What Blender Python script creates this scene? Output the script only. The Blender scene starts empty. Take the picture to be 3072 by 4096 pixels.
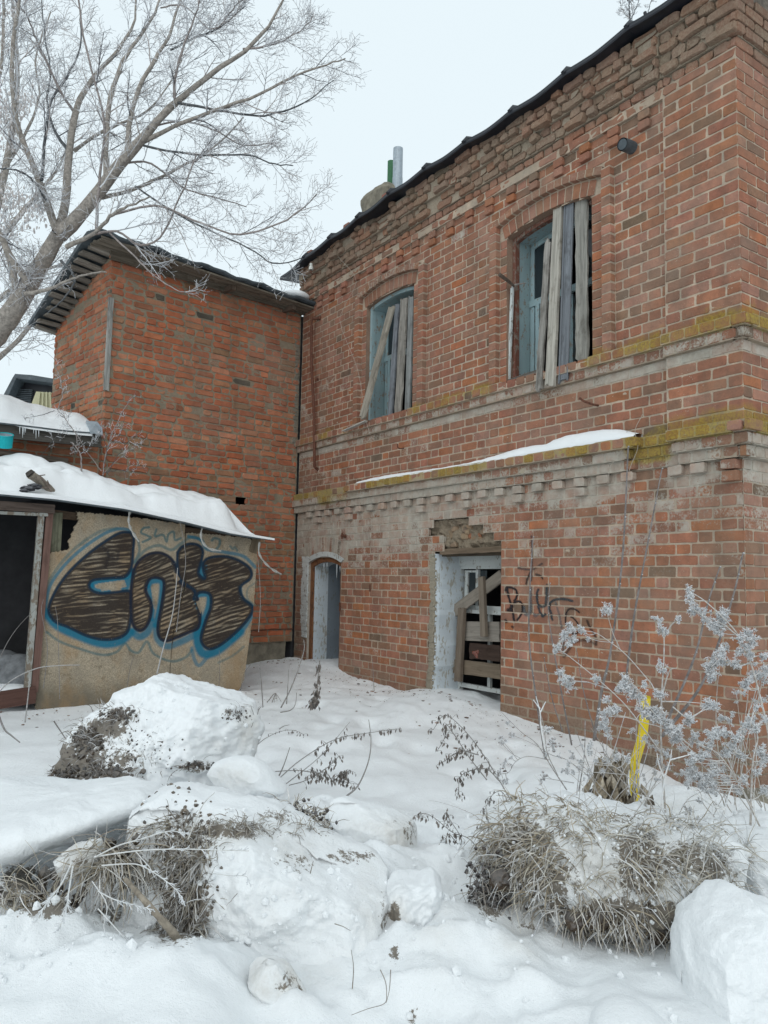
import bpy, math, random
import numpy as np
from mathutils import Vector, Matrix, noise as mn

random.seed(7)
RNG = np.random.default_rng(11)
SC = bpy.context.scene
COL = SC.collection

# ------------------------------------------------------------------ camera
CAM_Z = 1.65
F_PX = 3130.0                       # focal length in pixels of the 3072 x 4096 frame
PITCH, ROLL = math.radians(5.08), math.radians(1.06)
cam_data = bpy.data.cameras.new('camera')
cam = bpy.data.objects.new('camera', cam_data)
COL.objects.link(cam)
cam_data.sensor_fit = 'VERTICAL'
cam_data.sensor_height = 32.0
cam_data.lens = 32.0 * F_PX / 4096.0
cam_data.clip_start = 0.05
cam_data.clip_end = 2000.0
MROT = Matrix.Rotation(math.radians(90) + PITCH, 3, 'X') @ Matrix.Rotation(ROLL, 3, 'Z')
cam.matrix_world = Matrix.Translation((0, 0, CAM_Z)) @ MROT.to_4x4()
SC.camera = cam

# ------------------------------------------------------------------ world: overcast winter sky
world = bpy.data.worlds.new('World')
SC.world = world
world.use_nodes = True
wn, wl = world.node_tree.nodes, world.node_tree.links
wn.clear()
w_out = wn.new('ShaderNodeOutputWorld')
w_bg = wn.new('ShaderNodeBackground')
w_bg.inputs['Strength'].default_value = 0.1
w_sky = wn.new('ShaderNodeTexSky')
w_sky.sky_type = 'NISHITA'
w_sky.sun_disc = False
w_sky.sun_elevation = math.radians(38)
w_sky.sun_rotation = math.radians(200)
w_sky.air_density = 1.0
w_sky.dust_density = 4.0
w_mix = wn.new('ShaderNodeMix')
w_mix.data_type = 'RGBA'
w_mix.inputs[0].default_value = 0.93          # the cloud deck hides most of the clear sky
w_mix.inputs[7].default_value = (8.75, 9.85, 10.35, 1)
wl.new(w_sky.outputs[0], w_mix.inputs[6])
wl.new(w_mix.outputs[2], w_bg.inputs['Color'])
wl.new(w_bg.outputs[0], w_out.inputs['Surface'])

sun_data = bpy.data.lights.new('sun', 'SUN')
sun_data.energy = 1.0
sun_data.angle = math.radians(75)
sun_data.color = (1.0, 0.985, 0.96)
sun = bpy.data.objects.new('sun', sun_data)
COL.objects.link(sun)
sun.rotation_euler = (math.radians(62), 0, math.radians(-6))

SC.view_settings.view_transform = 'Standard'
SC.view_settings.look = 'None'
SC.view_settings.exposure = 0.0
SC.view_settings.gamma = 1.0
SC.view_settings.use_curve_mapping = False

# ------------------------------------------------------------------ reading points of the photograph on real planes
MR = np.array(MROT)
CAMP = np.array([0, 0, CAM_Z])
K = 3072.0 / 1659.0


def ray(u, v):
    return MR @ np.array([(u * K - 1536) / F_PX, -(v * K - 2048) / F_PX, -1.0])


def proj(p):
    q = (np.asarray(p, float) - CAMP) @ MR
    return (1536 + F_PX * q[..., 0] / -q[..., 2]) / K, (2048 - F_PX * q[..., 1] / -q[..., 2]) / K


def at(u, v, d):
    """the point d metres ahead (measured along +Y) in the direction of u, v"""
    r = ray(u, v)
    return CAMP + r * (d / r[1])


def on_plane(u, v, P, n, off=0.0):
    r = ray(u, v)
    t = (n @ (P + n * off - CAMP)) / (n @ r)
    return CAMP + r * t


class Frame:
    """a vertical wall plane: s along, z up, p out of the wall"""
    def __init__(self, P, d, n):
        self.P = np.array([P[0], P[1], 0.0]); self.d = d; self.n = n

    def __call__(self, s, z, p=0.0):
        s = np.asarray(s, float); z = np.asarray(z, float); p = np.asarray(p, float)
        s, z, p = np.broadcast_arrays(s, z, p)
        out = self.P + s[..., None] * self.d + p[..., None] * self.n
        out = out.copy(); out[..., 2] = z
        return out

    def px(self, u, v, off=0.0):
        q = on_plane(u, v, self.P, self.n, off)
        return float((q - self.P) @ self.d), float(q[2])


_yr, _yl = math.radians(-34.73), math.radians(46.55)
dR = np.array([math.sin(_yr), math.cos(_yr), 0]); nR = np.array([-math.cos(_yr), math.sin(_yr), 0])
P0 = CAMP + ray(2975 / K, 1974 / K) * 5.06
dL = -np.array([math.sin(_yl), math.cos(_yl), 0]); nL = np.array([math.cos(_yl), -math.sin(_yl), 0])
PJ = on_plane(1198 / K, 1700 / K, P0, nR)
FR = Frame(P0, dR, nR)                     # main building facade: s from its near corner
FS = Frame(P0, -nR, -dR)                   # its return round the corner
FL = Frame(PJ, dL, nL)                     # annex front: s from the inner corner
PA = PJ + dL * 2.6
FA = Frame(PA, -nL, dL)                    # annex side


# ------------------------------------------------------------------ mesh helpers
class G:
    """collects vertices, faces and two vertex colour sets, then links ONE mesh object"""
    def __init__(self):
        self.v, self.lv, self.lc, self.a, self.b, self.n = [], [], [], [], [], 0

    def add(self, verts, faces, tint=None, mask=None):
        verts = np.asarray(verts, float).reshape(-1, 3)
        m = len(verts)
        self.v.append(verts)
        if isinstance(faces, np.ndarray):
            self.lv.append((faces + self.n).ravel()); self.lc.append(np.full(len(faces), faces.shape[1]))
        else:
            for f in faces:
                self.lv.append(np.asarray(f) + self.n); self.lc.append(np.array([len(f)]))
        for store, c in ((self.a, tint), (self.b, mask)):
            if c is None: c = (0, 0, 0, 1)
            c = np.asarray(c, float)
            if c.ndim == 1:
                if len(c) == 3: c = np.append(c, 1)
                c = np.tile(c, (m, 1))
            elif c.shape[1] == 3: c = np.hstack([c, np.ones((m, 1))])
            store.append(c)
        self.n += m

    def build(self, name, mat, parent=None, smooth=False, origin=None, mesh=None):
        me = bpy.data.meshes.new(name)
        V = np.concatenate(self.v) if self.v else np.zeros((0, 3))
        o_c = np.zeros(3)
        if origin == 'center': o_c = V.mean(0)
        elif origin is not None: o_c = np.asarray(origin, float)
        V = V - o_c
        lv = np.concatenate(self.lv).astype(np.int32); lc = np.concatenate(self.lc).astype(np.int32)
        me.vertices.add(len(V)); me.vertices.foreach_set('co', V.astype(np.float32).ravel())
        me.loops.add(len(lv)); me.loops.foreach_set('vertex_index', lv)
        me.polygons.add(len(lc))
        st = np.concatenate([[0], np.cumsum(lc)[:-1]]).astype(np.int32)
        me.polygons.foreach_set('loop_start', st)
        me.polygons.foreach_set('loop_total', lc)
        me.polygons.foreach_set('use_smooth', np.full(len(lc), bool(smooth)))
        for nm, st_ in (('tint', self.a), ('mask', self.b)):
            at_ = me.attributes.new(nm, 'FLOAT_COLOR', 'POINT')
            at_.data.foreach_set('color', np.concatenate(st_).astype(np.float32).ravel())
        me.materials.append(mat)
        me.update(calc_edges=True)
        o = bpy.data.objects.new(name, me)
        COL.objects.link(o)
        o.location = o_c
        if parent is not None: put(o, parent)
        return o


def wloc(o):
    p = Vector(o.location)
    while o.parent is not None:
        o = o.parent; p = p + Vector(o.location)
    return p


def put(o, parent):
    """parent o, keeping its place (no rotations are used on parents)"""
    o.location = Vector(o.location) - wloc(parent)
    o.parent = parent


def tag(o, label=None, cat=None, group=None, kind=None):
    if label: o['label'] = label
    if cat: o['category'] = cat
    if group: o['group'] = group
    if kind: o['kind'] = kind
    return o


def thing(name, loc, label, cat, group=None):
    o = bpy.data.objects.new(name, None)
    o.empty_display_size = 0.2
    COL.objects.link(o); o.location = tuple(float(c) for c in loc)
    return tag(o, label, cat, group)


def sub(name, parent):
    """an Empty that holds the pieces of one part"""
    o = bpy.data.objects.new(name, None); o.empty_display_size = 0.1
    COL.objects.link(o); o.parent = parent
    return o


def grid_faces(nu, nv, wrap=False):
    """faces of a (nu x nv) vertex grid, index = i*nv + j; wrap closes j"""
    i = np.arange(nu - 1)[:, None]; j = np.arange(nv if wrap else nv - 1)[None, :]
    j2 = (j + 1) % nv
    return np.stack([i * nv + j, (i + 1) * nv + j, (i + 1) * nv + j2, i * nv + j2], -1).reshape(-1, 4)


BOXF = np.array([[0, 1, 2, 3], [7, 6, 5, 4], [0, 4, 5, 1], [1, 5, 6, 2], [2, 6, 7, 3], [3, 7, 4, 0]])


def box(g, F, s0, s1, z0, z1, p0, p1, tint=None, mask=None):
    v = np.array([F(s0, z0, p1), F(s1, z0, p1), F(s1, z1, p1), F(s0, z1, p1),
                  F(s0, z0, p0), F(s1, z0, p0), F(s1, z1, p0), F(s0, z1, p0)])
    g.add(v, BOXF, tint, mask)


def tubes(g, P, R, sides=4, tint=None, mask=None, cap=True):
    """P (N,n,3) centre lines, R (N,n) radii"""
    P = np.asarray(P, float); R = np.asarray(R, float)
    if P.ndim == 2: P = P[None]; R = R[None]
    N, n, _ = P.shape
    T = np.gradient(P, axis=1)
    T /= np.linalg.norm(T, axis=2, keepdims=True) + 1e-9
    ref = np.where(np.abs(T[:, :1, 2:3]) > 0.9, np.array([1.0, 0, 0]), np.array([0, 0, 1.0]))
    A = np.cross(T, np.broadcast_to(ref, T.shape)); A /= np.linalg.norm(A, axis=2, keepdims=True) + 1e-9
    B = np.cross(T, A)
    ph = np.arange(sides) / sides * 2 * np.pi
    V = P[:, :, None, :] + R[:, :, None, None] * (np.cos(ph)[None, None, :, None] * A[:, :, None, :] + np.sin(ph)[None, None, :, None] * B[:, :, None, :])
    f = grid_faces(n, sides, True)
    f = (f[None] + (np.arange(N) * n * sides)[:, None, None]).reshape(-1, 4)
    def ex(c):
        if c is None: return None
        c = np.asarray(c, float)
        if c.ndim == 1: return c
        if c.ndim == 2: return np.repeat(c, n * sides, axis=0)          # per tube
        return np.repeat(c.reshape(-1, c.shape[-1]), sides, axis=0)     # per point
    g.add(V.reshape(-1, 3), f, ex(tint), ex(mask))
    if cap:
        e = np.arange(N) * n * sides
        k = np.arange(sides)
        ends = np.concatenate([e[:, None] + k[None, ::-1], e[:, None] + (n - 1) * sides + k[None]])
        base = g.n - N * n * sides
        g.lv.append((ends + base).ravel()); g.lc.append(np.full(len(ends), sides))


def resample(pts, n):
    """smooth (Catmull-Rom like) resampling of a polyline"""
    pts = np.asarray(pts, float)
    if len(pts) < 3:
        t = np.linspace(0, 1, n)[:, None]; return pts[0] * (1 - t) + pts[-1] * t
    Pp = np.vstack([2 * pts[0] - pts[1], pts, 2 * pts[-1] - pts[-2]])
    m = len(pts) - 1
    t = np.linspace(0, m - 1e-6, n); i = t.astype(int); f = (t - i)[:, None]
    a, b, c, d = Pp[i], Pp[i + 1], Pp[i + 2], Pp[i + 3]
    return 0.5 * ((2 * b) + (c - a) * f + (2 * a - 5 * b + 4 * c - d) * f ** 2 + (3 * b - a - 3 * c + d) * f ** 3)


def fbm(x, y, z=0.0, oct_=4, sc=1.0):
    """vector-friendly fractal noise, -1..1"""
    x = np.atleast_1d(np.asarray(x, float)); y = np.broadcast_to(y, x.shape); z = np.broadcast_to(z, x.shape)
    return np.array([mn.fractal((a * sc, b * sc, c * sc), 1.0, 2.0, oct_) for a, b, c in zip(x.ravel(), y.ravel(), z.ravel())]).reshape(x.shape)


def plank(g, a, b, width, thick, nrm, tint, seg=10, ragged=0.02, rng=RNG, bow=0.0, notch=0.0):
    """a weathered board from a to b; nrm is its face normal; the mask carries grain coordinates"""
    a, b, nrm = np.asarray(a, float), np.asarray(b, float), np.asarray(nrm, float)
    L = np.linalg.norm(b - a); t = (b - a) / L
    w = np.cross(nrm, t); w /= np.linalg.norm(w); nn = np.cross(t, w); nn /= np.linalg.norm(nn)
    if nn @ nrm < 0: nn = -nn
    cols = 4
    rr = float(rng.random()) * 50
    u = np.linspace(0, 1, seg + 1)
    c = np.linspace(-1, 1, cols + 1)
    ends = rng.uniform(-ragged, ragged, (2, cols + 1))
    V, M = [], []
    for side in (1, -1):
        for i, ui in enumerate(u):
            e = rng.uniform(-1, 1, 2) * notch * width
            for j, cj in enumerate(c):
                along = ui * L
                if i == 0: along += ends[0, j]
                if i == seg: along += ends[1, j]
                ww = cj * width / 2 + (e[0] if j == 0 else 0) + (e[1] if j == cols else 0)
                V.append(a + t * along + w * ww + nn * (side * thick / 2 + bow * math.sin(ui * math.pi) + 0.0008 * math.sin(cj * 5 + rr)))
                M.append((along, cj * width / 2 + rr * 0.37, rr / 50, 1))
    n1 = cols + 1; tot = (seg + 1) * n1
    f = grid_faces(seg + 1, n1)
    fb = (f + tot)[:, ::-1]
    rim = []
    for i in range(seg):
        rim.append([i * n1, (i + 1) * n1, (i + 1) * n1 + tot, i * n1 + tot])
        rim.append([i * n1 + cols, i * n1 + cols + tot, (i + 1) * n1 + cols + tot, (i + 1) * n1 + cols])
    for j in range(cols):
        rim.append([j, j + tot, j + 1 + tot, j + 1])
        q = seg * n1
        rim.append([q + j, q + j + 1, q + j + 1 + tot, q + j + tot])
    g.add(V, np.vstack([f, fb, np.array(rim)]), tint, np.array(M))


def one_plank(name, mat, parent, *a, **k):
    g = G(); plank(g, *a, **k)
    return g.build(name, mat, parent, origin='center')


_ICO = None


def ico(sub_=1):
    import bmesh
    bm = bmesh.new(); bmesh.ops.create_icosphere(bm, subdivisions=sub_, radius=1.0)
    v = np.array([x.co[:] for x in bm.verts]); f = np.array([[q.index for q in p.verts] for p in bm.faces]); bm.free()
    return v, f


ICO1, ICO2, ICO3 = ico(1), ico(2), ico(3)


def blobs(g, C, R, tint=None, mask=None, mesh=ICO1, jit=0.0, rng=RNG, squash=None):
    v, f = mesh
    C = np.asarray(C, float).reshape(-1, 3); R = np.broadcast_to(np.asarray(R, float), (len(C),))
    N = len(C)
    S = 1 + jit * rng.uniform(-1, 1, (N, len(v), 1))
    vv = v[None] * S * R[:, None, None]
    if squash is not None: vv = vv * np.asarray(squash)
    V = C[:, None, :] + vv
    F = (f[None] + (np.arange(N) * len(v))[:, None, None]).reshape(-1, 3)
    ex = lambda c: c if c is None or np.ndim(c) == 1 else np.repeat(np.asarray(c), len(v), axis=0)
    g.add(V.reshape(-1, 3), F, ex(tint), ex(mask))

# ------------------------------------------------------------------ materials
class NT:
    def __init__(self, name, rough=0.9, spec=0.3):
        self.m = bpy.data.materials.new(name); self.m.use_nodes = True
        self.t = self.m.node_tree; self.N = self.t.nodes; self.N.clear()
        self.out = self.N.new('ShaderNodeOutputMaterial')
        self.b = self.N.new('ShaderNodeBsdfPrincipled')
        self.b.inputs['Roughness'].default_value = rough
        self.b.inputs['Specular IOR Level'].default_value = spec
        self.l(self.b.outputs[0], self.out.inputs[0])

    def l(self, a, b): self.t.links.new(a, b)

    def _in(self, sock, v):
        if v is None: return
        if isinstance(v, bpy.types.NodeSocket): self.l(v, sock)
        else:
            try: sock.default_value = v
            except Exception: sock.default_value = (v[0], v[1], v[2], 1) if len(v) == 3 else v

    def pos(self):
        return self.N.new('ShaderNodeNewGeometry').outputs['Position']

    def attr(self, name, out='Color'):
        n = self.N.new('ShaderNodeAttribute'); n.attribute_name = name
        return n.outputs[out]

    def sep(self, c):
        n = self.N.new('ShaderNodeSeparateColor'); self.l(c, n.inputs[0]); return n.outputs

    def noise(self, vec, scale, detail=4, rough=0.6, dist=0.0, out=0):
        n = self.N.new('ShaderNodeTexNoise'); n.inputs['Scale'].default_value = scale
        n.inputs['Detail'].default_value = detail; n.inputs['Roughness'].default_value = rough
        n.inputs['Distortion'].default_value = dist
        if vec is not None: self.l(vec, n.inputs['Vector'])
        return n.outputs[out]

    def voro(self, vec, scale, feat='F1', out=0):
        n = self.N.new('ShaderNodeTexVoronoi'); n.feature = feat; n.inputs['Scale'].default_value = scale
        self.l(vec, n.inputs['Vector']); return n.outputs[out]

    def math(self, op, a, b=None, c=None, clamp=False):
        n = self.N.new('ShaderNodeMath'); n.operation = op; n.use_clamp = clamp
        self._in(n.inputs[0], a); self._in(n.inputs[1], b); self._in(n.inputs[2], c)
        return n.outputs[0]

    def vscale(self, vec, s):
        n = self.N.new('ShaderNodeVectorMath'); n.operation = 'MULTIPLY'
        self.l(vec, n.inputs[0]); n.inputs[1].default_value = s
        return n.outputs[0]

    def ramp(self, f, stops, interp='LINEAR'):
        n = self.N.new('ShaderNodeValToRGB'); self.l(f, n.inputs[0]); cr = n.color_ramp
        cr.interpolation = interp
        while len(cr.elements) < len(stops): cr.elements.new(0.5)
        for e, (p, c) in zip(cr.elements, stops):
            e.position = p
            e.color = (c, c, c, 1) if np.isscalar(c) else (c[0], c[1], c[2], 1)
        return n.outputs[0]

    def mix(self, f, a, b, mode='MIX'):
        n = self.N.new('ShaderNodeMix'); n.data_type = 'RGBA'; n.blend_type = mode; n.clamp_factor = True
        self._in(n.inputs[0], f); self._in(n.inputs[6], a); self._in(n.inputs[7], b)
        return n.outputs[2]

    def bump(self, h, strength=0.5, dist=0.01, prev=None):
        n = self.N.new('ShaderNodeBump'); n.inputs['Strength'].default_value = strength
        n.inputs['Distance'].default_value = dist; self.l(h, n.inputs['Height'])
        if prev is not None: self.l(prev, n.inputs['Normal'])
        return n.outputs[0]

    def fin(self, col=None, normal=None, rough=None):
        self._in(self.b.inputs['Base Color'], col)
        if normal is not None: self.l(normal, self.b.inputs['Normal'])
        self._in(self.b.inputs['Roughness'], rough)
        return self.m


def masonry(name, bump_s=0.6, fleck=0.2, washc=(0.52, 0.49, 0.42), grime=0.75):
    """bricks and mortar: tint = fired colour, mask = whitewash, moss, grime"""
    n = NT(name, 0.93, 0.15)
    P = n.pos(); tint = n.attr('tint'); mk = n.sep(n.attr('mask'))
    n1 = n.noise(P, 9, 5, 0.65); n2 = n.noise(P, 60, 4, 0.7); n3 = n.noise(P, 260, 2, 0.6); n4 = n.noise(P, 2.2, 3)
    c = n.mix(n.ramp(n1, [(0.3, 0.0), (0.72, 1.0)]), n.mix(1.0, tint, (0.72, 0.75, 0.78), 'MULTIPLY'), n.mix(1.0, tint, (1.22, 1.16, 1.12), 'MULTIPLY'))
    c = n.mix(n.math('MULTIPLY', n.ramp(n2, [(0.52, 0.0), (0.7, 1.0)]), 0.45), c, n.mix(1.0, tint, (0.5, 0.52, 0.55), 'MULTIPLY'))
    c = n.mix(n.math('MULTIPLY', n.ramp(n4, [(0.45, 0.0), (0.7, 1.0)]), 0.30), c, (0.20, 0.165, 0.125))
    st = n.ramp(n.noise(n.vscale(P, (2.6, 2.6, 0.45)), 1.6, 4, 0.7), [(0.46, 0.0), (0.68, 1.0)])
    c = n.mix(n.math('MULTIPLY', st, 0.30), c, (0.13, 0.098, 0.07))
    pk = n.ramp(n.noise(P, 1.1, 4, 0.6), [(0.5, 0.0), (0.7, 1.0)])
    c = n.mix(n.math('MULTIPLY', pk, 0.16), c, (0.42, 0.30, 0.24))
    # grime
    g = n.math('MULTIPLY', mk[2], n.math('ADD', n.ramp(n1, [(0.3, 0.3), (0.6, 1.0)]), 0.0))
    c = n.mix(n.math('MULTIPLY', g, grime), c, n.mix(n.ramp(n2, [(0.4, 0.0), (0.6, 1.0)]), (0.12, 0.10, 0.075), (0.26, 0.235, 0.18)))
    # whitewash: threshold of noise against the mask
    w = n.math('ADD', n.math('MULTIPLY', n1, 0.45), n.math('MULTIPLY', n2, 0.55))
    th = n.math('SUBTRACT', 0.97, mk[0])
    wm = n.ramp(n.math('SUBTRACT', n.math('ADD', w, 0.5), th), [(0.46, 0.0), (0.56, 1.0)])
    wm = n.math('MULTIPLY', wm, n.math('GREATER_THAN', mk[0], 0.02))
    wc = n.mix(n.noise(P, 14, 5, 0.7), n.mix(1.0, (washc[0], washc[1], washc[2], 1), (0.52, 0.53, 0.55), 'MULTIPLY'), (washc[0] * 1.12, washc[1] * 1.12, washc[2] * 1.12, 1))
    c = n.mix(n.math('MULTIPLY', wm, n.math('ADD', 0.40, n.math('MULTIPLY', n.ramp(n.noise(P, 5, 4, 0.7), [(0.35, 0.0), (0.62, 1.0)]), 0.45))), c, wc)
    # small lime flecks
    fl = n.ramp(n.noise(n.vscale(P, (1.0, 1.0, 2.0)), 42, 3, 0.8), [(0.655, 0.0), (0.69, 1.0)])
    fm = n.ramp(n.noise(P, 2.7, 2), [(0.45, 0.0), (0.6, 1.0)])
    c = n.mix(n.math('MULTIPLY', n.math('MULTIPLY', fl, fm), min(1, fleck * 6)), c, (0.55, 0.47, 0.38))
    # moss
    mo = n.math('SUBTRACT', n.math('ADD', mk[1], n.math('MULTIPLY', n1, 0.9)), 0.55)
    mm = n.ramp(mo, [(0.14, 0.0), (0.50, 1.0)])
    mm = n.math('MULTIPLY', mm, n.math('GREATER_THAN', mk[1], 0.02))
    c = n.mix(n.math('MULTIPLY', mm, n.math('ADD', 0.38, n.math('MULTIPLY', n2, 0.62))), c, n.mix(n.ramp(n2, [(0.35, 0.0), (0.65, 1.0)]), (0.15, 0.115, 0.022), (0.36, 0.27, 0.04)))
    h = n.math('ADD', n.math('MULTIPLY', n1, 0.6), n.math('ADD', n.math('MULTIPLY', n2, 0.4), n.math('MULTIPLY', n3, 0.15)))
    h = n.math('ADD', h, n.math('MULTIPLY', wm, 0.15))
    return n.fin(c, n.bump(h, bump_s, 0.012))


M_BRICK = masonry('old_brick', 0.7)
M_BRICK2 = masonry('annex_brick', 0.8, 0.03)
M_MORTAR = masonry('lime_mortar', 0.9, 0.02, grime=0.9)


def wood(name, rough=0.9, contrast=0.68, frost=0.0):
    n = NT(name, rough, 0.15)
    tint = n.attr('tint'); mk = n.attr('mask')
    v = n.vscale(mk, (2.4, 42.0, 20.0))
    a = n.noise(v, 1.0, 5, 0.65, 0.6); b = n.noise(n.vscale(mk, (5.0, 12.0, 9.0)), 1.0, 4, 0.7)
    c = n.mix(n.ramp(a, [(0.30, 0.0), (0.68, 1.0)]), n.mix(1.0, tint, (1 - contrast * 0.8,) * 3, 'MULTIPLY'), n.mix(1.0, tint, (1.15, 1.15, 1.15), 'MULTIPLY'))
    c = n.mix(n.math('MULTIPLY', n.ramp(b, [(0.52, 0.0), (0.68, 1.0)]), contrast), c, n.mix(1.0, tint, (0.32, 0.30, 0.28), 'MULTIPLY'))
    if frost:
        c = n.mix(n.math('MULTIPLY', n.ramp(n.noise(n.pos(), 30, 3), [(0.5, 0.0), (0.62, 1.0)]), frost), c, (0.6, 0.62, 0.64))
    return n.fin(c, n.bump(n.math('ADD', a, n.math('MULTIPLY', b, 0.4)), 0.6, 0.004))


M_WOOD = wood('weathered_wood')
M_WOOD_SOFT = wood('dull_wood', contrast=0.35)


def paint(name, col, under, amt=0.5, rough=0.7, scale=14):
    """old peeling paint over wood or plaster"""
    n = NT(name, rough, 0.3)
    P = n.pos()
    a = n.noise(P, scale, 5, 0.7); b = n.noise(P, 3.5, 3); d = n.noise(n.vscale(P, (1, 1, 0.3)), 45, 4, 0.7)
    c = n.mix(n.ramp(b, [(0.3, 0.0), (0.7, 1.0)]), tuple(x * 0.84 for x in col), tuple(min(1, x * 1.08) for x in col))
    e = n.ramp(n.math('ADD', n.math('MULTIPLY', a, 0.5), n.math('MULTIPLY', d, 0.5)), [(0.60 - amt * 0.16, 0.0), (0.63 - amt * 0.16, 1.0)])
    c = n.mix(e, c, under)
    return n.fin(c, n.bump(n.math('SUBTRACT', d, n.math('MULTIPLY', e, 0.8)), 0.35, 0.004))


M_BLUEPAINT = paint('peeling_blue_paint', (0.27, 0.37, 0.39), (0.24, 0.21, 0.17), 0.35)
M_GREYPAINT = paint('grey_worn_paint', (0.30, 0.31, 0.29), (0.17, 0.14, 0.11), 0.7)
M_WHITEPAINT = paint('dirty_white_paint', (0.52, 0.55, 0.54), (0.22, 0.20, 0.17), 0.35)
M_REDPAINT = paint('worn_red_brown_paint', (0.16, 0.065, 0.045), (0.20, 0.17, 0.14), 0.5)
M_RUSTWOOD = paint('ochre_door_post', (0.21, 0.095, 0.045), (0.10, 0.05, 0.03), 0.45, scale=9)
M_SHADEPLASTER = paint('shaded_blue_plaster', (0.20, 0.235, 0.27), (0.17, 0.18, 0.18), 0.2, 0.9, 7)  # darker copy of the blue plaster, the passage's shade put into its colour
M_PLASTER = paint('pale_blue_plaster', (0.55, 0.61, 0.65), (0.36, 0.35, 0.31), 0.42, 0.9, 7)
M_RAWPLASTER = masonry('rough_plaster', 1.0, 0.02)


def snow_mat(name, dirt=0.0, tintc=(0.86, 0.885, 0.90)):
    n = NT(name, 0.75, 0.25)
    P = n.pos()
    a = n.noise(P, 5, 4, 0.6); b = n.noise(P, 45, 4, 0.75); c3 = n.noise(P, 240, 3, 0.8); e = n.noise(P, 1.3, 3)
    mk = n.sep(n.attr('mask'))
    c = n.mix(n.ramp(a, [(0.3, 0.0), (0.7, 1.0)]), tuple(x * 0.95 for x in tintc), tintc)
    # mask r = dirty / icy, g = earth and litter showing through the crust
    dm = n.math('MULTIPLY', mk[0], n.ramp(n.noise(P, 9, 5, 0.7), [(0.35, 0.2), (0.6, 1.0)]))
    c = n.mix(n.math('MULTIPLY', dm, 0.75), c, (0.52, 0.49, 0.44))
    em = n.ramp(n.math('ADD', n.math('MULTIPLY', n.noise(P, 38, 4, 0.8), 0.75), n.math('MULTIPLY', mk[1], 0.5)), [(0.60, 0.0), (0.66, 1.0)])
    em = n.math('MULTIPLY', em, n.math('GREATER_THAN', mk[1], 0.03))
    c = n.mix(n.math('MULTIPLY', em, 0.9), c, n.mix(b, (0.07, 0.055, 0.04), (0.22, 0.18, 0.13)))
    h = n.math('ADD', n.math('MULTIPLY', b, 0.55), n.math('ADD', n.math('MULTIPLY', c3, 0.28), n.math('MULTIPLY', a, 0.5)))
    m = n.fin(c, n.bump(h, 0.75, 0.016))
    n.b.inputs['Subsurface Weight'].default_value = 0.0
    return m


M_SNOW = snow_mat('snow')


def plain(name, col, rough=0.6, metal=0.0, var=0.25, scale=20, bumpd=0.002, spec=0.4):
    n = NT(name, rough, spec); P = n.pos()
    a = n.noise(P, scale, 4, 0.65)
    c = n.mix(n.ramp(a, [(0.3, 0.0), (0.7, 1.0)]), tuple(x * (1 - var) for x in col), tuple(min(1, x * (1 + var)) for x in col))
    n.b.inputs['Metallic'].default_value = metal
    return n.fin(c, n.bump(a, 0.4, bumpd))


def tinted(name, rough=0.85, var=0.3, scale=60, bumpd=0.002, frost=0.0, spec=0.2):
    n = NT(name, rough, spec); P = n.pos(); tint = n.attr('tint')
    a = n.noise(P, scale, 4, 0.7)
    c = n.mix(n.ramp(a, [(0.35, 0.0), (0.65, 1.0)]), n.mix(1.0, tint, (1 - var,) * 3, 'MULTIPLY'), n.mix(1.0, tint, (1 + var,) * 3, 'MULTIPLY'))
    if frost:
        nz = n.sep(n.N.new('ShaderNodeNewGeometry').outputs['Normal'])[2]
        f = n.math('MULTIPLY', n.ramp(n.math('ADD', n.math('MULTIPLY', nz, 0.35), n.noise(P, 55, 3, 0.7)), [(0.42, 0.0), (0.62, 1.0)]), frost)
        c = n.mix(f, c, (0.66, 0.69, 0.72))
    return n.fin(c, n.bump(a, 0.6, bumpd))


M_TWIG = tinted('frosted_twig', 0.9, 0.25, 40)
M_BARK = tinted('bark', 0.95, 0.35, 28, 0.012)
M_STEM = tinted('dry_stem', 0.9, 0.25, 90, 0.001, 0.55)
M_STALK = tinted('bare_stalk', 0.9, 0.3, 90, 0.001, 0.16)
M_GRASS = tinted('dry_grass', 0.9, 0.25, 50, 0.001, 0.10)
M_FROSTHEAD = tinted('frosted_seed_heads', 0.9, 0.35, 220, 0.004, 0.5)
M_SOIL = tinted('frozen_soil', 0.98, 0.5, 50, 0.02, 0.12)
M_DRYLEAF = tinted('dry_leaves', 0.9, 0.4, 60, 0.002, 0.08)
M_ROOF = plain('black_roof_sheet', (0.012, 0.014, 0.02), 0.5, 0.0, 0.4, 8)
M_ROOF2 = plain('dark_slate_roof', (0.06, 0.075, 0.085), 0.6, 0.0, 0.35, 12, 0.004)
M_IRON = plain('rusty_iron', (0.11, 0.045, 0.028), 0.85, 0.0, 0.5, 60, 0.003)
M_ZINC = plain('galvanised_metal', (0.33, 0.38, 0.42), 0.45, 0.3, 0.2, 25)
M_GREEN = plain('green_paint', (0.03, 0.13, 0.055), 0.55, 0.0, 0.15)
M_YELLOW = plain('yellow_paint', (0.68, 0.52, 0.012), 0.5, 0.0, 0.12, 30, 0.001)
M_TURQ = plain('turquoise_paint', (0.0, 0.36, 0.40), 0.5, 0.0, 0.1)
M_CREAM = plain('cream_siding', (0.42, 0.40, 0.26), 0.6, 0.0, 0.1)
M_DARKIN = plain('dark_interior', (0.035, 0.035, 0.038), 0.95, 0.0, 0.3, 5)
M_CONCRETE = plain('mossy_concrete', (0.20, 0.18, 0.14), 0.95, 0.0, 0.4, 9, 0.02)
M_PORC = plain('porcelain', (0.62, 0.62, 0.58), 0.3, 0.0, 0.1)
M_RAG = plain('grey_rag', (0.36, 0.36, 0.34), 0.95, 0.0, 0.35, 90, 0.004)
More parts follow.
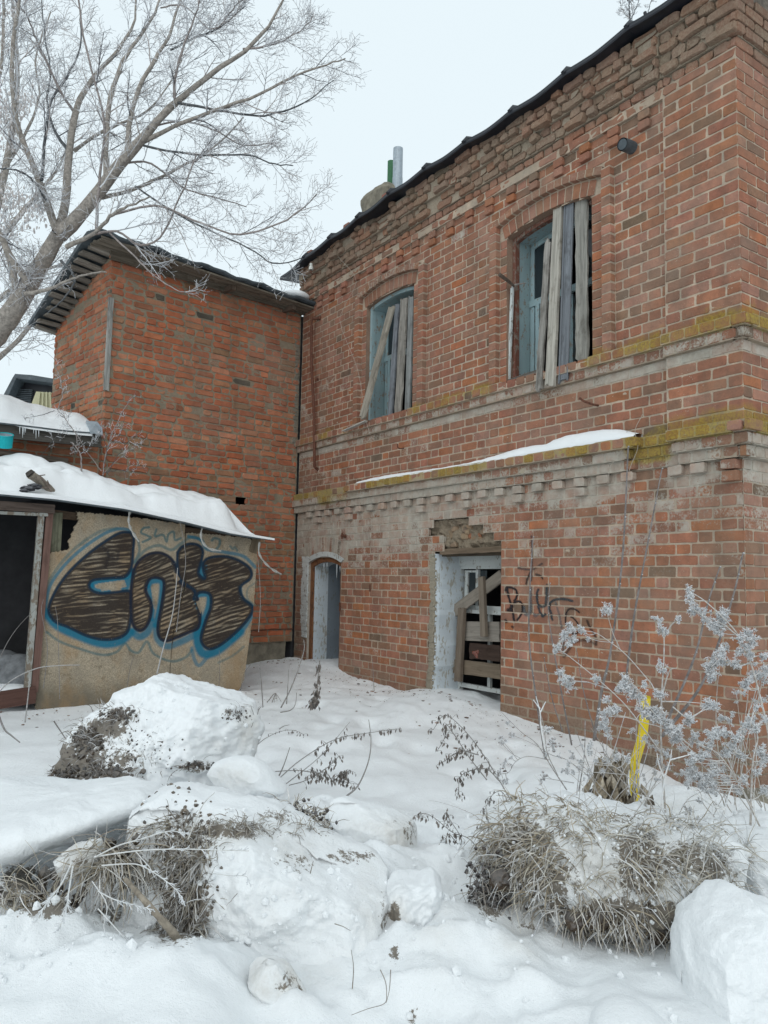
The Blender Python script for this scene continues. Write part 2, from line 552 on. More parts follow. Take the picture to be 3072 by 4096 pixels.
M_WIRE = plain('pale_wire', (0.36, 0.32, 0.27), 0.7, 0.0, 0.2)
M_SACK = plain('grey_sack', (0.17, 0.18, 0.19), 0.95, 0.0, 0.4, 12, 0.02)
M_ICE = plain('ice', (0.62, 0.66, 0.68), 0.2, 0.0, 0.1, 60)
ng = NT('window_glass', 0.08, 0.5); M_GLASS = ng.fin((0.02, 0.028, 0.032))


def chipboard():
    n = NT('chipboard', 0.93, 0.15)
    P = n.pos(); tint = n.attr('tint'); mk = n.sep(n.attr('mask'))
    v = n.voro(P, 150, 'F1', 1); g = n.sep(v)[0]
    b = n.noise(P, 6, 5, 0.65); c0 = n.noise(P, 70, 3, 0.7)
    base = n.mix(g, (0.235, 0.195, 0.14), (0.43, 0.37, 0.28))
    base = n.mix(n.ramp(b, [(0.40, 0.0), (0.66, 0.6)]), base, (0.22, 0.195, 0.155))
    base = n.mix(n.math('MULTIPLY', mk[2], 0.8), base, (0.115, 0.10, 0.075))                 # damp, rotten foot of the board
    s2 = n.noise(n.vscale(P, (1, 1, 0.5)), 3.2, 5, 0.7)
    base = n.mix(n.math('MULTIPLY', n.ramp(s2, [(0.45, 0.0), (0.62, 1.0)]), 0.55), base, (0.30, 0.195, 0.10))
    base = n.mix(n.math('MULTIPLY', n.ramp(n.noise(P, 9, 5, 0.75), [(0.54, 0.0), (0.68, 1.0)]), 0.5), base, (0.10, 0.08, 0.055))
    al = n.math('MULTIPLY', mk[0], n.ramp(n.math('ADD', n.math('MULTIPLY', g, 0.45), n.math('MULTIPLY', c0, 0.7)), [(0.16, 0.3), (0.36, 1.0)]))
    c = n.mix(al, base, tint)
    return n.fin(c, n.bump(n.math('ADD', g, n.math('MULTIPLY', b, 1.2)), 0.5, 0.004))


M_CHIP = chipboard()


def film():
    n = NT('spray_paint', 0.7, 0.3)
    P = n.pos(); tint = n.attr('tint'); mk = n.sep(n.attr('mask'))
    al = n.math('MULTIPLY', mk[0], n.ramp(n.noise(P, 120, 3, 0.7), [(0.25, 0.55), (0.5, 1.0)]))
    n._in(n.b.inputs['Base Color'], tint); n.l(al, n.b.inputs['Alpha'])
    return n.m


M_FILM = film()

# ------------------------------------------------------------------ brickwork
MAXP = 300


def brick_geo(quad, p, depth, rng, ch=0.0034, jit=0.0026, pj=0.002, rough=0):
    """one brick: quad = 4 corners (s, z) anticlockwise; returns arrays in (s, z, p)"""
    q = np.asarray(quad, float)
    c = q.mean(0)
    out = []
    w = np.linalg.norm(q[1] - q[0]); h = np.linalg.norm(q[3] - q[0])
    cc = min(0.010, w * 0.2, h * 0.2)
    for i in range(4):
        a, b, d = q[i - 1], q[i], q[(i + 1) % 4]
        r = cc * rng.uniform(0.3, 1.0 + rough * 1.2)
        out.append(b + (a - b) / (np.linalg.norm(a - b) + 1e-9) * r)
        out.append(b + (d - b) / (np.linalg.norm(d - b) + 1e-9) * r)
        if i in (0, 2) and w > 0.15:
            out.append((b + d) / 2)
    o = np.array(out)
    n = len(o)
    o = o + rng.uniform(-jit, jit, (n, 2))
    inn = o + (c - o) / (np.linalg.norm(c - o, axis=1, keepdims=True) + 1e-9) * ch
    pp = p + rng.uniform(-pj, pj) + rng.uniform(-1, 1, n) * 0.0012 * (1 + rough * 2)
    V = np.vstack([np.column_stack([inn, pp]), np.column_stack([o, np.full(n, p - ch)]), np.column_stack([o, np.full(n, p - depth)])])
    k = np.arange(n); k2 = (k + 1) % n
    F = [np.arange(n)]
    F += list(np.stack([k + n, k2 + n, k2, k], 1)) + list(np.stack([k + 2 * n, k2 + 2 * n, k2 + n, k + n], 1))
    return V, F


def emit_bricks(F, items, maskf, mat, wall, rng, stats=None):
    """items: (quad, p, depth, tint, opts). The 300 that show largest become objects, the rest one mesh."""
    if not items: return
    rank = []
    for i, (quad, p, depth, tint, o) in enumerate(items):
        w3 = F([x[0] for x in quad], [x[1] for x in quad], p)
        u, v = proj(w3)
        area = 0.5 * abs(sum(u[j - 1] * v[j] - u[j] * v[j - 1] for j in range(4)))
        ok = 4 < u.min() and u.max() < 1655 and 4 < v.min() and v.max() < 2200 and not o.get('hid')
        if not ok: area *= 0.0001
        rank.append(area)
    order = np.argsort(-np.array(rank))
    single = set(order[:MAXP].tolist())
    rest = G()
    for i, (quad, p, depth, tint, o) in enumerate(items):
        V, Fc = brick_geo(quad, p, depth, rng, **{k: x for k, x in o.items() if k in ('ch', 'jit', 'pj', 'rough')})
        m = maskf(V[:, 0], V[:, 1])
        m[:, 0] += (m[:, 0] > 0.03) * rng.normal(0, 0.065)
        if 'mossk' in o: m[:, 1] *= o['mossk']
        if 'wash' in o: m[:, 0] = np.maximum(m[:, 0], o['wash'])
        if 'dirt' in o: m[:, 2] = np.maximum(m[:, 2], o['dirt'])
        if 'nomask' in o: m[:, 0] = 0
        W = F(V[:, 0], V[:, 1], V[:, 2])
        if i in single:
            g = G(); g.add(W, Fc, tint, m); g.build('brick', mat, wall, origin='center')
        else:
            rest.add(W, Fc, tint, m)
    if rest.n:
        tag(rest.build('brickwork', mat, wall), kind='stuff')


def backing(F, name, mat, parent, s0, s1, z0, z1, cut, pf, maskf, tint, ds=0.055, dz=0.026, recess=0.0035, rough=0.0018, brk=()):
    """the mortar bed behind the bricks, cut out at the openings, stepping out under the string courses"""
    g = G(); rows = int(round((z1 - z0) / dz))
    prev = None
    V, Fc, off = [], [], 0
    for r in range(rows):
        za, zb = z0 + r * dz, z0 + (r + 1) * dz
        zm = (za + zb) / 2
        segs = subtract([(s0, s1)], cut(zm))
        for x_ in brk: segs = [q for a, b in segs for q in (((a, x_), (x_, b)) if a < x_ - 0.01 and x_ + 0.01 < b else ((a, b),))]
        for a, b in segs:
            n = max(1, int(round((b - a) / ds)))
            s = np.linspace(a, b, n + 1)
            pm = pf((s[:-1] + s[1:]) / 2, np.full(n, zm)) - recess - (0.020 if (F is FR or F is FS) and zm > ZB + CH * 67 else 0)
            # one quad per cell, with risers between cells of different depth
            for i in range(n):
                p = pm[i]
                q = np.array([[s[i], za, p], [s[i + 1], za, p], [s[i + 1], zb, p], [s[i], zb, p]])
                V.append(q); Fc.append(np.array([0, 1, 2, 3]) + off); off += 4
                if p > -recess + 0.002:      # a projecting piece: give it an underside, a top and ends
                    for e in ((0, 1), (2, 3)):
                        e0, e1 = q[e[0]], q[e[1]]
                        V.append(np.array([e0, e1, [e1[0], e1[1], -0.02], [e0[0], e0[1], -0.02]])); Fc.append(np.array([0, 1, 2, 3]) + off); off += 4
                    if i == 0 or abs(pm[i] - pm[i - 1]) > 0.003:
                        V.append(np.array([q[0], q[3], [q[3][0], q[3][1], -0.02], [q[0][0], q[0][1], -0.02]])); Fc.append(np.array([0, 1, 2, 3]) + off); off += 4
                    if i == n - 1 or abs(pm[i] - pm[i + 1]) > 0.003:
                        V.append(np.array([q[1], q[2], [q[2][0], q[2][1], -0.02], [q[1][0], q[1][1], -0.02]])); Fc.append(np.array([0, 1, 2, 3]) + off); off += 4
    V = np.concatenate(V)
    h = np.sin(V[:, 0] * 91.7 + V[:, 1] * 57.3) * np.sin(V[:, 1] * 143.1 - V[:, 0] * 31.7)
    V[:, 2] += h * rough
    g.add(F(V[:, 0], V[:, 1], V[:, 2]), np.array(Fc), tint, maskf(V[:, 0], V[:, 1]))
    return g.build(name, mat, parent)


def subtract(segs, cuts):
    for c0, c1 in cuts:
        new = []
        for a, b in segs:
            if c1 <= a or c0 >= b: new.append((a, b)); continue
            if c0 > a: new.append((a, c0))
            if c1 < b: new.append((c1, b))
        segs = new
    return [(a, b) for a, b in segs if b - a > 0.004]


JN = 0.013       # joint


def course(segs, kind, row, rng, smin=0.0, S=0.228, H=0.114):
    """brick intervals along one course, clipped to segs"""
    out = []
    if kind == 'flemish': pat = [S, H]; off = 0.0 if row % 2 == 0 else -(S / 2 + H / 2)
    elif kind == 'running': pat = [S]; off = 0.0 if row % 2 == 0 else -H
    else: pat = [H]; off = 0.0 if row % 2 == 0 else -H / 2
    lo = min(a for a, b in segs) if segs else 0; hi = max(b for a, b in segs) if segs else 0
    x = smin + off; i = 0
    while x < hi:
        L = pat[i % len(pat)]; i += 1
        a, b = x, x + L
        a2 = a + rng.uniform(-0.004, 0.004); b2 = b - JN + rng.uniform(-0.003, 0.003)
        for c, d in segs:
            e, f = max(a2, c + (0.003 if a2 < c else 0)), min(b2, d - (0.003 if b2 > d else 0))
            if f - e > 0.025: out.append((e, f))
        x = b
    return out


def pick_tint(rng, palette):
    r = rng.random(); acc = 0
    for w, c in palette:
        acc += w
        if r <= acc: break
    c = np.array(c) * np.array([1.06, 0.99, 0.93]) * rng.uniform(0.88, 1.12) * np.array([rng.uniform(0.95, 1.05), 1, rng.uniform(0.94, 1.06)])
    return c


PAL = [(0.46, (0.272, 0.132, 0.092)), (0.18, (0.295, 0.142, 0.090)), (0.18, (0.300, 0.168, 0.126)), (0.11, (0.225, 0.135, 0.098)),
       (0.05, (0.315, 0.135, 0.073)), (0.02, (0.15, 0.108, 0.082))]
PAL_LOW = [(0.40, (0.290, 0.143, 0.099)), (0.20, (0.320, 0.145, 0.085)), (0.19, (0.315, 0.178, 0.134)), (0.13, (0.232, 0.138, 0.100)),
           (0.06, (0.345, 0.148, 0.075)), (0.02, (0.16, 0.115, 0.086))]
T_MORTAR = (0.46, 0.375, 0.29)

# ------------------------------------------------------------------ main brick building
CH = 0.078
ZB = 2.73 - CH * 34                      # first bed joint, 0.078 m above datum
SMAX = 6.02


class Arch:
    def __init__(self, sa, sb, zsill, spring, rise):
        self.sa, self.sb, self.z0, self.sp, self.rise = sa, sb, zsill, spring, rise
        self.c = (sa + sb) / 2; w = (sb - sa) / 2
        self.r = (w * w + rise * rise) / (2 * rise); self.zc = spring + rise - self.r

    def half(self, z, extra=0.0):
        """half width of the opening (grown by extra) at height z"""
        w = (self.sb - self.sa) / 2
        if z < self.z0: return None
        R = self.r + extra
        if z > self.zc + R: return None
        ha = math.sqrt(max(0, R * R - (z - self.zc) ** 2)) if z > self.zc else 1e9
        return min(w + (extra if extra else 0), ha)


WR = Arch(1.232, 2.205, 3.40, 4.768, 0.062)
WL = Arch(3.602, 4.50, 3.40, 4.775, 0.048)
DOOR = Arch(4.925, 5.69, 0.2, 1.86, 0.075)
LW = (2.262, 3.195)                       # lower window, right and left edges


def lw_left(z):
    return LW[1] - 0.01 + 0.022 * mn.noise((z * 6.0, 1.7, 3.3)) + 0.016 * mn.noise((z * 19.0, 4.7, 1.3)) + (0.03 if z < 0.8 else 0)


# ragged hole over the lower window: course by course (s range with the face brick lost)
HOLE = {24: (2.262, 3.05), 25: (2.36, 3.06), 26: (2.50, 3.30), 27: (2.70, 3.22)}


def course_i(z): return int(math.floor((z - ZB) / CH + 1e-6))


def cut_open(z, extra=0.0):
    c = []
    for w in (WR, WL, DOOR):
        h = w.half(z)
        if h: c.append((w.c - h, w.c + h))
    if z < ZB + CH * 24: c.append((LW[0], lw_left(z)))
    k = course_i(z)
    if k in HOLE: c.append(HOLE[k])
    return c


def cut_brick(z):
    """openings plus arch rings and trims, for the ordinary courses"""
    c = []
    for w in (WR, WL):
        hw = (w.sb - w.sa) / 2
        if z > 3.43 and z < w.sp + 0.10: c.append((w.sa - 0.225, w.sb + 0.185))
        elif z > 3.43 and w.half(z, 0.212):
            h = min(w.half(z, 0.212), hw + 0.21); c.append((w.c - h, w.c + h))
        elif w.half(z): c.append((w.c - w.half(z), w.c + w.half(z)))
    if z > 1.5:
        h = DOOR.half(z, 0.245)
        if h: c.append((DOOR.c - min(h, 0.385 if z < 1.86 else 0.52), DOOR.c + min(h, 0.385 if z < 1.86 else 0.52)))
    else: c.append((DOOR.sa, DOOR.sb))
    if z < ZB + CH * 24: c.append((LW[0], lw_left(z) + 0.03))
    k = course_i(z)
    if k in HOLE: c.append(HOLE[k])
    return c


def sstep(a, b, x): 
    t = np.clip((x - a) / (b - a), 0, 1); return t * t * (3 - 2 * t)


def band(z, a, b, f=0.03): return sstep(a - f, a + f, z) * (1 - sstep(b - f, b + f, z))


def mask_main(s, z):
    s = np.asarray(s, float); z = np.asarray(z, float)
    wash = np.zeros_like(z)
    wob = 0.04 * np.sin(s * 3.1) + 0.03 * np.sin(s * 7.7 + 1)
    under = band(z, 2.29 + wob, 2.655, 0.05) * (0.66 + 0.16 * np.sin(s * 2.1 + 0.6))
    under *= np.where(s < 0.55, 0.75, 1.0) * np.where((s > 0.55) & (s < 0.9), 0.45, 1.0) * np.where((s < 0.12), 0.5, 1.0)
    wash = np.maximum(wash, under)
    wash = np.maximum(wash, band(z, 3.195, 3.276, 0.012) * (0.62 + 0.12 * np.sin(s * 2.7)))
    wash = np.maximum(wash, band(z, 3.276, 3.35, 0.012) * 0.50)
    low = sstep(0.9, 2.38, z) * (1 - sstep(2.3, 2.42, z))
    wash = np.maximum(wash, low * (0.50 + 0.12 * sstep(2.9, 3.6, s) - 0.05 * (s < 2.2)))
    wash = np.maximum(wash, 0.32 * band(z, 0.6, 1.4, 0.3) * sstep(3.2, 3.5, s))
    wash = np.maximum(wash, 0.40 * band(z, 2.75, 3.2, 0.05) * sstep(4.2, 4.9, s))
    wash = np.maximum(wash, 0.42 * band(z, 2.85, 3.15, 0.05) * band(s, 2.9, 3.9, 0.3))
    wash = np.maximum(wash, 0.28 * band(z, 2.9, 3.2, 0.05) * band(s, 1.1, 2.2, 0.3))
    wash = np.maximum(wash, 0.36 * band(z, 3.45, 4.25, 0.25) * sstep(4.6, 4.9, s))
    wash = np.maximum(wash, 0.34 * band(z, 4.95, 5.3, 0.1) * band(s, 2.6, 4.2, 0.3))
    moss = 0.62 * band(z, 3.355, 3.46, 0.02) * np.where((s > 4.6), 0.6, 1.0)
    moss = np.maximum(moss, (0.50 * (1 - sstep(3.42, 3.64, z)) * (z > 3.35)) * np.where(s < 1.23, 1, 0.8) * (1 - band(s, 3.62, 4.37, 0.05)))
    moss = np.maximum(moss, 0.72 * band(z, 2.65, 2.738, 0.012))
    moss = np.maximum(moss, 0.8 * band(z, 2.53, 2.74, 0.03) * (band(s, 0.5, 0.85, 0.05)))
    moss = np.maximum(moss, 0.6 * (1 - sstep(2.73, 2.95, z)) * (z > 2.65) * (s < 0.75))
    moss = np.maximum(moss, 0.6 * band(z, 2.55, 2.74, 0.03) * band(s, 4.64, 5.4, 0.1))
    moss = np.maximum(moss, 0.55 * band(z, 2.58, 2.655, 0.01) * band(s, 1.85, 2.02, 0.03))
    moss = moss * (0.74 + 0.32 * np.sin(s * 3.7 + 0.5) * np.sin(s * 1.3 + 2) + 0.15 * np.sin(s * 11))
    moss = moss * np.where(z > 3.3, 1 - 0.85 * np.maximum(band(s, 1.25, 2.2, 0.05), band(s, 3.62, 4.5, 0.05)), 1.0)
    moss = np.where(z > 4.2, 0, moss)
    dirt = 0.55 * sstep(5.26, 5.40, z) + 0.25 * sstep(5.15, 5.28, z) * (0.5 + 0.5 * np.sin(s * 4))
    dirt = np.maximum(dirt, 0.75 * (1 - sstep(0.45, 0.95, z)))
    dirt = np.maximum(dirt, 0.45 * band(z, 3.2, 3.34, 0.02))
    dirt = np.maximum(dirt, 0.5 * band(z, 2.5, 2.655, 0.02))
    dirt = np.maximum(dirt, 0.5 * band(s, 5.7, 6.1, 0.1) * (z < 3.3))
    dirt = np.maximum(dirt, 0.35 * band(s, 0, 0.25, 0.1) * band(z, 1.3, 2.5, 0.3))
    k = z * 0
    return np.stack([wash + k, moss + k, dirt + k, np.ones_like(z)], -1)


def in_pilaster(s, z): return (s < 0.545) & (z > ZB + CH * 34)


def prof(s, z):
    """how far the face stands out of the wall plane"""
    s = np.asarray(s, float); z = np.asarray(z, float)
    k = np.floor((z - ZB) / CH + 1e-6)
    pil = in_pilaster(s, z)
    p = np.where(pil, 0.03, 0.0)
    p = np.where(k == 33, np.where(s < 4.66, 0.125, 0.07), p)                    # ledge with snow
    p = np.where((k == 33) & (s > 0.50) & (s < 0.74), 0.05, p)
    p = np.where(k == 32, np.where((s > 0.45) & (s < 0.85), 0.03, 0.085), p)
    p = np.where(k == 31, np.where((s > 0.45) & (s < 0.85), 0.02, 0.055), p)
    p = np.where(k == 42, 0.065 + 0.03 * pil, p)
    p = np.where(k == 41, 0.035 + 0.03 * pil, p)
    sh = np.where(s < 0.545, 2, 0)
    p = np.where(k - sh >= 66, 0.03 + 0.03 * (s < 0.545), p)
    p = np.where(k - sh >= 68, 0.065, p)
    p = np.where(k - sh >= 70, 0.10, p)
    p = np.where(k >= 74, 0.13, p)
    # worn away at the patch right of the left window
    p = np.where((k >= 71) & (s > 3.95) & (s < 4.45), 0.05, p)
    return p


rng = np.random.default_rng(5)
main_b = thing('brick_building', (P0[0], P0[1], 0), 'old two storey red brick building with boarded arched windows and mossy ledges', 'building')
TOPZ = ZB + CH * 72 + 0.03
wall = backing(FR, 'wall', M_MORTAR, main_b, 0.010, SMAX, 0.078, 0.078 + 0.026 * 218, lambda z: cut_open(z), prof, mask_main, T_MORTAR, brk=(0.545,))

items = []
for k in range(0, 73):
    z0, z1 = ZB + k * CH + 0.006, ZB + (k + 1) * CH - 0.006
    zm = (z0 + z1) / 2
    pal = PAL_LOW if zm < 2.7 else PAL
    cuts = cut_brick(zm)
    deep = 0.035
    if k == 33: kind = 'headers'
    elif k in (32, 31, 41, 42): kind = 'headers'
    elif k >= 66: kind = 'headers' if k % 2 else 'flemish'
    else: kind = 'flemish'
    pil = k >= 34
    zones = [((-float(prof(0.1, zm)), 0.5435), 'running' if kind == 'flemish' else kind), ((0.5465, SMAX - 0.01), kind)] if pil else [((-float(prof(0.1, zm)), SMAX - 0.01), kind)]
    for (a0, b0), kd in zones:
        segs = subtract([(a0, b0)], cuts)
        for a, b in course(segs, kd, k, rng, smin=a0):
            sm = (a + b) / 2
            if sm > SMAX - 0.05 and k < 10: continue
            p = float(prof(sm, zm))
            o = {}
            tint = pick_tint(rng, pal)
            if sm < 1.2 and pal is PAL: tint = tint * np.array([1.0, 1.02, 1.02])
            if k == 32 and rng.random() < 0.06: continue
            if k >= 66:
                if k >= 68 and rng.random() < 0.10 and 0.6 < sm: continue
                o = dict(rough=1.0, jit=0.008, pj=0.028 if k > 67 else 0.008, ch=0.008, dirt=0.30 * rng.random())
                if k > 67: mx_ = rng.uniform(0.05, 0.6); tint = tint * (1 - mx_) + mx_ * np.array(((0.225, 0.165, 0.115), (0.30, 0.25, 0.19), (0.17, 0.14, 0.10))[rng.integers(0, 3)]) * rng.uniform(0.75, 1.2)
                if 4.45 < sm and k < 72: o['dirt'] = 0.15
            if k == 33:
                if 0.50 < sm < 0.74 and rng.random() < 0.5: continue
                if sm > 4.66 and rng.random() < 0.45: continue
                o = dict(rough=0.4, jit=0.002, pj=0.004, ch=0.005, mossk=rng.uniform(0.5, 1.4))
            if k in (41, 42, 32, 31): o = dict(rough=0.3, pj=0.003, ch=0.004)
            if k in (33, 42, 43): o['mossk'] = rng.uniform(0.35, 1.35)
            # stumps either side of the hole are red, freshly broken
            items.append((((a, z0), (b, z0), (b, z1), (a, z1)), p, max(deep, p + 0.03), tint, o))
    # corbelled dentils under the ledge and under the eaves
    if k in (30, 29):
        per, w_ = (0.228, 0.108) if k == 30 else (0.684, 0.108)
        x = 0.60
        while x < 5.75:
            if not (0.55 < x < 0.95 and rng.random() < 0.7) and rng.random() > 0.06:
                items.append((((x, z0), (x + w_, z0), (x + w_, z1), (x, z1)), 0.048, 0.05, pick_tint(rng, PAL_LOW), dict(rough=0.3, jit=0.002, wash=0.62, ch=0.004)))
            x += per
        for x in (0.02, 0.25, 0.42):
            if k == 30 or x == 0.02:
                items.append((((x, z0), (x + w_, z0), (x + w_, z1), (x, z1)), 0.05, 0.052, pick_tint(rng, PAL_LOW), dict(rough=0.3, ch=0.004, wash=0.4 if x > 0.1 else 0.0)))
    if k in (64, 65):
        x = 0.66
        while x < 5.7:
            if k == 65 or int(x * 7) % 2 == 0:
                if rng.random() > 0.15:
                    items.append((((x, z0), (x + 0.105, z0), (x + 0.105, z1), (x, z1)), 0.032, 0.045, pick_tint(rng, PAL), dict(rough=0.4, jit=0.002, ch=0.004)))
            x += 0.285

# arch rings and trims of the two upper windows
for w in (WR, WL):
    for r0, r1, pr, wmin in ((0.004, 0.126, 0.004, 0.078), (0.140, 0.205, 0.05, 0.085)):
        ri, ro = w.r + r0, w.r + r1
        hw = (w.sb - w.sa) / 2 + (0.03 if r0 < 0.1 else 0.13)
        a_max = math.asin(min(0.99, hw / ri))
        n = int(round(2 * a_max * ri / wmin))
        for i in range(n):
            a0 = -a_max + 2 * a_max * i / n + 0.005 / ri; a1 = -a_max + 2 * a_max * (i + 1) / n - 0.005 / ri
            q = [(w.c + r * math.sin(a), w.zc + r * math.cos(a)) for r, a in ((ri, a0), (ri, a1), (ro, a1), (ro, a0))]
            items.append((tuple(q), pr, 0.11 if r0 < 0.1 else 0.09, pick_tint(rng, PAL), dict(rough=0.1, jit=0.0012, ch=0.003, pj=0.001, wash=0.42 if (w is WL and r0 > 0.1) else (0.25 if r0 > .1 else 0), dirt=0.5 if r0 > 0.1 else 0.15)))
    for k in range(43, 63):
        z0, z1 = ZB + k * CH + 0.0055, ZB + (k + 1) * CH - 0.0055
        zm = (z0 + z1) / 2
        if zm < 3.43: continue
        for sgn in (-1, 1):
            e = w.sa if sgn < 0 else w.sb
            # jamb bricks, flush
            if zm < w.sp + 0.02:
                a, b = sorted((e + sgn * 0.002, e + sgn * (0.122 if sgn < 0 else 0.082)))
                items.append((((a, z0), (b, z0), (b, z1), (a, z1)), 0.003, 0.11, pick_tint(rng, PAL) * 1.04, dict(rough=0.1, jit=0.0015)))
            # projecting trim
            if zm < w.sp + 0.15:
                a, b = sorted((e + sgn * (0.132 if sgn < 0 else 0.092), e + sgn * (0.222 if sgn < 0 else 0.182)))
                items.append((((a, z0), (b, z0), (b, z1), (a, z1)), 0.05, 0.08, pick_tint(rng, PAL[:4]) * 1.03, dict(rough=0.0, jit=0.001, ch=0.003, pj=0.0008)))
# mortar cores of the projecting trims
g = G()
for w in (WR, WL):
    for a_, b_ in ((w.sa - 0.218, w.sa - 0.136), (w.sb + 0.096, w.sb + 0.178)):
        box(g, FR, a_, b_, 3.44, w.sp + 0.15, -0.02, 0.0465, T_MORTAR, (0, 0, 0.2, 1))
    for r0, r1, pf_, ex_ in ((0.008, 0.124, 0.001, 0.03), (0.143, 0.202, 0.0465, 0.13)):
        am = math.asin(((w.sb - w.sa) / 2 + ex_) / (w.r + r0))
        th_ = np.linspace(-am, am, 24)
        o_ = [(w.c + (w.r + r1) * math.sin(t), w.zc + (w.r + r1) * math.cos(t)) for t in th_]; i_ = [(w.c + (w.r + r0) * math.sin(t), w.zc + (w.r + r0) * math.cos(t)) for t in th_]
        o_, i_ = np.array(o_), np.array(i_)
        V_ = np.stack([FR(o_[:, 0], o_[:, 1], pf_), FR(i_[:, 0], i_[:, 1], pf_), FR(i_[:, 0], i_[:, 1], -0.05), FR(o_[:, 0], o_[:, 1], -0.05)], 1)
        g.add(V_.reshape(-1, 3), grid_faces(24, 4, True), T_MORTAR, (0, 0, 0.3, 1))
tag(g.build('trim_mortar', M_MORTAR, wall), kind='stuff')
# soldier arch over the door
for i in range(15):
    a = -0.43 + 0.86 * i / 15; b = a + 0.86 / 15 - 0.009
    zz = lambda t: DOOR.zc + math.sqrt(DOOR.r ** 2 - min(0.38, abs(t)) ** 2)
    q = ((DOOR.c + a, zz(a) + 0.012), (DOOR.c + b, zz(b) + 0.012), (DOOR.c + b * 1.15, zz(b) + 0.235), (DOOR.c + a * 1.15, zz(a) + 0.235))
    items.append((q, 0.0, 0.1, pick_tint(rng, PAL_LOW), dict(rough=0.6, wash=0.36)))
emit_bricks(FR, items, mask_main, M_BRICK, wall, rng)


# the plaster-lined opening edges and the rubble in the broken places
def patch(name, F, pts, p0, mat, parent, tint, mask, res=0.03, amp=0.03, seed=0):
    """rough recessed surface over the (s, z) rectangle pts"""
    (a, b), (c, d) = pts
    n1, n2 = max(2, int((b - a) / res)), max(2, int((d - c) / res))
    S_, Z_ = np.meshgrid(np.linspace(a, b, n1), np.linspace(c, d, n2), indexing='ij')
    nz = fbm(S_.ravel() * 9 + seed, Z_.ravel() * 14, seed, 4) * amp
    g = G(); g.add(F(S_.ravel(), Z_.ravel(), p0 + nz), grid_faces(n1, n2), tint, mask)
    return g.build(name, mat, parent)


patch('broken_masonry', FR, ((2.20, 3.36), (ZB + CH * 24 - 0.005, ZB + CH * 28 + 0.03)), -0.06, M_BRICK, wall, (0.27, 0.215, 0.155), (0.0, 0, 0.7, 1), 0.018, 0.05, 3)
g = G()
for _ in range(26):
    s_ = rng.uniform(2.35, 3.15); z_ = rng.uniform(1.97, 2.22)
    if z_ > 2.08 and s_ < 2.5: continue
    ln = rng.uniform(0.05, 0.11)
    V, Fc = brick_geo(((s_, z_), (s_ + ln, z_), (s_ + ln, z_ + 0.05), (s_, z_ + 0.05)), -0.035 - 0.03 * rng.random(), 0.05, rng, 0.012, 0.010, 0.01, 1)
    g.add(FR(V[:, 0], V[:, 1], V[:, 2]), Fc, pick_tint(rng, [(0.5, (0.30, 0.22, 0.15)), (0.3, (0.34, 0.12, 0.06)), (0.2, (0.2, 0.16, 0.12))]), (0, 0, 0.5, 1))
tag(g.build('rubble', M_BRICK, wall), kind='stuff')

# return wall round the near corner
mask_ret = lambda s, z: mask_main(np.full_like(np.asarray(z, float), 0.25), z)
prof_ret = lambda s, z: prof(np.full_like(np.asarray(z, float), 0.2), z) * np.where((np.floor((np.asarray(z) - ZB) / CH + 1e-6)) == 33, 0.8, 1)
wall_r = backing(FS, 'wall', M_MORTAR, main_b, 0.0, 3.9, 0.078, 0.078 + 0.026 * 216, lambda z: [], prof_ret, mask_ret, T_MORTAR, ds=0.2)
items = []
for k in range(0, 72):
    z0, z1 = ZB + k * CH + 0.0055, ZB + (k + 1) * CH - 0.0055
    zm = (z0 + z1) / 2
    p = float(prof_ret(0.2, zm))
    st = -max(0, p) + 0.0
    for a, b in course([(0.004 - p, 3.88)], 'running' if k not in (31, 32, 33, 41, 42) else 'headers', k + 1, rng, smin=-p + 0.0):
        items.append((((a, z0), (b, z0), (b, z1), (a, z1)), p + 0.002, p + 0.035, pick_tint(rng, PAL_LOW if zm < 2.7 else PAL), dict(hid=False, rough=0.9 if k > 66 else 0, dirt=0.6 if k > 67 else 0)))
MAXP = 90
emit_bricks(FS, items, mask_ret, M_BRICK, wall_r, rng)
MAXP = 300

g = G()
box(g, FR, -0.0265, 0.03, ZB + CH * 34 + 0.002, ZB + CH * 67, -0.02, 0.0262, T_MORTAR, (0, 0, 0.2, 1))
for k_, p_ in ((33, 0.1), (32, 0.07), (31, 0.04), (41, 0.055), (42, 0.085)):
    box(g, FR, -p_ + 0.006, 0.03, ZB + CH * k_, ZB + CH * (k_ + 1), -0.02, p_ - 0.006, T_MORTAR, (0.4, 0.3 * (k_ in (33, 42)), 0.4, 1))
tag(g.build('corner_mortar', M_MORTAR, wall), kind='stuff')
# unseen shell of the building: keeps its rooms dark
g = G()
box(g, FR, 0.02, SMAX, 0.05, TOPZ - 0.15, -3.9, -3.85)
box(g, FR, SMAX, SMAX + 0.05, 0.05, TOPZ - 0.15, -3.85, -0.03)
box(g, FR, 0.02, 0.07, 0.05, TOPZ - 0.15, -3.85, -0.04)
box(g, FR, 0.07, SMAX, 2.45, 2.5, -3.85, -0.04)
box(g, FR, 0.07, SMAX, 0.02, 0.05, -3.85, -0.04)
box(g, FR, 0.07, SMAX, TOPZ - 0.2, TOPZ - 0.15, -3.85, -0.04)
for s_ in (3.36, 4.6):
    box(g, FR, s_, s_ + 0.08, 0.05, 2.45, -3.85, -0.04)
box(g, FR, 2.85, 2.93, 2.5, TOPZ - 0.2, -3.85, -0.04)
g.build('inner_walls', M_DARKIN, main_b)

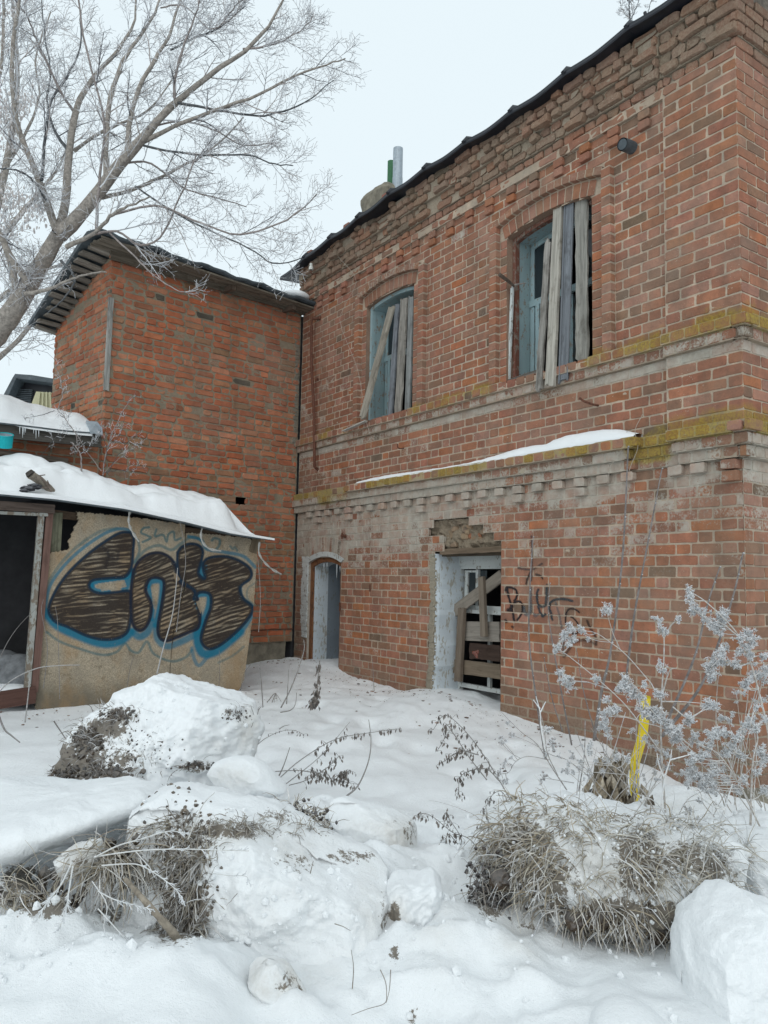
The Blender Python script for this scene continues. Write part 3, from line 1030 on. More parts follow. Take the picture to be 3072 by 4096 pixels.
# roof: sagging black sheet edge, standing seams, fascia, snow behind
rf = G()
us = np.linspace(-0.35, 6.32, 120)
seams = np.arange(0.1, 6.2, 0.62)
def roof_z(s):
    s = np.asarray(s, float)
    ph = ((s - 0.1) / 0.62) % 1.0
    return 5.785 + 0.02 * (1 - sstep(0, 1.6, s)) - 0.06 * sstep(3.6, 6.4, s) - 0.10 * sstep(5.2, 6.6, s) + 0.028 * np.abs(2 * ph - 1) ** 1.5 + 0.012 * np.sin(s * 2.3) - 0.018
zr = roof_z(us)
rows = [(0.20, 0.0), (0.205, -0.020), (0.20, -0.032), (0.10, -0.022), (-0.1, -0.01), (-0.1, 0.12), (0.02, 0.085), (0.20, 0.012)]
ring = np.stack([FR(us, zr + dz, p) for p, dz in rows], 1)
rf.add(ring.reshape(-1, 3), grid_faces(len(us), len(rows), True))
back = np.stack([FR(us, zr + 0.085, 0.02), FR(us, zr * 0 + 6.7, -2.0), FR(us, zr * 0 + 5.7, -4.1)], 1)
rf.add(back.reshape(-1, 3), grid_faces(len(us), 3))
roof = rf.build('roof', M_ROOF, main_b)
for s_ in seams:
    g = G(); z_ = float(roof_z(s_))
    tubes(g, FR([s_, s_ + 0.01, s_, s_], [z_ - 0.01, z_ + 0.045, z_ + 0.09, z_ + 0.16], [0.215, 0.16, 0.0, -0.2]), [0.018, 0.026, 0.02, 0.012], 5)
    g.build('roof_seam', M_ROOF, roof)
g = G()                                    # paler fold of sheet at the near end
box(g, FR, 0.12, 0.95, 5.835, 5.85, -0.12, 0.12); g.build('roof_patch', M_ZINC, roof)
g = G(); a_ = FR([0.0] * 3, [5.70, 6.66, 5.70], [0.02, -2.0, -3.95]); b_ = FR([0.03] * 3, [5.70, 6.66, 5.70], [0.02, -2.0, -3.95])
g.add(np.vstack([a_, b_]), [[0, 1, 2], [5, 4, 3], [0, 3, 4, 1], [1, 4, 5, 2], [2, 5, 3, 0]], (0.2, 0.17, 0.14)); g.build('gable', M_BARK, main_b)
# loose bricks holding the sheet down
for u_, v_ in ((678, 556), (760, 510), (845, 445)):
    s_, _ = FR.px(u_, v_, 0.1)
    g = G(); z_ = float(roof_z(s_)) + 0.03
    V, Fc = brick_geo(((s_, z_), (s_ + 0.12, z_), (s_ + 0.12, z_ + 0.06), (s_, z_ + 0.06)), 0.15, 0.12, rng, 0.006, 0.005)
    g.add(FR(V[:, 0], V[:, 1], V[:, 2]), Fc, (0.3, 0.13, 0.1), (0, 0, 0.2, 1)); g.build('roof_brick', M_BRICK, roof)

# chimney with its two flue pipes
cs, _ = FR.px(838, 440, -0.75)
chim = sub('chimney', roof)
ch_z0 = FR.px(838, 470, -0.75)[1] - 0.5; ch_z1 = FR.px(838, 413, -0.75)[1]
g = G()
n_ = 14
S_, T_ = np.meshgrid(np.linspace(0, 1, 16), np.linspace(0, 2 * np.pi, 29)[:-1], indexing='ij')
rad = 0.25 * (np.abs(np.cos(T_)) ** 9 + np.abs(np.sin(T_)) ** 9) ** (-1 / 9)
prof_c = 1 - 0.30 * np.clip((S_ - 0.86) / 0.14, 0, 1) ** 2.2
nz = fbm(T_.ravel() * 1.3, S_.ravel() * 3, 7.0, 4).reshape(S_.shape) * 0.035
x_ = cs + (rad * prof_c + nz) * np.cos(T_) * 1.15; y_ = -0.75 + (rad * prof_c + nz) * np.sin(T_)
z_ = ch_z0 + (ch_z1 - ch_z0) * S_
g.add(FR(x_.ravel(), z_.ravel(), y_.ravel()), grid_faces(16, 28, True))
g.add(np.vstack([FR(x_[-1], z_[-1], y_[-1]), FR(cs, ch_z1 + 0.005, -0.75)[None]]), [[i, (i + 1) % 28, 28] for i in range(28)])
g.build('chimney_stack', M_CONCRETE, chim)
for nm, mat, u_, vt, r_, off in (('green_pipe', M_GREEN, 845, 349, 0.046, -0.85), ('grey_pipe', M_ZINC, 860, 321, 0.062, -0.72)):
    s_, zt = FR.px(u_, vt, off); s2, zb = FR.px(u_ - 2, 430, off)
    g = G(); tubes(g, FR([s2, (s_ + s2) / 2, s_], [zb - 0.1, (zt + zb) / 2, zt], [off] * 3), [r_] * 3, 20)
    if nm == 'grey_pipe':
        zj = zb + (zt - zb) * 0.42
        tubes(g, FR([s2] * 2, [zb - 0.1, zj], [off] * 2), [r_ * 1.05] * 2, 20)
    g.build(nm, mat, chim, smooth=False)

# ------------------------------------------------------------------ windows, door and boards of the main building
def cw(x, y): return (1900 + x / 2.458) / K, (700 + y / 2.458) / K        # reading grids laid over the photograph
def cl(x, y): return (1350 + x / 3.16) / K, (1050 + y / 3.16) / K
def cd(x, y): return (1700 + x / 2.766) / K, (2050 + y / 2.766) / K


def rpt(F, uv, off):
    s, z = F.px(uv[0], uv[1], off)
    return F(s, z, off)


def arch_outline(w, grow=0.0, n=14, z0=None):
    """opening outline from lower left (large s) over the arch to lower right"""
    hw = (w.sb - w.sa) / 2 + grow
    R = w.r + grow
    a = math.asin(min(0.999, hw / R))
    pts = [(w.c + hw, w.z0 if z0 is None else z0)]
    pts += [(w.c + R * math.sin(t), w.zc + R * math.cos(t)) for t in np.linspace(a, -a, n)]
    pts += [(w.c - hw, w.z0 if z0 is None else z0)]
    return np.array(pts)


def band_of(g, F, pts, p0, p1, tint, mask=None, sub_=1, closed=False):
    """the surface swept by an outline between two depths"""
    P_ = np.array(pts)
    n = len(P_)
    L = np.linspace(p0, p1, sub_ + 1)
    V = np.stack([F(P_[:, 0], P_[:, 1], l) for l in L], 1)
    f = grid_faces(n, sub_ + 1)
    if closed:
        k = sub_ + 1
        f = np.vstack([f] + [np.array([[(n - 1) * k + j, j, j + 1, (n - 1) * k + j + 1]]) for j in range(sub_)])
    g.add(V.reshape(-1, 3), f, tint, mask)


def ring_solid(g, F, outer, inner, p0, p1, tint, mask=None):
    """solid moulding between two matching outlines"""
    o, i = np.array(outer), np.array(inner); n = len(o)
    V = np.stack([F(o[:, 0], o[:, 1], p1), F(i[:, 0], i[:, 1], p1), F(i[:, 0], i[:, 1], p0), F(o[:, 0], o[:, 1], p0)], 1)
    g.add(V.reshape(-1, 3), grid_faces(n, 4, True), tint, mask)
    e = g.n - 4 * n
    g.lv.append(np.array([e, e + 1, e + 2, e + 3])); g.lc.append(np.array([4]))
    g.lv.append(np.array([e + 4 * n - 4, e + 4 * n - 3, e + 4 * n - 2, e + 4 * n - 1])); g.lc.append(np.array([4]))


T_REV = (0.29, 0.17, 0.12)


def upper_window(w, label, left=False):
    root = tag(sub('window', main_b), label)
    g = G(); band_of(g, FR, arch_outline(w), 0.0, -0.40, T_REV, (0.1, 0, 0.5, 1), 4)
    box(g, FR, w.sa, w.sb, w.z0 - 0.03, w.z0 + 0.01, -0.42, 0.0, T_REV, (0, 0, 0.8, 1))
    g.build('reveal', M_BRICK, root)
    o0, o1, o2 = arch_outline(w, -0.003), arch_outline(w, -0.04), arch_outline(w, -0.055)
    o0[0, 1] = o1[0, 1] = o2[0, 1] = o0[-1, 1] = o1[-1, 1] = o2[-1, 1] = w.z0 + 0.015
    d0 = -0.07 if not left else -0.05
    g = G(); ring_solid(g, FR, o0, o1, d0 - 0.05, d0, None)
    g.build('outer_frame', M_REDPAINT if not left else M_BLUEPAINT, root)
    g = G(); ring_solid(g, FR, arch_outline(w, -0.004), arch_outline(w, -0.03), d0 - 0.19, d0 - 0.052, None)
    g.build('frame', M_BLUEPAINT, root)
    # sashes, deep in the wall
    ps = d0 - 0.20
    g = G(); ring_solid(g, FR, arch_outline(w, -0.01), arch_outline(w, -0.075), ps - 0.03, ps, None)
    zt = w.z0 + 0.80
    box(g, FR, w.sa + 0.03, w.sb - 0.03, zt - 0.03, zt + 0.03, ps - 0.02, ps + 0.012)
    box(g, FR, w.sa + 0.03, w.sb - 0.03, w.z0 + 0.01, w.z0 + 0.07, ps - 0.02, ps + 0.012)
    for s_ in (w.c + 0.17, w.c - 0.17):
        box(g, FR, s_ - 0.018, s_ + 0.018, zt + 0.03, w.sp + w.rise - 0.07, ps - 0.01, ps + 0.006)
    box(g, FR, w.sb - 0.155, w.sb - 0.11, w.z0 + 0.07, zt - 0.03, ps - 0.01, ps + 0.02)
    box(g, FR, w.c - 0.02, w.c + 0.02, w.z0 + 0.07, zt - 0.03, ps - 0.06, ps - 0.03)
    g.build('sash', M_BLUEPAINT, root)
    for a, b in ((w.sb - 0.075, w.c + 0.19), (w.c - 0.19, w.sa + 0.075)):
        g = G(); box(g, FR, a, b, zt + 0.03, w.sp + w.rise - 0.09, ps - 0.013, ps - 0.010)
        g.build('pane', M_GLASS, root)
    return root


win_r = upper_window(WR, 'wide arched window half covered by four upright grey planks')
win_l = upper_window(WL, 'narrow arched window with blue arch board and one slanting plank', True)


def upr(root, conv, top, bot, wpx, offt, offb, tint, thick=0.022, scale=None, mat=None, label=None, **kw):
    a = rpt(FR, conv(*bot), offb); b = rpt(FR, conv(*top), offt)
    d = np.linalg.norm((a + b) / 2 - CAMP)
    scale = scale or (2.458 if conv is cw else 3.16 if conv is cl else 2.766)
    foreshort = 0.74 if conv is cl else 0.90
    wid = wpx / scale / F_PX * d / foreshort
    o = one_plank('plank', mat or M_WOOD, root, a, b, wid, thick, nR, tint, 14, 0.026, **kw)
    if label: o['label'] = label
    return o


GREY1, GREY2, GREY3, BRN = (0.30, 0.285, 0.26), (0.42, 0.395, 0.345), (0.20, 0.215, 0.235), (0.27, 0.235, 0.19)
upr(win_r, cw, (722, 650), (628, 2110), 66, -0.03, 0.075, GREY1, notch=0.05, label='short weathered plank leaning left')
upr(win_r, cw, (822, 320), (742, 2060), 92, -0.035, 0.085, GREY2, thick=0.03, label='pale plank with nail holes')
upr(win_r, cw, (926, 262), (868, 2030), 98, -0.045, 0.05, GREY3, thick=0.02, label='blue grey grooved plank')
upr(win_r, cw, (1048, 220), (1056, 1820), 122, -0.05, 0.01, (0.29, 0.28, 0.25), notch=0.06, label='blackened plank with broken lower corner')
g = G()                                    # the raised edges of the grooved plank
for dx in (-40, 38):
    a = rpt(FR, cw(868 + dx, 2020), 0.066); b = rpt(FR, cw(926 + dx, 275), -0.03)
    tubes(g, np.array([a, (a + b) / 2, b]), [0.006] * 3, 6, GREY3)
g.build('plank_edge', M_WOOD, win_r)
one_plank('bottom_rail', M_WOOD, win_r, rpt(FR, cw(345, 2040), -0.03), rpt(FR, cw(610, 1950), -0.03), 0.055, 0.03, nR, (0.2, 0.18, 0.16))
one_plank('peeling_strip', M_WHITEPAINT, win_r, rpt(FR, cw(330, 2050), -0.035), rpt(FR, cw(368, 1095), -0.035), 0.028, 0.02, nR, (0.3, 0.2, 0.2))
g = G()
a, b = rpt(FR, cw(240, 978), 0.17), rpt(FR, cw(385, 1092), -0.02)
tubes(g, np.array([a, (a + b) / 2 + [0, 0, 0.003], b]), [0.022, 0.02, 0.016], 4, (0.10, 0.075, 0.06))
a, b = rpt(FR, cw(385, 1082), -0.01), rpt(FR, cw(500, 1062), -0.12)
tubes(g, np.array([a, (a + b) / 2, b]), [0.010, 0.007, 0.004], 4, (0.25, 0.22, 0.2))
g.build('broken_bracket', M_BARK, win_r)

upr(win_l, cl, (690, 560), (315, 1965), 92, -0.05, 0.13, (0.33, 0.30, 0.25), notch=0.03, label='warm grey plank slanting out over the sill')
upr(win_l, cl, (762, 535), (668, 1932), 66, -0.07, -0.02, GREY3, label='narrow dark grey plank')
upr(win_l, cl, (846, 462), (768, 1912), 96, -0.06, -0.01, (0.30, 0.28, 0.25), notch=0.05, label='brown stained plank')
upr(win_l, cl, (938, 425), (888, 1882), 72, -0.06, -0.02, (0.27, 0.28, 0.275), label='grey plank at the jamb')
one_plank('fallen_splinter', M_WOOD, win_l, rpt(FR, cl(362, 2005), 0.10), rpt(FR, cl(70, 2135), 0.12), 0.045, 0.012, (0, 0, 1), (0.5, 0.49, 0.45), 6, 0.03)
g = G(); blobs(g, [rpt(FR, cl(590, 1965), -0.01)], 0.028, (0.5, 0.47, 0.40), (0, 0, 0, 1), ICO2, 0.12); g.build('mortar_lump', M_MORTAR, win_l)

# lower window, deep in its broken opening
low = tag(sub('window', main_b), 'lower window with white frame and criss-cross boards in a broken opening')
zz = np.linspace(0.3, 1.93, 34)
g = G()
ps_ = np.linspace(0.0, -0.36, 9)
S_ = np.array([[lw_left(z) - 0.004 - 0.01 * (p < -0.02) for p in ps_] for z in zz])
Z_ = np.repeat(zz[:, None], 9, 1); P_ = np.repeat(ps_[None], 34, 0)
g.add(FR(S_.ravel(), Z_.ravel(), P_.ravel()), grid_faces(34, 9))
g.build('plaster_reveal', M_PLASTER, low)
# the jagged render edge on the wall face
g = G()
for z0 in np.arange(0.50, 1.93, 0.026):
    a = lw_left(z0 + 0.013) - 0.006
    wdt = 0.055 + 0.05 * (0.5 + 0.5 * mn.noise((z0 * 7, 3.1, 0))) + rng.uniform(-0.008, 0.008)
    V, Fc = brick_geo(((a, z0 - 0.004), (a + wdt, z0 - 0.004), (a + wdt * rng.uniform(0.85, 1.1), z0 + 0.03), (a, z0 + 0.03)), 0.012 + 0.004 * rng.random(), 0.03, rng, 0.006, 0.006, 0.003, 1)
    g.add(FR(V[:, 0], V[:, 1], V[:, 2]), Fc, (0.37, 0.34, 0.27), (0.3, 0, 0.45, 1))
g.build('plaster_edge', M_RAWPLASTER, low)
g = G(); band_of(g, FR, [(LW[0] - 0.002, 0.2), (LW[0] - 0.002, 2.0)], 0.0, -0.4, T_REV, (0.1, 0, 0.5, 1), 2)
band_of(g, FR, [(3.3, 1.935), (2.2, 1.935)], -0.06, -0.45, (0.2, 0.16, 0.12), (0, 0, 0.9, 1), 2)
g.build('reveal', M_BRICK, low)
OFF = -0.30
def fz(x, y, off=OFF): return FR.px(*cd(x, y), off)
def member(g, x0, y0, x1, y1, p0, p1, off=OFF):
    s0, za = fz(x0, y1, off); s1, zb = fz(x1, y0, off)
    box(g, FR, min(s0, s1), max(s0, s1), min(za, zb), max(za, zb), p0, p1)
g = G()
sL = fz(318, 900)[0]; sR = 2.20
box(g, FR, sL - 0.055, sL + 0.03, 0.45, 1.925, -0.36, -0.295)
box(g, FR, sL - 0.085, sL - 0.055, 0.45, 1.90, -0.36, -0.315)
zt0, zt1 = fz(420, 625)[1], fz(420, 525)[1]
box(g, FR, sR, sL - 0.055, zt0 + 0.03, 1.925, -0.36, -0.300)
box(g, FR, sR, sL - 0.085, zt0, zt0 + 0.03, -0.36, -0.318)
zm0, zm1 = fz(600, 1120)[1], fz(600, 1030)[1]
box(g, FR, sR, sL - 0.085, zm0, zm0 + 0.035, -0.35, -0.30); box(g, FR, sR, sL - 0.085, zm0 + 0.035, zm1, -0.35, -0.325)
zb1 = fz(600, 1920)[1]
box(g, FR, sR, sL - 0.085, zb1 - 0.04, zb1, -0.35, -0.31)
g.build('frame', M_WHITEPAINT, low)
g = G()
member(g, 405, 640, 442, 1030, -0.365, -0.335); member(g, 528, 630, 557, 1030, -0.365, -0.335)
member(g, 405, 640, 557, 662, -0.366, -0.336); member(g, 662, 1120, 697, 1960, -0.36, -0.33)
g.build('sash', M_WHITEPAINT, low)
g = G(); member(g, 442, 655, 530, 1030, -0.356, -0.352); g.build('pane', M_GLASS, low)
g = G(); member(g, 570, 640, 640, 720, -0.357, -0.353); g.build('pane', M_GLASS, low)


def cross(a, b, wpx, off0, off1, tint, thick=0.022, mat=None, label=None, **kw):
    A, B = rpt(FR, cd(*a), off0), rpt(FR, cd(*b), off1)
    d = np.linalg.norm((A + B) / 2 - CAMP)
    vert = abs(a[1] - b[1]) > abs(a[0] - b[0])
    wid = wpx / 2.766 / F_PX * d / (0.70 if vert else 1.0)
    o = one_plank('plank', mat or M_WOOD_SOFT, low, A, B, wid, thick, nR, tint, 12, 0.008, **kw)
    if label: o['label'] = label


cross((420, 1310), (830, 1320), 210, -0.27, -0.26, (0.25, 0.225, 0.195), label='wide pale chipboard strip')
cross((500, 1530), (840, 1560), 165, -0.262, -0.25, (0.06, 0.04, 0.032), notch=0.04, label='charred board with red burnt spot')
cross((272, 1690), (840, 1762), 150, -0.262, -0.25, (0.19, 0.15, 0.11), notch=0.02, label='stained bottom board')
cross((330, 1090), (850, 700), 128, -0.245, -0.23, (0.245, 0.215, 0.18), label='diagonal board')
cross((628, 712), (655, 1375), 56, -0.21, -0.20, (0.20, 0.165, 0.13), thick=0.035, label='short upright batten')
cross((412, 1060), (368, 1870), 70, -0.222, -0.21, (0.17, 0.135, 0.105), thick=0.035, notch=0.02, label='long upright batten')
g = G(); m_ = rpt(FR, cd(545, 1555), -0.245)
n_ = 12; ang = np.linspace(0, 2 * np.pi, n_, endpoint=False)
s_c, z_c = FR.px(*cd(555, 1560), -0.247)
rr_ = 0.035 * (1 + 0.35 * np.sin(ang * 3 + 1))
pts = FR(s_c - 0.01 + rr_ * 1.3 * np.cos(ang), z_c + rr_ * np.sin(ang), -0.2465)
g.add(pts, [list(range(n_))], (0.17, 0.05, 0.03)); g.build('burnt_spot', M_SOIL, low)
# timber lintel over it
one_plank('lintel', M_WOOD_SOFT, low, FR(3.13, 1.945, -0.03), FR(2.265, 1.955, -0.03), 0.05, 0.05, nR, (0.16, 0.12, 0.085), 14, 0.01, notch=0.08)
one_plank('lintel', M_WOOD_SOFT, low, FR(3.22, 1.93, -0.12), FR(2.22, 1.93, -0.12), 0.05, 0.08, nR, (0.10, 0.08, 0.06), 14, 0.01)

# doorway
door = tag(sub('doorway', main_b), 'open doorway without a door')
g = G()
do = arch_outline(DOOR, -0.0, z0=0.2)
band_of(g, FR, do, -0.0, -0.06, T_REV, (0.6, 0, 0.3, 1), 1)
g.build('reveal', M_BRICK, door)
g = G()
di = arch_outline(DOOR, -0.058, z0=0.2)
band_of(g, FR, di, -0.055, -0.25, None, None, 3)
g.build('plaster_reveal', M_PLASTER, door)
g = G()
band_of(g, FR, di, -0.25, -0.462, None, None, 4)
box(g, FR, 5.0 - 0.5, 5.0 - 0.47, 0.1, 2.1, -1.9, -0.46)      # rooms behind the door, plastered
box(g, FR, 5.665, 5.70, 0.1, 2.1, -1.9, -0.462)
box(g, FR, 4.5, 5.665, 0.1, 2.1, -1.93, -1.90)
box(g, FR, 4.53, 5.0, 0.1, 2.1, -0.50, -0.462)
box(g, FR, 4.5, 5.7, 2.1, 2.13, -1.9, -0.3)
g.build('plastered_passage', M_SHADEPLASTER, door)  # deep part of the passage: falling light painted as darker plaster
g = G(); ring_solid(g, FR, arch_outline(DOOR, -0.002, z0=0.45), arch_outline(DOOR, -0.062, z0=0.45), -0.054, -0.030, None)
g.build('frame', M_RUSTWOOD, door)
# flaking white border painted/plastered round the door on the brick face
g = G()
for z0 in np.arange(0.95, 1.93, 0.033):
    wd = 0.155 + 0.03 * mn.noise((z0 * 9, 0.3, 0)) - 0.05 * max(0, 1.1 - z0) * 4
    if wd < 0.05: continue
    a = 5.692; V, Fc = brick_geo(((a, z0 - 0.003), (a + wd, z0 - 0.003), (a + wd * rng.uniform(0.9, 1.1), z0 + 0.034), (a, z0 + 0.034)), 0.010 + 0.002 * rng.random(), 0.02, rng, 0.004, 0.004, 0.002, 0.5)
    g.add(FR(V[:, 0], V[:, 1], V[:, 2]), Fc, np.array((0.56, 0.56, 0.50)) * rng.uniform(0.85, 1.1), (0.0, 0, 0.12, 1))
outl, inl = arch_outline(DOOR, 0.06, 20), arch_outline(DOOR, 0.001, 20)
ring_solid(g, FR, outl[1:-1], inl[1:-1], -0.02, 0.012, (0.52, 0.52, 0.47), (0.0, 0, 0.2, 1))
g.build('plaster_border', M_WHITEPAINT, door)
g = G(); box(g, FR, 5.05, 5.95, 0.60, 0.635, -0.25, 0.06, (0.2, 0.13, 0.1)); g.build('threshold', M_WOOD_SOFT, door)
for i, (s_, l_) in enumerate(((5.42, 0.10), (5.35, 0.05), (5.12, 0.16), (5.05, 0.07), (5.0, 0.12))):
    g = G(); z_ = DOOR.zc + math.sqrt((DOOR.r - 0.075) ** 2 - min(0.28, (s_ - DOOR.c)) ** 2)
    tubes(g, FR([s_] * 3, [z_ + 0.005, z_ - l_ / 2, z_ - l_], [-0.06] * 3), [0.008, 0.005, 0.001], 6); g.build('icicle', M_ICE, door)
# small iron hinge on the jamb
g = G(); box(g, FR, 4.915, 4.935, 1.30, 1.40, -0.02, 0.012); g.build('hinge', M_IRON, door)

# ------------------------------------------------------------------ small things fixed to the facade
s_, z_ = FR.px(1357, 318, 0.05)
g = G(); tubes(g, FR([s_ + 0.0] * 3, [z_ + 0.012, z_ + 0.008, z_], [-0.05, 0.06, 0.12]), [0.048] * 3, 16, cap=False)
tubes(g, FR([s_ + 0.0] * 3, [z_ + 0.012, z_ + 0.008, z_], [-0.05, 0.06, 0.118]), [0.040] * 3, 16)
g.build('vent_pipe_stub', M_ROOF2, main_b)
# rusty downpipe-like bar near the inner corner
def pol(F, pts, offs): return np.array([rpt(F, p, o) for p, o in zip(pts, offs)])
k_ = lambda x, y: ((1100 + x / 1.659) / K, (1100 + y / 1.659) / K)
g = G(); pts = pol(FR, [k_(300, 285), k_(262, 290), k_(243, 310), k_(243, 600), k_(258, 900), k_(262, 1200), k_(265, 1270), k_(285, 1290)], [0, 0.05, 0.07, 0.07, 0.06, 0.06, 0.05, 0])
tubes(g, resample(pts, 30), [0.018] * 30, 10)
blobs(g, [pts[0], pts[-1], rpt(FR, k_(280, 690), 0.02)], [0.035, 0.025, 0.02], mesh=ICO1, jit=0.15)
o = g.build('rusty_pipe', M_IRON, main_b)
# porcelain insulator on its hook
g = G(); c_ = rpt(FR, (672, 578), 0.16)
m_ = 12
prf = [(0.012, 0.055), (0.020, 0.05), (0.020, 0.03), (0.014, 0.024), (0.026, 0.012), (0.030, -0.02), (0.026, -0.03)]
th = np.arange(m_) / m_ * 2 * np.pi
V = np.array([[c_[0] + r * np.cos(t), c_[1] + r * np.sin(t), c_[2] + h * 1.0] for r, h in prf for t in th])
g.add(V, grid_faces(len(prf), m_, True)); e = g.n
g.lv.append(np.arange(m_)); g.lc.append(np.array([m_]))
ins = g.build('insulator', M_PORC, main_b, smooth=True)
g = G(); w2 = FR.px(690, 583, 0.0)
tubes(g, resample(np.array([c_ + [0, 0, -0.02], c_ + [0, 0, -0.06], c_ + np.array([0.02, 0.02, -0.075]), c_ - nR * 0.10 + [0, 0, -0.05], c_ - nR * 0.2 + [0, 0, -0.03]]), 14), [0.007] * 14, 6)
g.build('hook', M_IRON, ins)
# iron hooks and anchors in the brickwork
for u_, v_, kind in ((872, 968, 0), (1292, 876, 1), (747, 1158, 2), (800, 1268, 3), (1108, 1012, 4)):
    g = G(); c_ = rpt(FR, (u_, v_), 0.0)
    if kind == 0: tubes(g, resample(np.array([c_, c_ + nR * 0.05 + [0, 0, -0.01], c_ + nR * 0.075 + [0, 0, 0.0], c_ + nR * 0.08 + [0, 0, 0.035]]), 12), [0.007] * 12, 6)
    elif kind == 1: tubes(g, resample(np.array([c_, c_ + nR * 0.06, c_ + nR * 0.12 + dR * 0.03 + [0, 0, 0.02], c_ + nR * 0.16 + dR * 0.05 + [0, 0, 0.045]]), 12), [0.009] * 12, 6); 
    elif kind == 2:
        tubes(g, np.array([c_ - nR * 0.05, c_ + nR * 0.04, c_ + nR * 0.06 + [0, 0, 0.002]]), [0.02] * 3, 8)
        tubes(g, np.array([c_ + nR * 0.05 + [0, 0, -0.035], c_ + nR * 0.052, c_ + nR * 0.05 + [0, 0, 0.035]]), [0.011] * 3, 8)
    else: box(g, FR, FR.px(u_, v_)[0] - 0.008, FR.px(u_, v_)[0] + 0.012, FR.px(u_, v_)[1] - 0.05, FR.px(u_, v_)[1] + 0.03, -0.02, 0.006)
    g.build('iron_anchor', M_IRON, main_b)
# thin dangling wires
for pts, nm in (([(705, 520), (735, 560), (770, 605), (745, 660), (735, 700), (770, 790), (782, 850), (790, 905), (800, 940)], 0),
                ([(668, 575), (645, 590), (625, 607)], 1),
                ([(1388, 895), (1372, 930), (1378, 965), (1365, 1000), (1358, 1020)], 0),
                ([(1355, 930), (1345, 965), (1335, 985), (1318, 1010), (1313, 1045)], 0)):
    g = G(); P_ = np.array([rpt(FR, p, 0.10 if i else 0.06) for i, p in enumerate(pts)])
    tubes(g, resample(P_, 24), [0.0022] * 24, 4); g.build('wire', M_WIRE, main_b)

# ------------------------------------------------------------------ spray-painted scribble on the wall (a film on bricks and joints)
def seg_dist(px, py, pts):
    """distance of points to a polyline"""
    d = np.full(px.shape, 1e9)
    pts = np.asarray(pts, float)
    for a, b in zip(pts[:-1], pts[1:]):
        ab = b - a; L2 = ab @ ab + 1e-12
        t = np.clip(((px - a[0]) * ab[0] + (py - a[1]) * ab[1]) / L2, 0, 1)
        d = np.minimum(d, np.hypot(px - a[0] - t * ab[0], py - a[1] - t * ab[1]))
    return d


def smooth2(pts, n=None):
    p = np.array([(x, y, 0) for x, y in pts], float)
    return resample(p, n or 6 * len(pts))[:, :2]


BLK, GRB = (0.018, 0.014, 0.016), (0.10, 0.13, 0.15)
SCRIB = [  # (points in reading-grid units, half width, strength, colour)
    ([(95, 255), (115, 205), (190, 210), (265, 245), (285, 320), (270, 390), (240, 430)], 13, 1, BLK),
    ([(120, 205), (140, 330), (180, 470), (205, 600), (228, 690), (240, 750)], 13, 1, BLK),
    ([(225, 470), (300, 435), (350, 455), (375, 520), (375, 600), (345, 670), (290, 745)], 12, 1, BLK),
    ([(140, 580), (165, 600), (180, 560), (205, 520)], 22, 0.9, BLK),
    ([(98, 750), (104, 775)], 18, 0.7, BLK), ([(205, 855), (215, 865)], 15, 0.7, BLK),
    ([(395, 540), (410, 620), (450, 665), (490, 640), (510, 560), (508, 400), (512, 220)], 20, 0.55, GRB),
    ([(560, 640), (595, 680), (635, 650)], 16, 0.5, GRB),
    ([(640, 240), (615, 320), (625, 440), (650, 560), (680, 640), (715, 685), (750, 650)], 14, 0.85, (0.03, 0.045, 0.055)),
    ([(785, 165), (775, 300), (762, 490), (700, 525), (640, 500)], 16, 0.75, (0.04, 0.06, 0.07)),
    ([(875, 740), (845, 620), (822, 520), (850, 450), (940, 405), (1080, 400), (1205, 432)], 15, 0.85, (0.03, 0.045, 0.055)),
    ([(930, 460), (965, 590), (1005, 740), (1020, 880)], 12, 0.5, GRB),
    ([(1320, 620), (1230, 562), (1140, 572), (1097, 660), (1092, 770), (1130, 880), (1210, 970), (1300, 950), (1308, 850), (1245, 735), (1172, 690)], 10, 0.9, BLK),
    ([(1450, 760), (1500, 880), (1570, 980), (1600, 1080), (1595, 1160)], 14, 0.6, BLK),
    ([(1200, 1130), (1400, 1080), (1600, 1150)], 18, 0.4, BLK),
    ([(1050, 1100), (1055, 1350)], 16, 0.4, GRB), ([(1060, 1360), (1110, 1290), (1180, 1190)], 14, 0.5, BLK),
    ([(525, -640), (535, -330), (522, 90)], 12, 0.6, (0.04, 0.05, 0.06)),
    ([(300, -120), (420, -95), (560, -100), (700, -190)], 13, 0.6, (0.05, 0.05, 0.055)),
    ([(520, -70), (470, 30), (435, 150)], 12, 0.7, BLK), ([(600, -10), (670, 10), (712, 60)], 12, 0.7, BLK),
]


def zg(u, v):          # display pixels -> reading grid of the scribble
    return (u * K - 2000) * 4.1475, (v * K - 2300) * 4.1475


st = 0.0062
sa = np.arange(0.95, 2.24, st); za = np.arange(0.95, 2.50, st)
S_, Z_ = np.meshgrid(sa, za, indexing='ij')
uu, vv = proj(FR(S_, Z_, 0.0)); gx, gy = zg(uu, vv)
alpha = np.zeros_like(gx); colr = np.zeros(gx.shape + (3,))
jit = np.array([fbm(S_[i] * 30, Z_[i] * 30, 2.0, 2) for i in range(len(sa))]) * 6
for pts, hw, stg, c_ in SCRIB:
    d = seg_dist(gx + jit, gy - jit, smooth2(pts) if len(pts) > 2 else pts)
    a_ = stg * (1 - sstep(hw * 0.6, hw * 1.9, d))
    m_ = a_ > alpha
    colr[m_] = c_; alpha = np.maximum(alpha, a_)
kk = np.floor((Z_ - ZB) / CH + 1e-6); zin = (Z_ - ZB) / CH - kk
surf = np.where((zin < 0.09) | (zin > 0.91), -0.0035, 0.0035)
sel = (alpha[:-1, :-1] + alpha[1:, 1:]) > 0.12
ii, jj = np.nonzero(sel)
nz_ = len(za)
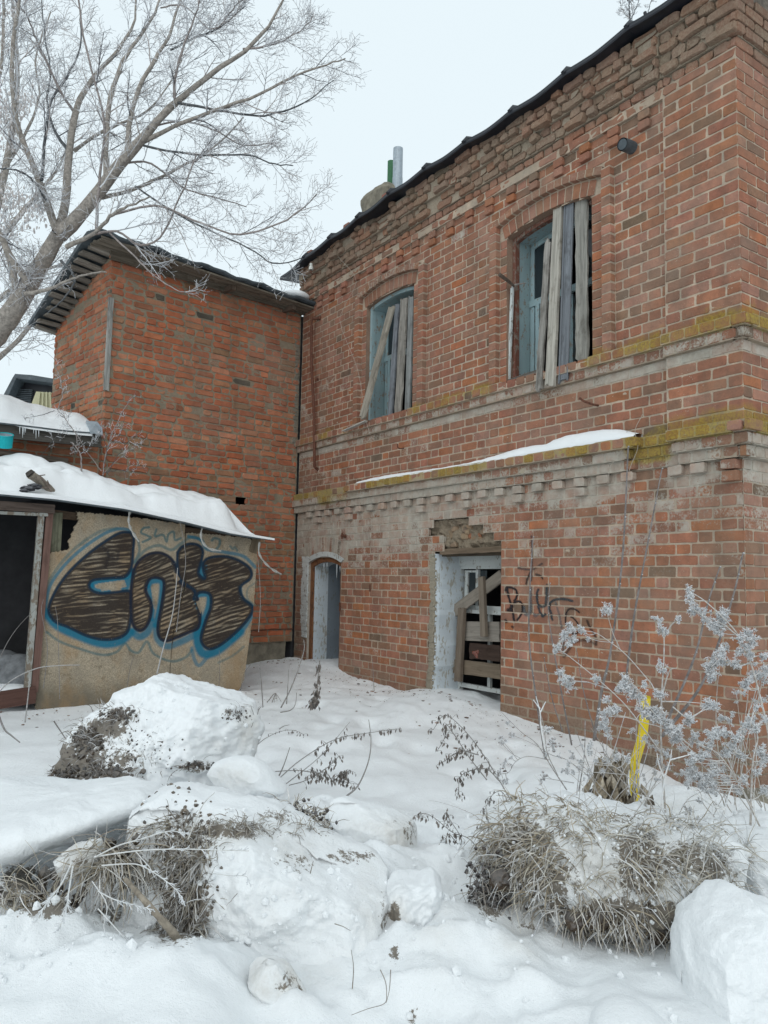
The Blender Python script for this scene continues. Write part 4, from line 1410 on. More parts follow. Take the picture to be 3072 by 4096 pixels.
f = np.stack([ii * nz_ + jj, (ii + 1) * nz_ + jj, (ii + 1) * nz_ + jj + 1, ii * nz_ + jj + 1], 1)
used, inv = np.unique(f, return_inverse=True)
g = G()
Vv = FR(S_.ravel()[used], Z_.ravel()[used], surf.ravel()[used])
g.add(Vv, inv.reshape(-1, 4), np.column_stack([colr.reshape(-1, 3)[used], np.ones(len(used))]), np.column_stack([alpha.ravel()[used], np.zeros((len(used), 2)), np.ones(len(used))]))
tag(g.build('graffiti', M_FILM, wall), 'black and grey spray-painted scribble with a star and a letter B')

# ------------------------------------------------------------------ annex: rough orange brick
def cs_(x, y): return (x / 1.3825) / K, (1400 + y / 1.3825) / K          # reading grid over the shed
def co(x, y): return (x / 3.318) / K, (1450 + y / 3.318) / K             # over the low outbuilding
def ct(x, y): return (x / 1.276) / K, (y / 1.276) / K                    # over the tree

ann = thing('brick_annex', (PA[0], PA[1], 0), 'windowless orange brick annex with smeared mortar and a dark roof edge', 'building')
CA = 0.0762; ZA = 0.88
PAL_A = [(0.38, (0.40, 0.132, 0.068)), (0.24, (0.44, 0.165, 0.088)), (0.20, (0.345, 0.118, 0.064)), (0.12, (0.45, 0.205, 0.12)), (0.06, (0.29, 0.16, 0.095))]
T_MA = (0.275, 0.235, 0.17)


def mask_ann(s, z):
    s = np.asarray(s, float); z = np.asarray(z, float)
    m = np.zeros(z.shape + (4,)); m[..., 3] = 1
    m[..., 2] = 0.08 + 0.25 * (fbm_grid(s, z)) + 0.55 * (1 - sstep(0.0, 0.14, s)) * (z > 3.3)
    return m


def fbm_grid(s, z):
    return 0.5 + 0.5 * (np.sin(s * 5.1 + 1.3 * np.sin(z * 3.3)) * np.sin(z * 4.7 + 1.1 * np.sin(s * 6.1)))


TOPA = 5.12
def hole_cut(z, k=None):
    s_, z_ = FL.px(520, 1083)
    return [(s_ - 0.07, s_ + 0.07)] if abs(z - z_) < 0.04 else []


wall_a = backing(FL, 'wall', M_MORTAR, ann, 0.02, 2.598, ZA, ZA + 0.0254 * 166, hole_cut, lambda s, z: np.zeros_like(s), mask_ann, T_MA, dz=0.0254, recess=0.003, rough=0.0035)


# verge of the annex roof, read on the side plane
vt = FA.px(200, 508, 0.33); vb = FA.px(100, 706, 0.33)
SLOPE = -0.38
WSL = -0.30
vb = (1.56, 0)
def side_top(s): return 5.13 + s * WSL


def side_cut(z):
    # the side wall ends at the sloping verge
    if z < side_top(1.5): return []
    smax = (z - 5.13) / WSL
    return [(max(0.0, smax), 9)]


wall_s = backing(FA, 'wall', M_MORTAR, ann, 0.002, 1.5, ZA, ZA + 0.0254 * 166, side_cut, lambda s, z: np.zeros_like(s), mask_ann, T_MA, dz=0.0254, recess=0.003, rough=0.0035)
for FF, wl_, smx, cutf, sd in ((FL, wall_a, 2.60, hole_cut, 21), (FA, wall_s, 1.5, side_cut, 22)):
    rng2 = np.random.default_rng(sd); items = []
    for k in range(0, 56):
        z0, z1 = ZA + k * CA + 0.004, ZA + (k + 1) * CA - 0.0075
        zm = (z0 + z1) / 2
        if z1 > TOPA + 0.02: break
        segs = subtract([(0.03 if FF is FL else -0.004, smx + (0.004 if FF is FL else 0))], cutf(zm))
        x = segs[0][0] + rng2.uniform(-0.2, 0) if segs else 9
        hdr = k % 4 == 3
        for c, d in segs:
            x = c - rng2.uniform(0.0, 0.2)
            while x < d:
                L = 0.122 if (hdr or rng2.random() < 0.16) else 0.248
                L *= rng2.uniform(0.95, 1.04)
                a, b = max(x, c), min(x + L - rng2.uniform(0.008, 0.016), d)
                x += L
                if b - a < 0.03: continue
                dz = rng2.uniform(-0.003, 0.003); tl = rng2.uniform(-0.003, 0.003)
                r_ = rng2.random()
                o = dict(rough=1.2, jit=0.0045, pj=0.006, ch=0.009)
                tint = pick_tint(rng2, PAL_A)
                if r_ < 0.05: tint = tint * 0.6 + np.array(T_MA) * 0.45; o['dirt'] = 0.8          # smeared over with mortar
                elif r_ < 0.054: tint = np.array((0.07, 0.065, 0.055))
                pr = 0.004 if r_ > 0.05 else -0.001
                items.append((((a, z0 + dz), (b, z0 + dz + tl), (b, z1 + dz + tl), (a, z1 + dz)), pr, 0.03, tint, o))
    emit_bricks(FF, items, mask_ann, M_BRICK2, wl_, rng2)
# two lowest courses stepping out over the plinth, on an iron angle
g = G(); box(g, FL, 0.02, 2.6, ZA + CA * 1.97, ZA + CA * 2.12, 0.0, 0.012); g.build('iron_angle', M_IRON, ann)
g = G()
S_, Z_ = np.meshgrid(np.linspace(0.10, 2.62, 90), np.linspace(0.2, ZA + 0.002, 24), indexing='ij')
nz = np.array([fbm(S_[i] * 5, Z_[i] * 5, 3.3, 4) for i in range(90)]) * 0.02
g.add(FL(S_.ravel(), Z_.ravel(), (-0.03 + nz).ravel()), grid_faces(90, 24))
box(g, FL, 0.10, 0.12, 0.2, ZA, -0.3, -0.035)
g.build('concrete_plinth', M_CONCRETE, ann)
# rough mortar fillet in the inner corner
g = G()
for z0 in np.arange(3.35, 4.75, 0.05):
    V, Fc = brick_geo(((0.03, z0), (0.03 + rng.uniform(0.05, 0.1), z0), (0.03 + rng.uniform(0.05, 0.1), z0 + 0.052), (0.03, z0 + 0.052)), 0.006, 0.03, rng, 0.006, 0.006, 0.003, 1)
    g.add(FL(V[:, 0], V[:, 1], V[:, 2]), Fc, (0.19, 0.18, 0.15), (0, 0, 0.2, 1))
g.build('mortar_fillet', M_MORTAR, ann)
# closed back of the annex
g = G()
box(g, FL, -0.25, 0.018, 0.1, 5.1, -0.6, -0.03); box(g, FL, 0.0, 0.02, 0.1, 4.6, -1.45, -0.61); box(g, FL, 0.0, 2.58, 0.1, 4.0, -1.5, -1.45); box(g, FA, 0.0, 1.5, 0.1, ZA, -0.1, -0.02)
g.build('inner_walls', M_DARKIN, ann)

# roof of the annex
slope = SLOPE                  # falls away to the back
def aroof(t, b, up=0.0):
    """t along the front, b back from the front edge (b<0: overhang)"""
    ze = 5.235 - 0.012 * (2.8 - t) + up
    return FL(t, ze + np.where(b > 0, b * slope, b * 0.12), -b)
rf = G()
T_ = np.linspace(-0.05, 2.90, 40)
wv = 0.012 * np.sin(T_ * 9) + 0.008 * np.sin(T_ * 23 + 1)
rows = [(-0.31, 0.012), (-0.33, -0.012), (-0.30, -0.03), (-0.05, -0.02), (0.15, -0.03), (vb[0], -0.03), (vb[0], 0.02), (0.12, 0.03), (-0.05, 0.035)]
ring = np.stack([aroof(T_, np.full_like(T_, b), u + wv * (b < 0.1)) for b, u in rows], 1)
rf.add(ring.reshape(-1, 3), grid_faces(len(T_), len(rows), True))
rf.add(np.array([aroof(2.90, b, u) for b, u in rows]), [list(range(len(rows)))])
roof_a = rf.build('roof', M_ROOF2, ann)
g = G()
tubes(g, aroof(T_, np.full_like(T_, -0.325), wv * 1.0), [0.022] * len(T_), 8); g.build('roof_edge', M_ROOF2, roof_a)
# boards under the eaves and along the verge
for i in range(3):
    A, B = aroof(-0.02, -0.26 + i * 0.10, -0.055 - 0.012 * i), aroof(2.84, -0.26 + i * 0.10, -0.055 - 0.012 * i)
    one_plank('eaves_board', M_WOOD, roof_a, A, B, 0.095, 0.02, (0, 0, 1), (0.20, 0.175, 0.14), 16, 0.02, notch=0.04)
one_plank('eaves_board', M_WOOD, roof_a, FL(0.0, 5.14, 0.05), FL(2.62, 5.10, 0.05), 0.10, 0.03, nL, (0.17, 0.145, 0.115), 16, 0.02, notch=0.05)
nb = int(vb[0] / 0.12)
for i in range(nb):
    b = 0.05 + i * 0.12
    one_plank('verge_board', M_WOOD, roof_a, aroof(2.58, b, -0.07 - 0.02 * rng.random()), aroof(2.86 + rng.uniform(-0.05, 0.04), b, -0.05 - 0.02 * rng.random()), 0.119, 0.022, (0, 0, 1), np.array((0.27, 0.245, 0.21)) * rng.uniform(0.75, 1.2), 3, 0.01)
for t_, b_ in ((0.30, -0.2), (2.05, -0.2), (1.2, -0.2)):
    g = G(); A = aroof(t_, b_ - 0.03, -0.10); B = aroof(t_, 0.05, -0.09)
    plank(g, A, B, 0.06, 0.06, (0, 0, 1), (0.12, 0.09, 0.07), 3, 0.005); g.build('rafter_end', M_WOOD_SOFT, roof_a)
# batten hanging at the corner
one_plank('hanging_batten', M_WOOD, ann, rpt(FL, (229, 843), 0.03), rpt(FL, (240, 643), 0.03), 0.055, 0.02, nL, (0.33, 0.33, 0.31), 12, 0.004)

# snow left on the annex roof by the inner corner
def snow_lump(name, label, centers, radii, squash, group=None, cat='snow', mask=(0, 0, 0, 1), sub_=3, amp=0.16, seed=0, parent=None):
    g = G(); v, f = ico(5) if sub_ == 5 else (ico(4) if sub_ == 4 else ICO3)
    for c_, r_ in zip(centers, radii):
        vv = v * r_ * np.array(squash)
        d = np.array([mn.fractal((x * 4 + seed, y * 4, z * 4), 1, 2, 4) for x, y, z in vv]) * amp
        g.add(vv * (1 + d[:, None]) + c_, f, None, mask)
    o = g.build(name, M_SNOW, parent, smooth=True)
    if cat: tag(o, label, cat, group)
    return o


snow_lump('snow_patch', 'small snow patch on the annex roof by the brick building', [aroof(0.25, -0.15, 0.06), aroof(0.05, 0.1, 0.09)], [0.16, 0.2], (1.2, 1.2, 0.42), amp=0.1)

# ------------------------------------------------------------------ snow on the main ledge and roof
def ribbon_snow(name, label, F, svals, top, zbot, p0, p1, kind='thing', cat='snow'):
    g = G(); n = len(svals)
    prof_ = [(p0, 0.0), (p0, 1.0), (p0 + (p1 - p0) * 0.35, 0.98), (p0 + (p1 - p0) * 0.7, 0.72), (p1 - 0.01, 0.38), (p1, 0.12), (p1 - 0.004, 0.0)]
    V = []
    for i, s_ in enumerate(svals):
        h = max(0.006, top[i] - zbot[i])
        for p, q in prof_:
            V.append((s_, zbot[i] + h * q + (0.006 * mn.noise((s_ * 14, p * 30, q)) if q > 0.1 else 0), p + (0.008 * mn.noise((s_ * 11, q * 3, 5)) if q < 0.9 and q > 0 else 0)))
    V = np.array(V)
    g.add(F(V[:, 0], V[:, 1], V[:, 2]), grid_faces(n, len(prof_), True))
    o = g.build(name, M_SNOW, None, smooth=True)
    return tag(o, label, cat)


sil = [(772, 1041), (800, 1033), (850, 1024), (900, 1018), (950, 1014), (1000, 1004), (1040, 992), (1080, 980), (1120, 968), (1150, 962), (1170, 962), (1190, 950), (1220, 941), (1260, 934), (1300, 929), (1330, 929), (1355, 935), (1372, 945)]
q = np.array([FR.px(u_, v_, 0.09) for u_, v_ in sil])
q[:, 1] = np.maximum(q[:, 1] + 0.012, ZB + 34 * CH + 0.03)
sv = np.linspace(q[0, 0], q[-1, 0], 90)
tp = np.interp(-sv, -q[:, 0], q[:, 1])
ribbon_snow('snow_ridge', 'long strip of snow lying on the mossy brick ledge', FR, sv, tp, np.full(90, ZB + 34 * CH - 0.012), 0.002, 0.122)

# ------------------------------------------------------------------ leaning shed with the graffiti board
_a, _b = np.array([-2.899, 6.731, 0]), np.array([-1.372, 7.929, 0])
_d = (_b - _a) / np.linalg.norm(_b - _a)
SD = Frame(_a, _d, np.array([_d[1], -_d[0], 0]))
shed = thing('garden_shed', (-2.3, 7.0, 0.5), 'low shed with dark open doorway and chipboard wall covered in black and blue graffiti', 'shed')


def C6(u, v): return u * K * 1.3825, (v * K - 1400) * 1.3825


def inpoly(px, py, poly):
    poly = np.asarray(poly, float); inside = np.zeros(px.shape, bool)
    j = len(poly) - 1
    for i in range(len(poly)):
        xi, yi, xj, yj = *poly[i], *poly[j]
        c = ((yi > py) != (yj > py)) & (px < (xj - xi) * (py - yi) / (yj - yi + 1e-12) + xi)
        inside ^= c; j = i
    return inside


P1 = [(330, 1110), (385, 1100), (375, 1060), (402, 1000), (432, 950), (424, 893), (560, 905), (800, 930), (1030, 962), (1029, 1300), (960, 1560), (945, 1700), (930, 1960), (600, 1965), (190, 1990), (205, 1700), (242, 1300), (272, 1122)]
P2 = [(1033, 1008), (1200, 1018), (1380, 1038), (1432, 1062), (1424, 1180), (1404, 1450), (1375, 1650), (1350, 1830), (1312, 1900), (930, 1960), (947, 1700), (963, 1560), (1033, 1300)]
E_ = [(725, 1008), (660, 1012), (560, 1072), (460, 1150), (370, 1240), (305, 1335), (268, 1435), (300, 1500), (380, 1535), (480, 1582), (570, 1602), (655, 1592), (705, 1555), (722, 1480), (725, 1400), (718, 1335), (640, 1338), (560, 1345), (510, 1330), (492, 1300), (520, 1272), (620, 1262), (690, 1255), (728, 1200), (738, 1100), (742, 1040)]
N_ = [(735, 1225), (765, 1170), (820, 1130), (885, 1120), (945, 1148), (980, 1205), (1000, 1285), (1075, 1330), (1110, 1420), (1105, 1530), (1050, 1562), (980, 1592), (920, 1610), (882, 1590), (872, 1530), (895, 1400), (908, 1290), (880, 1262), (830, 1268), (808, 1330), (838, 1400), (832, 1480), (800, 1540), (760, 1550), (728, 1500), (722, 1350)]
K__ = [(985, 1120), (1010, 1088), (1060, 1070), (1108, 1080), (1130, 1115), (1118, 1180), (1105, 1235), (1140, 1262), (1128, 1190), (1160, 1150), (1250, 1140), (1330, 1165), (1388, 1210), (1390, 1262), (1335, 1310), (1348, 1370), (1398, 1420), (1380, 1480), (1300, 1570), (1210, 1640), (1150, 1652), (1115, 1600), (1140, 1500), (1170, 1420), (1165, 1352), (1110, 1342), (1078, 1380), (1082, 1330), (1000, 1270), (985, 1200)]
BLUE, TEAL, NAVY = (0.012, 0.135, 0.215), (0.035, 0.115, 0.135), (0.012, 0.028, 0.05)
STROKES = [  # blue shadow, teal contours, then black outlines and the faint letters
    ([(252, 1450), (310, 1520), (420, 1575), (560, 1622), (660, 1610), (722, 1560)], 24, 0.95, BLUE),
    ([(735, 1560), (770, 1585), (815, 1560), (838, 1500)], 20, 0.8, BLUE),
    ([(862, 1530), (872, 1600), (925, 1638), (1010, 1612), (1090, 1570)], 18, 0.75, BLUE),
    ([(1100, 1540), (1098, 1620), (1130, 1680), (1210, 1660), (1330, 1560)], 24, 0.95, BLUE),
    ([(1290, 1600), (1345, 1545), (1392, 1470)], 14, 0.8, BLUE),
    ([(505, 1300), (520, 1282), (600, 1272), (690, 1258), (735, 1225)], 16, 0.95, BLUE), ([(505, 1300), (530, 1330), (600, 1335)], 12, 0.9, BLUE), ([(690, 1320), (712, 1270), (730, 1230)], 22, 0.9, BLUE),
    ([(820, 1300), (835, 1280), (880, 1275), (900, 1300), (890, 1400), (862, 1520)], 17, 0.92, BLUE), ([(818, 1300), (845, 1400), (838, 1490)], 13, 0.9, BLUE),
    ([(1085, 1370), (1110, 1352), (1160, 1358), (1158, 1420), (1130, 1500), (1115, 1560)], 16, 0.92, BLUE), ([(1085, 1370), (1105, 1440), (1120, 1520)], 13, 0.9, BLUE),
    ([(1118, 1180), (1112, 1240), (1130, 1262), (1140, 1200)], 15, 0.95, BLUE), ([(965, 1180), (985, 1230), (1000, 1270)], 14, 0.6, BLUE),
    ([(1330, 1310), (1340, 1370), (1395, 1415)], 12, 0.8, BLUE),
    ([(250, 1430), (275, 1310), (340, 1210), (440, 1110), (560, 1025), (640, 992), (700, 992), (742, 1020)], 9, 0.75, BLUE),
    ([(245, 1440), (262, 1300), (380, 1130), (540, 1010), (650, 985)], 8, 0.5, TEAL),
    ([(765, 1050), (772, 1110), (745, 1170)], 7, 0.6, TEAL), ([(745, 1180), (800, 1110), (880, 1080), (950, 1105), (1000, 1075), (1060, 1035), (1110, 1045), (1150, 1090)], 8, 0.6, TEAL),
    ([(1050, 1030), (1120, 1050), (1150, 1100), (1250, 1118), (1350, 1140), (1415, 1200)], 9, 0.7, BLUE),
    ([(258, 1560), (330, 1612), (440, 1652), (560, 1685), (640, 1670), (688, 1622), (720, 1660), (765, 1672), (812, 1612), (850, 1680), (950, 1722), (1030, 1700), (1065, 1660)], 7, 0.6, TEAL),
    ([(1065, 1650), (1078, 1710), (1105, 1745), (1150, 1700)], 10, 0.6, BLUE), ([(1210, 1730), (1290, 1690), (1350, 1640)], 6, 0.45, TEAL),
    ([(1410, 1290), (1375, 1320), (1370, 1370), (1400, 1400)], 5, 0.4, TEAL),
    ([(828, 980), (795, 985), (782, 1010), (815, 1025), (835, 1040), (790, 1062)], 6, 0.75, TEAL), ([(868, 992), (860, 1030), (905, 1022), (925, 1060), (935, 1020), (965, 1005), (972, 1050), (1005, 1040)], 6, 0.7, TEAL),
    ([(1180, 1052), (1195, 1040), (1222, 1050), (1220, 1080), (1205, 1100)], 7, 0.7, TEAL), ([(1280, 1085), (1295, 1100), (1305, 1090), (1318, 1110)], 6, 0.6, TEAL),
    ([(570, 1090), (598, 1130), (585, 1200)], 8, 0.7, NAVY), ([(605, 1140), (645, 1160), (655, 1120)], 7, 0.6, NAVY),
]


_NG = np.random.default_rng(77).uniform(-1, 1, (96, 96))


def NZ1(x, y):
    """smooth value noise on arrays"""
    xi, yi = np.floor(x).astype(int), np.floor(y).astype(int)
    fx, fy = x - xi, y - yi
    fx, fy = fx * fx * (3 - 2 * fx), fy * fy * (3 - 2 * fy)
    a = lambda i, j: _NG[i % 96, j % 96]
    return (a(xi, yi) * (1 - fx) + a(xi + 1, yi) * fx) * (1 - fy) + (a(xi, yi + 1) * (1 - fx) + a(xi + 1, yi + 1) * fx) * fy


def shed_paint(x, y):
    """colour and cover of the spray paint, in the reading grid of the board"""
    al = np.zeros_like(x); co_ = np.zeros(x.shape + (3,))
    def over(a, c):
        nonlocal al, co_
        na = a + al * (1 - a)
        co_ = np.where(na[..., None] > 1e-6, (np.asarray(c) * a[..., None] + co_ * (al * (1 - a))[..., None]) / np.maximum(na, 1e-6)[..., None], co_)
        al = na
    for pts, hw, stg, c_ in STROKES:
        d = seg_dist(x, y, smooth2(pts) if len(pts) > 2 else pts)
        over(stg * (1 - sstep(hw * 0.55, hw * 1.5, d)), c_)
    for i, poly in enumerate((E_, N_, K__)):
        pc = smooth2(poly + [poly[0]], 220)
        ins = inpoly(x, y, pc)
        d = seg_dist(x, y, pc)
        ang = (-0.09, -0.38, -0.28)[i]
        t = y * math.cos(ang) - x * math.sin(ang) * -1
        t = y * math.cos(ang) - x * math.sin(ang)
        al2 = x * math.cos(ang) + y * math.sin(ang)
        sh_ = x.shape
        wob = np.interp(al2, np.linspace(0, 2600, 60), np.cumsum(np.random.default_rng(i).normal(0, 3.2, 60)))
        nzx = NZ1(x * 0.035, y * 0.035) * 4 + NZ1(x * 0.011 + 7, y * 0.011) * 9
        h = 0.5 + 0.5 * np.sin((t + wob * 0.6 + nzx) * 2 * np.pi / 24.0)
        streak = NZ1(al2 * 0.012 + 3, t * 0.16 + 11)
        patchy = NZ1(x * 0.006 + 20, y * 0.008 + i * 9)
        cov = np.clip(0.84 + 0.75 * (h - 0.42) + 0.75 * streak + 0.45 * patchy, 0.12, 0.95)
        cov = np.where(d < 16, np.maximum(cov, 0.9), cov)
        over(np.where(ins, cov, 0.0), (0.028, 0.022, 0.02))
        over(0.95 * (1 - sstep(4, 11, d)), NAVY if i != 1 else (0.015, 0.02, 0.035))
    # the two rejected eyes stay bare
    for poly in ([(540, 1290), (600, 1282), (688, 1270), (700, 1310), (640, 1322), (560, 1335)], [(835, 1305), (865, 1300), (868, 1360), (855, 1440), (845, 1400)], [(1090, 1395), (1120, 1378), (1132, 1400), (1115, 1460)], [(960, 1230), (985, 1240), (1000, 1270), (975, 1285)]):
        ins = inpoly(x, y, poly); al = np.where(ins, al * 0.25, al)
    return co_, al


for pi, (poly, gap) in enumerate(((P1, 0.0), (P2, -0.008))):
    r = 0.0052
    pw = np.array([SD.px(*cs_(*p), 0.0) for p in poly])
    s_ax = np.arange(pw[:, 0].min() - 0.01, pw[:, 0].max() + 0.01, r); z_ax = np.arange(max(0.42, pw[:, 1].min()), pw[:, 1].max() + 0.01, r)
    S_, Z_ = np.meshgrid(s_ax, z_ax, indexing='ij')
    bow = -0.05 * (Z_ - 1.2) * 0.3 + 0.012 * np.sin(S_ * 3.2) + gap
    W_ = SD(S_, Z_, bow)
    x6, y6 = C6(*proj(SD(S_, Z_, 0.0)))
    edge = 5 * np.sin(x6 * 0.11) * np.sin(y6 * 0.13) + 3 * np.sin(x6 * 0.31 + y6 * 0.27)
    ins = inpoly(x6 + edge * (x6 < 450), y6 + edge * 0.6, poly)
    cr_, al_ = shed_paint(x6, y6)
    damp = np.clip(sstep(1790, 1960, y6 + 18 * np.sin(x6 * 0.02) + 9 * np.sin(x6 * 0.07)) + 0.5 * (1 - sstep(0, 60, x6 - (205 + 0.09 * (1990 - y6)))) * sstep(1300, 1700, y6), 0, 1)
    n1_, n2_ = S_.shape
    cell = ins[:-1, :-1] & ins[1:, 1:] & ins[1:, :-1] & ins[:-1, 1:]
    ii, jj = np.nonzero(cell)
    f = np.stack([ii * n2_ + jj, (ii + 1) * n2_ + jj, (ii + 1) * n2_ + jj + 1, ii * n2_ + jj + 1], 1)
    # rim
    cp = np.pad(cell, 1)
    rim = []
    for di, dj, e0, e1 in ((-1, 0, (0, 1), (0, 0)), (1, 0, (1, 0), (1, 1)), (0, -1, (0, 0), (1, 0)), (0, 1, (1, 1), (0, 1))):
        m_ = cell & ~cp[1 + di:1 + di + cell.shape[0], 1 + dj:1 + dj + cell.shape[1]]
        a_, b_ = np.nonzero(m_)
        rim.append(np.stack([(a_ + e0[0]) * n2_ + b_ + e0[1], (a_ + e1[0]) * n2_ + b_ + e1[1]], 1))
    rim = np.concatenate(rim)
    used, inv = np.unique(f, return_inverse=True)
    g = G()
    V = W_.reshape(-1, 3)
    tn = np.column_stack([cr_.reshape(-1, 3), np.ones(V.shape[0])]); mk = np.column_stack([al_.ravel(), np.zeros(V.shape[0]), damp.ravel(), np.ones(V.shape[0])])
    g.add(V[used], inv.reshape(-1, 4), tn[used], mk[used])
    vb_ = V[rim.ravel()].reshape(-1, 2, 3); q_ = np.concatenate([vb_, vb_[:, ::-1] - SD.n * 0.02], 1)
    g.add(q_.reshape(-1, 3), np.arange(len(q_) * 4).reshape(-1, 4), (0.2, 0.16, 0.1), (0, 0, 0.5, 1))
    tag(g.build('wall_board', M_CHIP, shed), 'wide chipboard sheet with spray-painted letters' if pi == 0 else 'narrow chipboard sheet at the right end')


def sdp(x, y, off=0.0):
    s_, z_ = SD.px(*cs_(x, y), off); return SD(s_, z_, off)


def sboard(name, a, b, wpx, off, tint, mat=None, thick=0.03, **kw):
    A, B = sdp(*a, off), sdp(*b, off); d = np.linalg.norm(A - CAMP)
    return one_plank(name, mat or M_WOOD, shed, A, B, wpx / 1.3825 / F_PX * d, thick, SD.n, tint, 12, 0.006, **kw)


sboard('door_post', (228, 895), (148, 1890), 30, 0.02, (0.5, 0.48, 0.44), M_GREYPAINT)
sboard('door_post', (275, 890), (188, 1890), 34, 0.012, (0.15, 0.09, 0.075), M_WOOD_SOFT)
sboard('lintel_board', (-900, 800), (300, 880), 46, 0.03, (0.13, 0.10, 0.085))
sboard('lintel_board', (-900, 860), (262, 912), 16, 0.035, (0.3, 0.3, 0.3), M_GREYPAINT)
sboard('sill_board', (-900, 2080), (195, 1905), 85, 0.03, (0.10, 0.055, 0.045), M_WOOD_SOFT)
sboard('stud', (318, 900), (305, 1120), 48, -0.05, (0.17, 0.17, 0.12), M_WOOD)
sboard('stud', (1418, 1040), (1395, 1120), 46, -0.02, (0.20, 0.16, 0.11), M_WOOD)
sboard('rail', (290, 905), (1420, 1050), 40, -0.06, (0.10, 0.07, 0.05), M_WOOD)
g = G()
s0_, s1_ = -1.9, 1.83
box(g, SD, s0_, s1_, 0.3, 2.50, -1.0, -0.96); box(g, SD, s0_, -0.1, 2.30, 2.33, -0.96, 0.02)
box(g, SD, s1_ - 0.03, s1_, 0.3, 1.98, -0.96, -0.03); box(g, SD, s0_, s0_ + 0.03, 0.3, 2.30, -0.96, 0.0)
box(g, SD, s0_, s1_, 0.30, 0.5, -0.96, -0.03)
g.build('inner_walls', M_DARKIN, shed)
# roof sheet with a slack, tapering edge
ev = np.array([SD.px(u_, v_, 0.16) for u_, v_ in [(-60, 1062), (0, 1068), (120, 1079), (270, 1100), (400, 1128), (500, 1153), (600, 1169)]])
ev = np.vstack([[-1.95, ev[0, 1] + 0.02], ev])
def ze(s): return np.interp(s, ev[:, 0], ev[:, 1])
si = [(0, 988), (60, 988), (110, 996), (150, 1008), (200, 1020), (250, 1032), (300, 1040), (350, 1047), (400, 1056), (440, 1063), (480, 1074), (505, 1083), (525, 1100), (540, 1125)]
BK = -0.85
sl = np.array([SD.px(u_, v_, BK) for u_, v_ in si]); sl = np.vstack([[-1.95, sl[0, 1] + 0.05], sl])
S_ = np.linspace(-1.95, ev[-1, 0] - 0.002, 70)
def rise(b): return 0.13 * b
g = G()
cols = [(0.17, 0.0), (0.0, rise(0.16)), (-0.5, rise(0.65)), (-1.10, rise(1.2)), (-1.10, rise(1.2) - 0.02), (-0.5, rise(0.65) - 0.02), (0.0, rise(0.16) - 0.02), (0.17, -0.012)]
taper = np.clip((ev[-1, 0] - S_) / 0.32, 0.02, 1)
V = np.stack([SD(S_, ze(S_) + dz * taper, 0.17 - (0.17 - p) * taper) for p, dz in cols], 1)
g.add(V.reshape(-1, 3), grid_faces(70, len(cols), True)); g.build('roof_sheet', M_ROOF2, shed)

# thick snow on the shed roof
ns, nb = 220, 46
END_F = SD.px(528, 1150, 0.165)[0]
S_ = np.linspace(-1.95, ev[-1, 0] - 0.04, ns)
Bv = np.linspace(0, 1, nb)
zs = np.interp(S_, sl[:, 0], sl[:, 1]); end = sl[-1, 0]
V = np.zeros((ns, nb, 3))
for j, b in enumerate(Bv):
    p = 0.165 - b * (0.165 - BK)
    tp = np.clip((ev[-1, 0] - S_) / 0.32, 0.03, 1)
    pp = 0.165 - b * (0.165 - BK) * tp
    base = ze(S_) + rise(b) * tp + 0.004
    full = (zs - ze(S_) - 0.05)
    # bulging profile: thin lip at the eave, then a rounded fold, then the long slope
    w_ = 0.03 + 0.50 * sstep(0.10, 0.26, b) + 0.47 * sstep(0.45, 0.95, b)
    fade = sstep(0, 0.20, ((1 - b) * END_F + b * (ev[-1, 0] - 0.10) - S_)) ** 0.7 
    th = 0.018 + np.maximum(0, full - rise(b)) * w_ * fade
    nz = np.array([mn.fractal((s * 2.6, b * 2.2, 4.2), 1, 2, 3) for s in S_])
    n2 = np.array([mn.noise((s * 1.6 + 5, b * 1.8 + 2.5 * math.sin(s * 1.1), 8.2)) for s in S_])
    crease = np.exp(-((b - (0.44 + 0.14 * np.sin(S_ * 1.7 + 0.5) - 0.10 * (S_ > 0.9) * (S_ - 0.9))) / 0.07) ** 2)
    z = base + th * (1 - 0.78 * crease * (0.5 + 0.5 * np.sin(S_ * 2.4))) + (nz * 0.075 + n2 * 0.075) * np.minimum(1, th / 0.08) * min(1, b * 4) * fade
    V[:, j] = SD(S_, np.maximum(z, base + 0.006), pp)
g = G(); g.add(V.reshape(-1, 3), grid_faces(ns, nb))
bot = V.copy(); bot[:, :, 2] = (ze(S_)[:, None] + 0.002) + rise(Bv)[None] * np.clip((ev[-1, 0] - S_) / 0.32, 0.03, 1)[:, None]
g.add(bot.reshape(-1, 3), grid_faces(ns, nb)[:, ::-1])
for top_, bot_ in ((V[:, 0], bot[:, 0]), (V[:, -1], bot[:, -1]), (V[-1], bot[-1])):
    st_ = np.stack([top_, bot_], 1); g.add(st_.reshape(-1, 3), grid_faces(len(top_), 2))
tag(g.build('snow_blanket', M_SNOW, None, smooth=True), 'thick folded blanket of snow on the graffiti shed roof', 'snow')

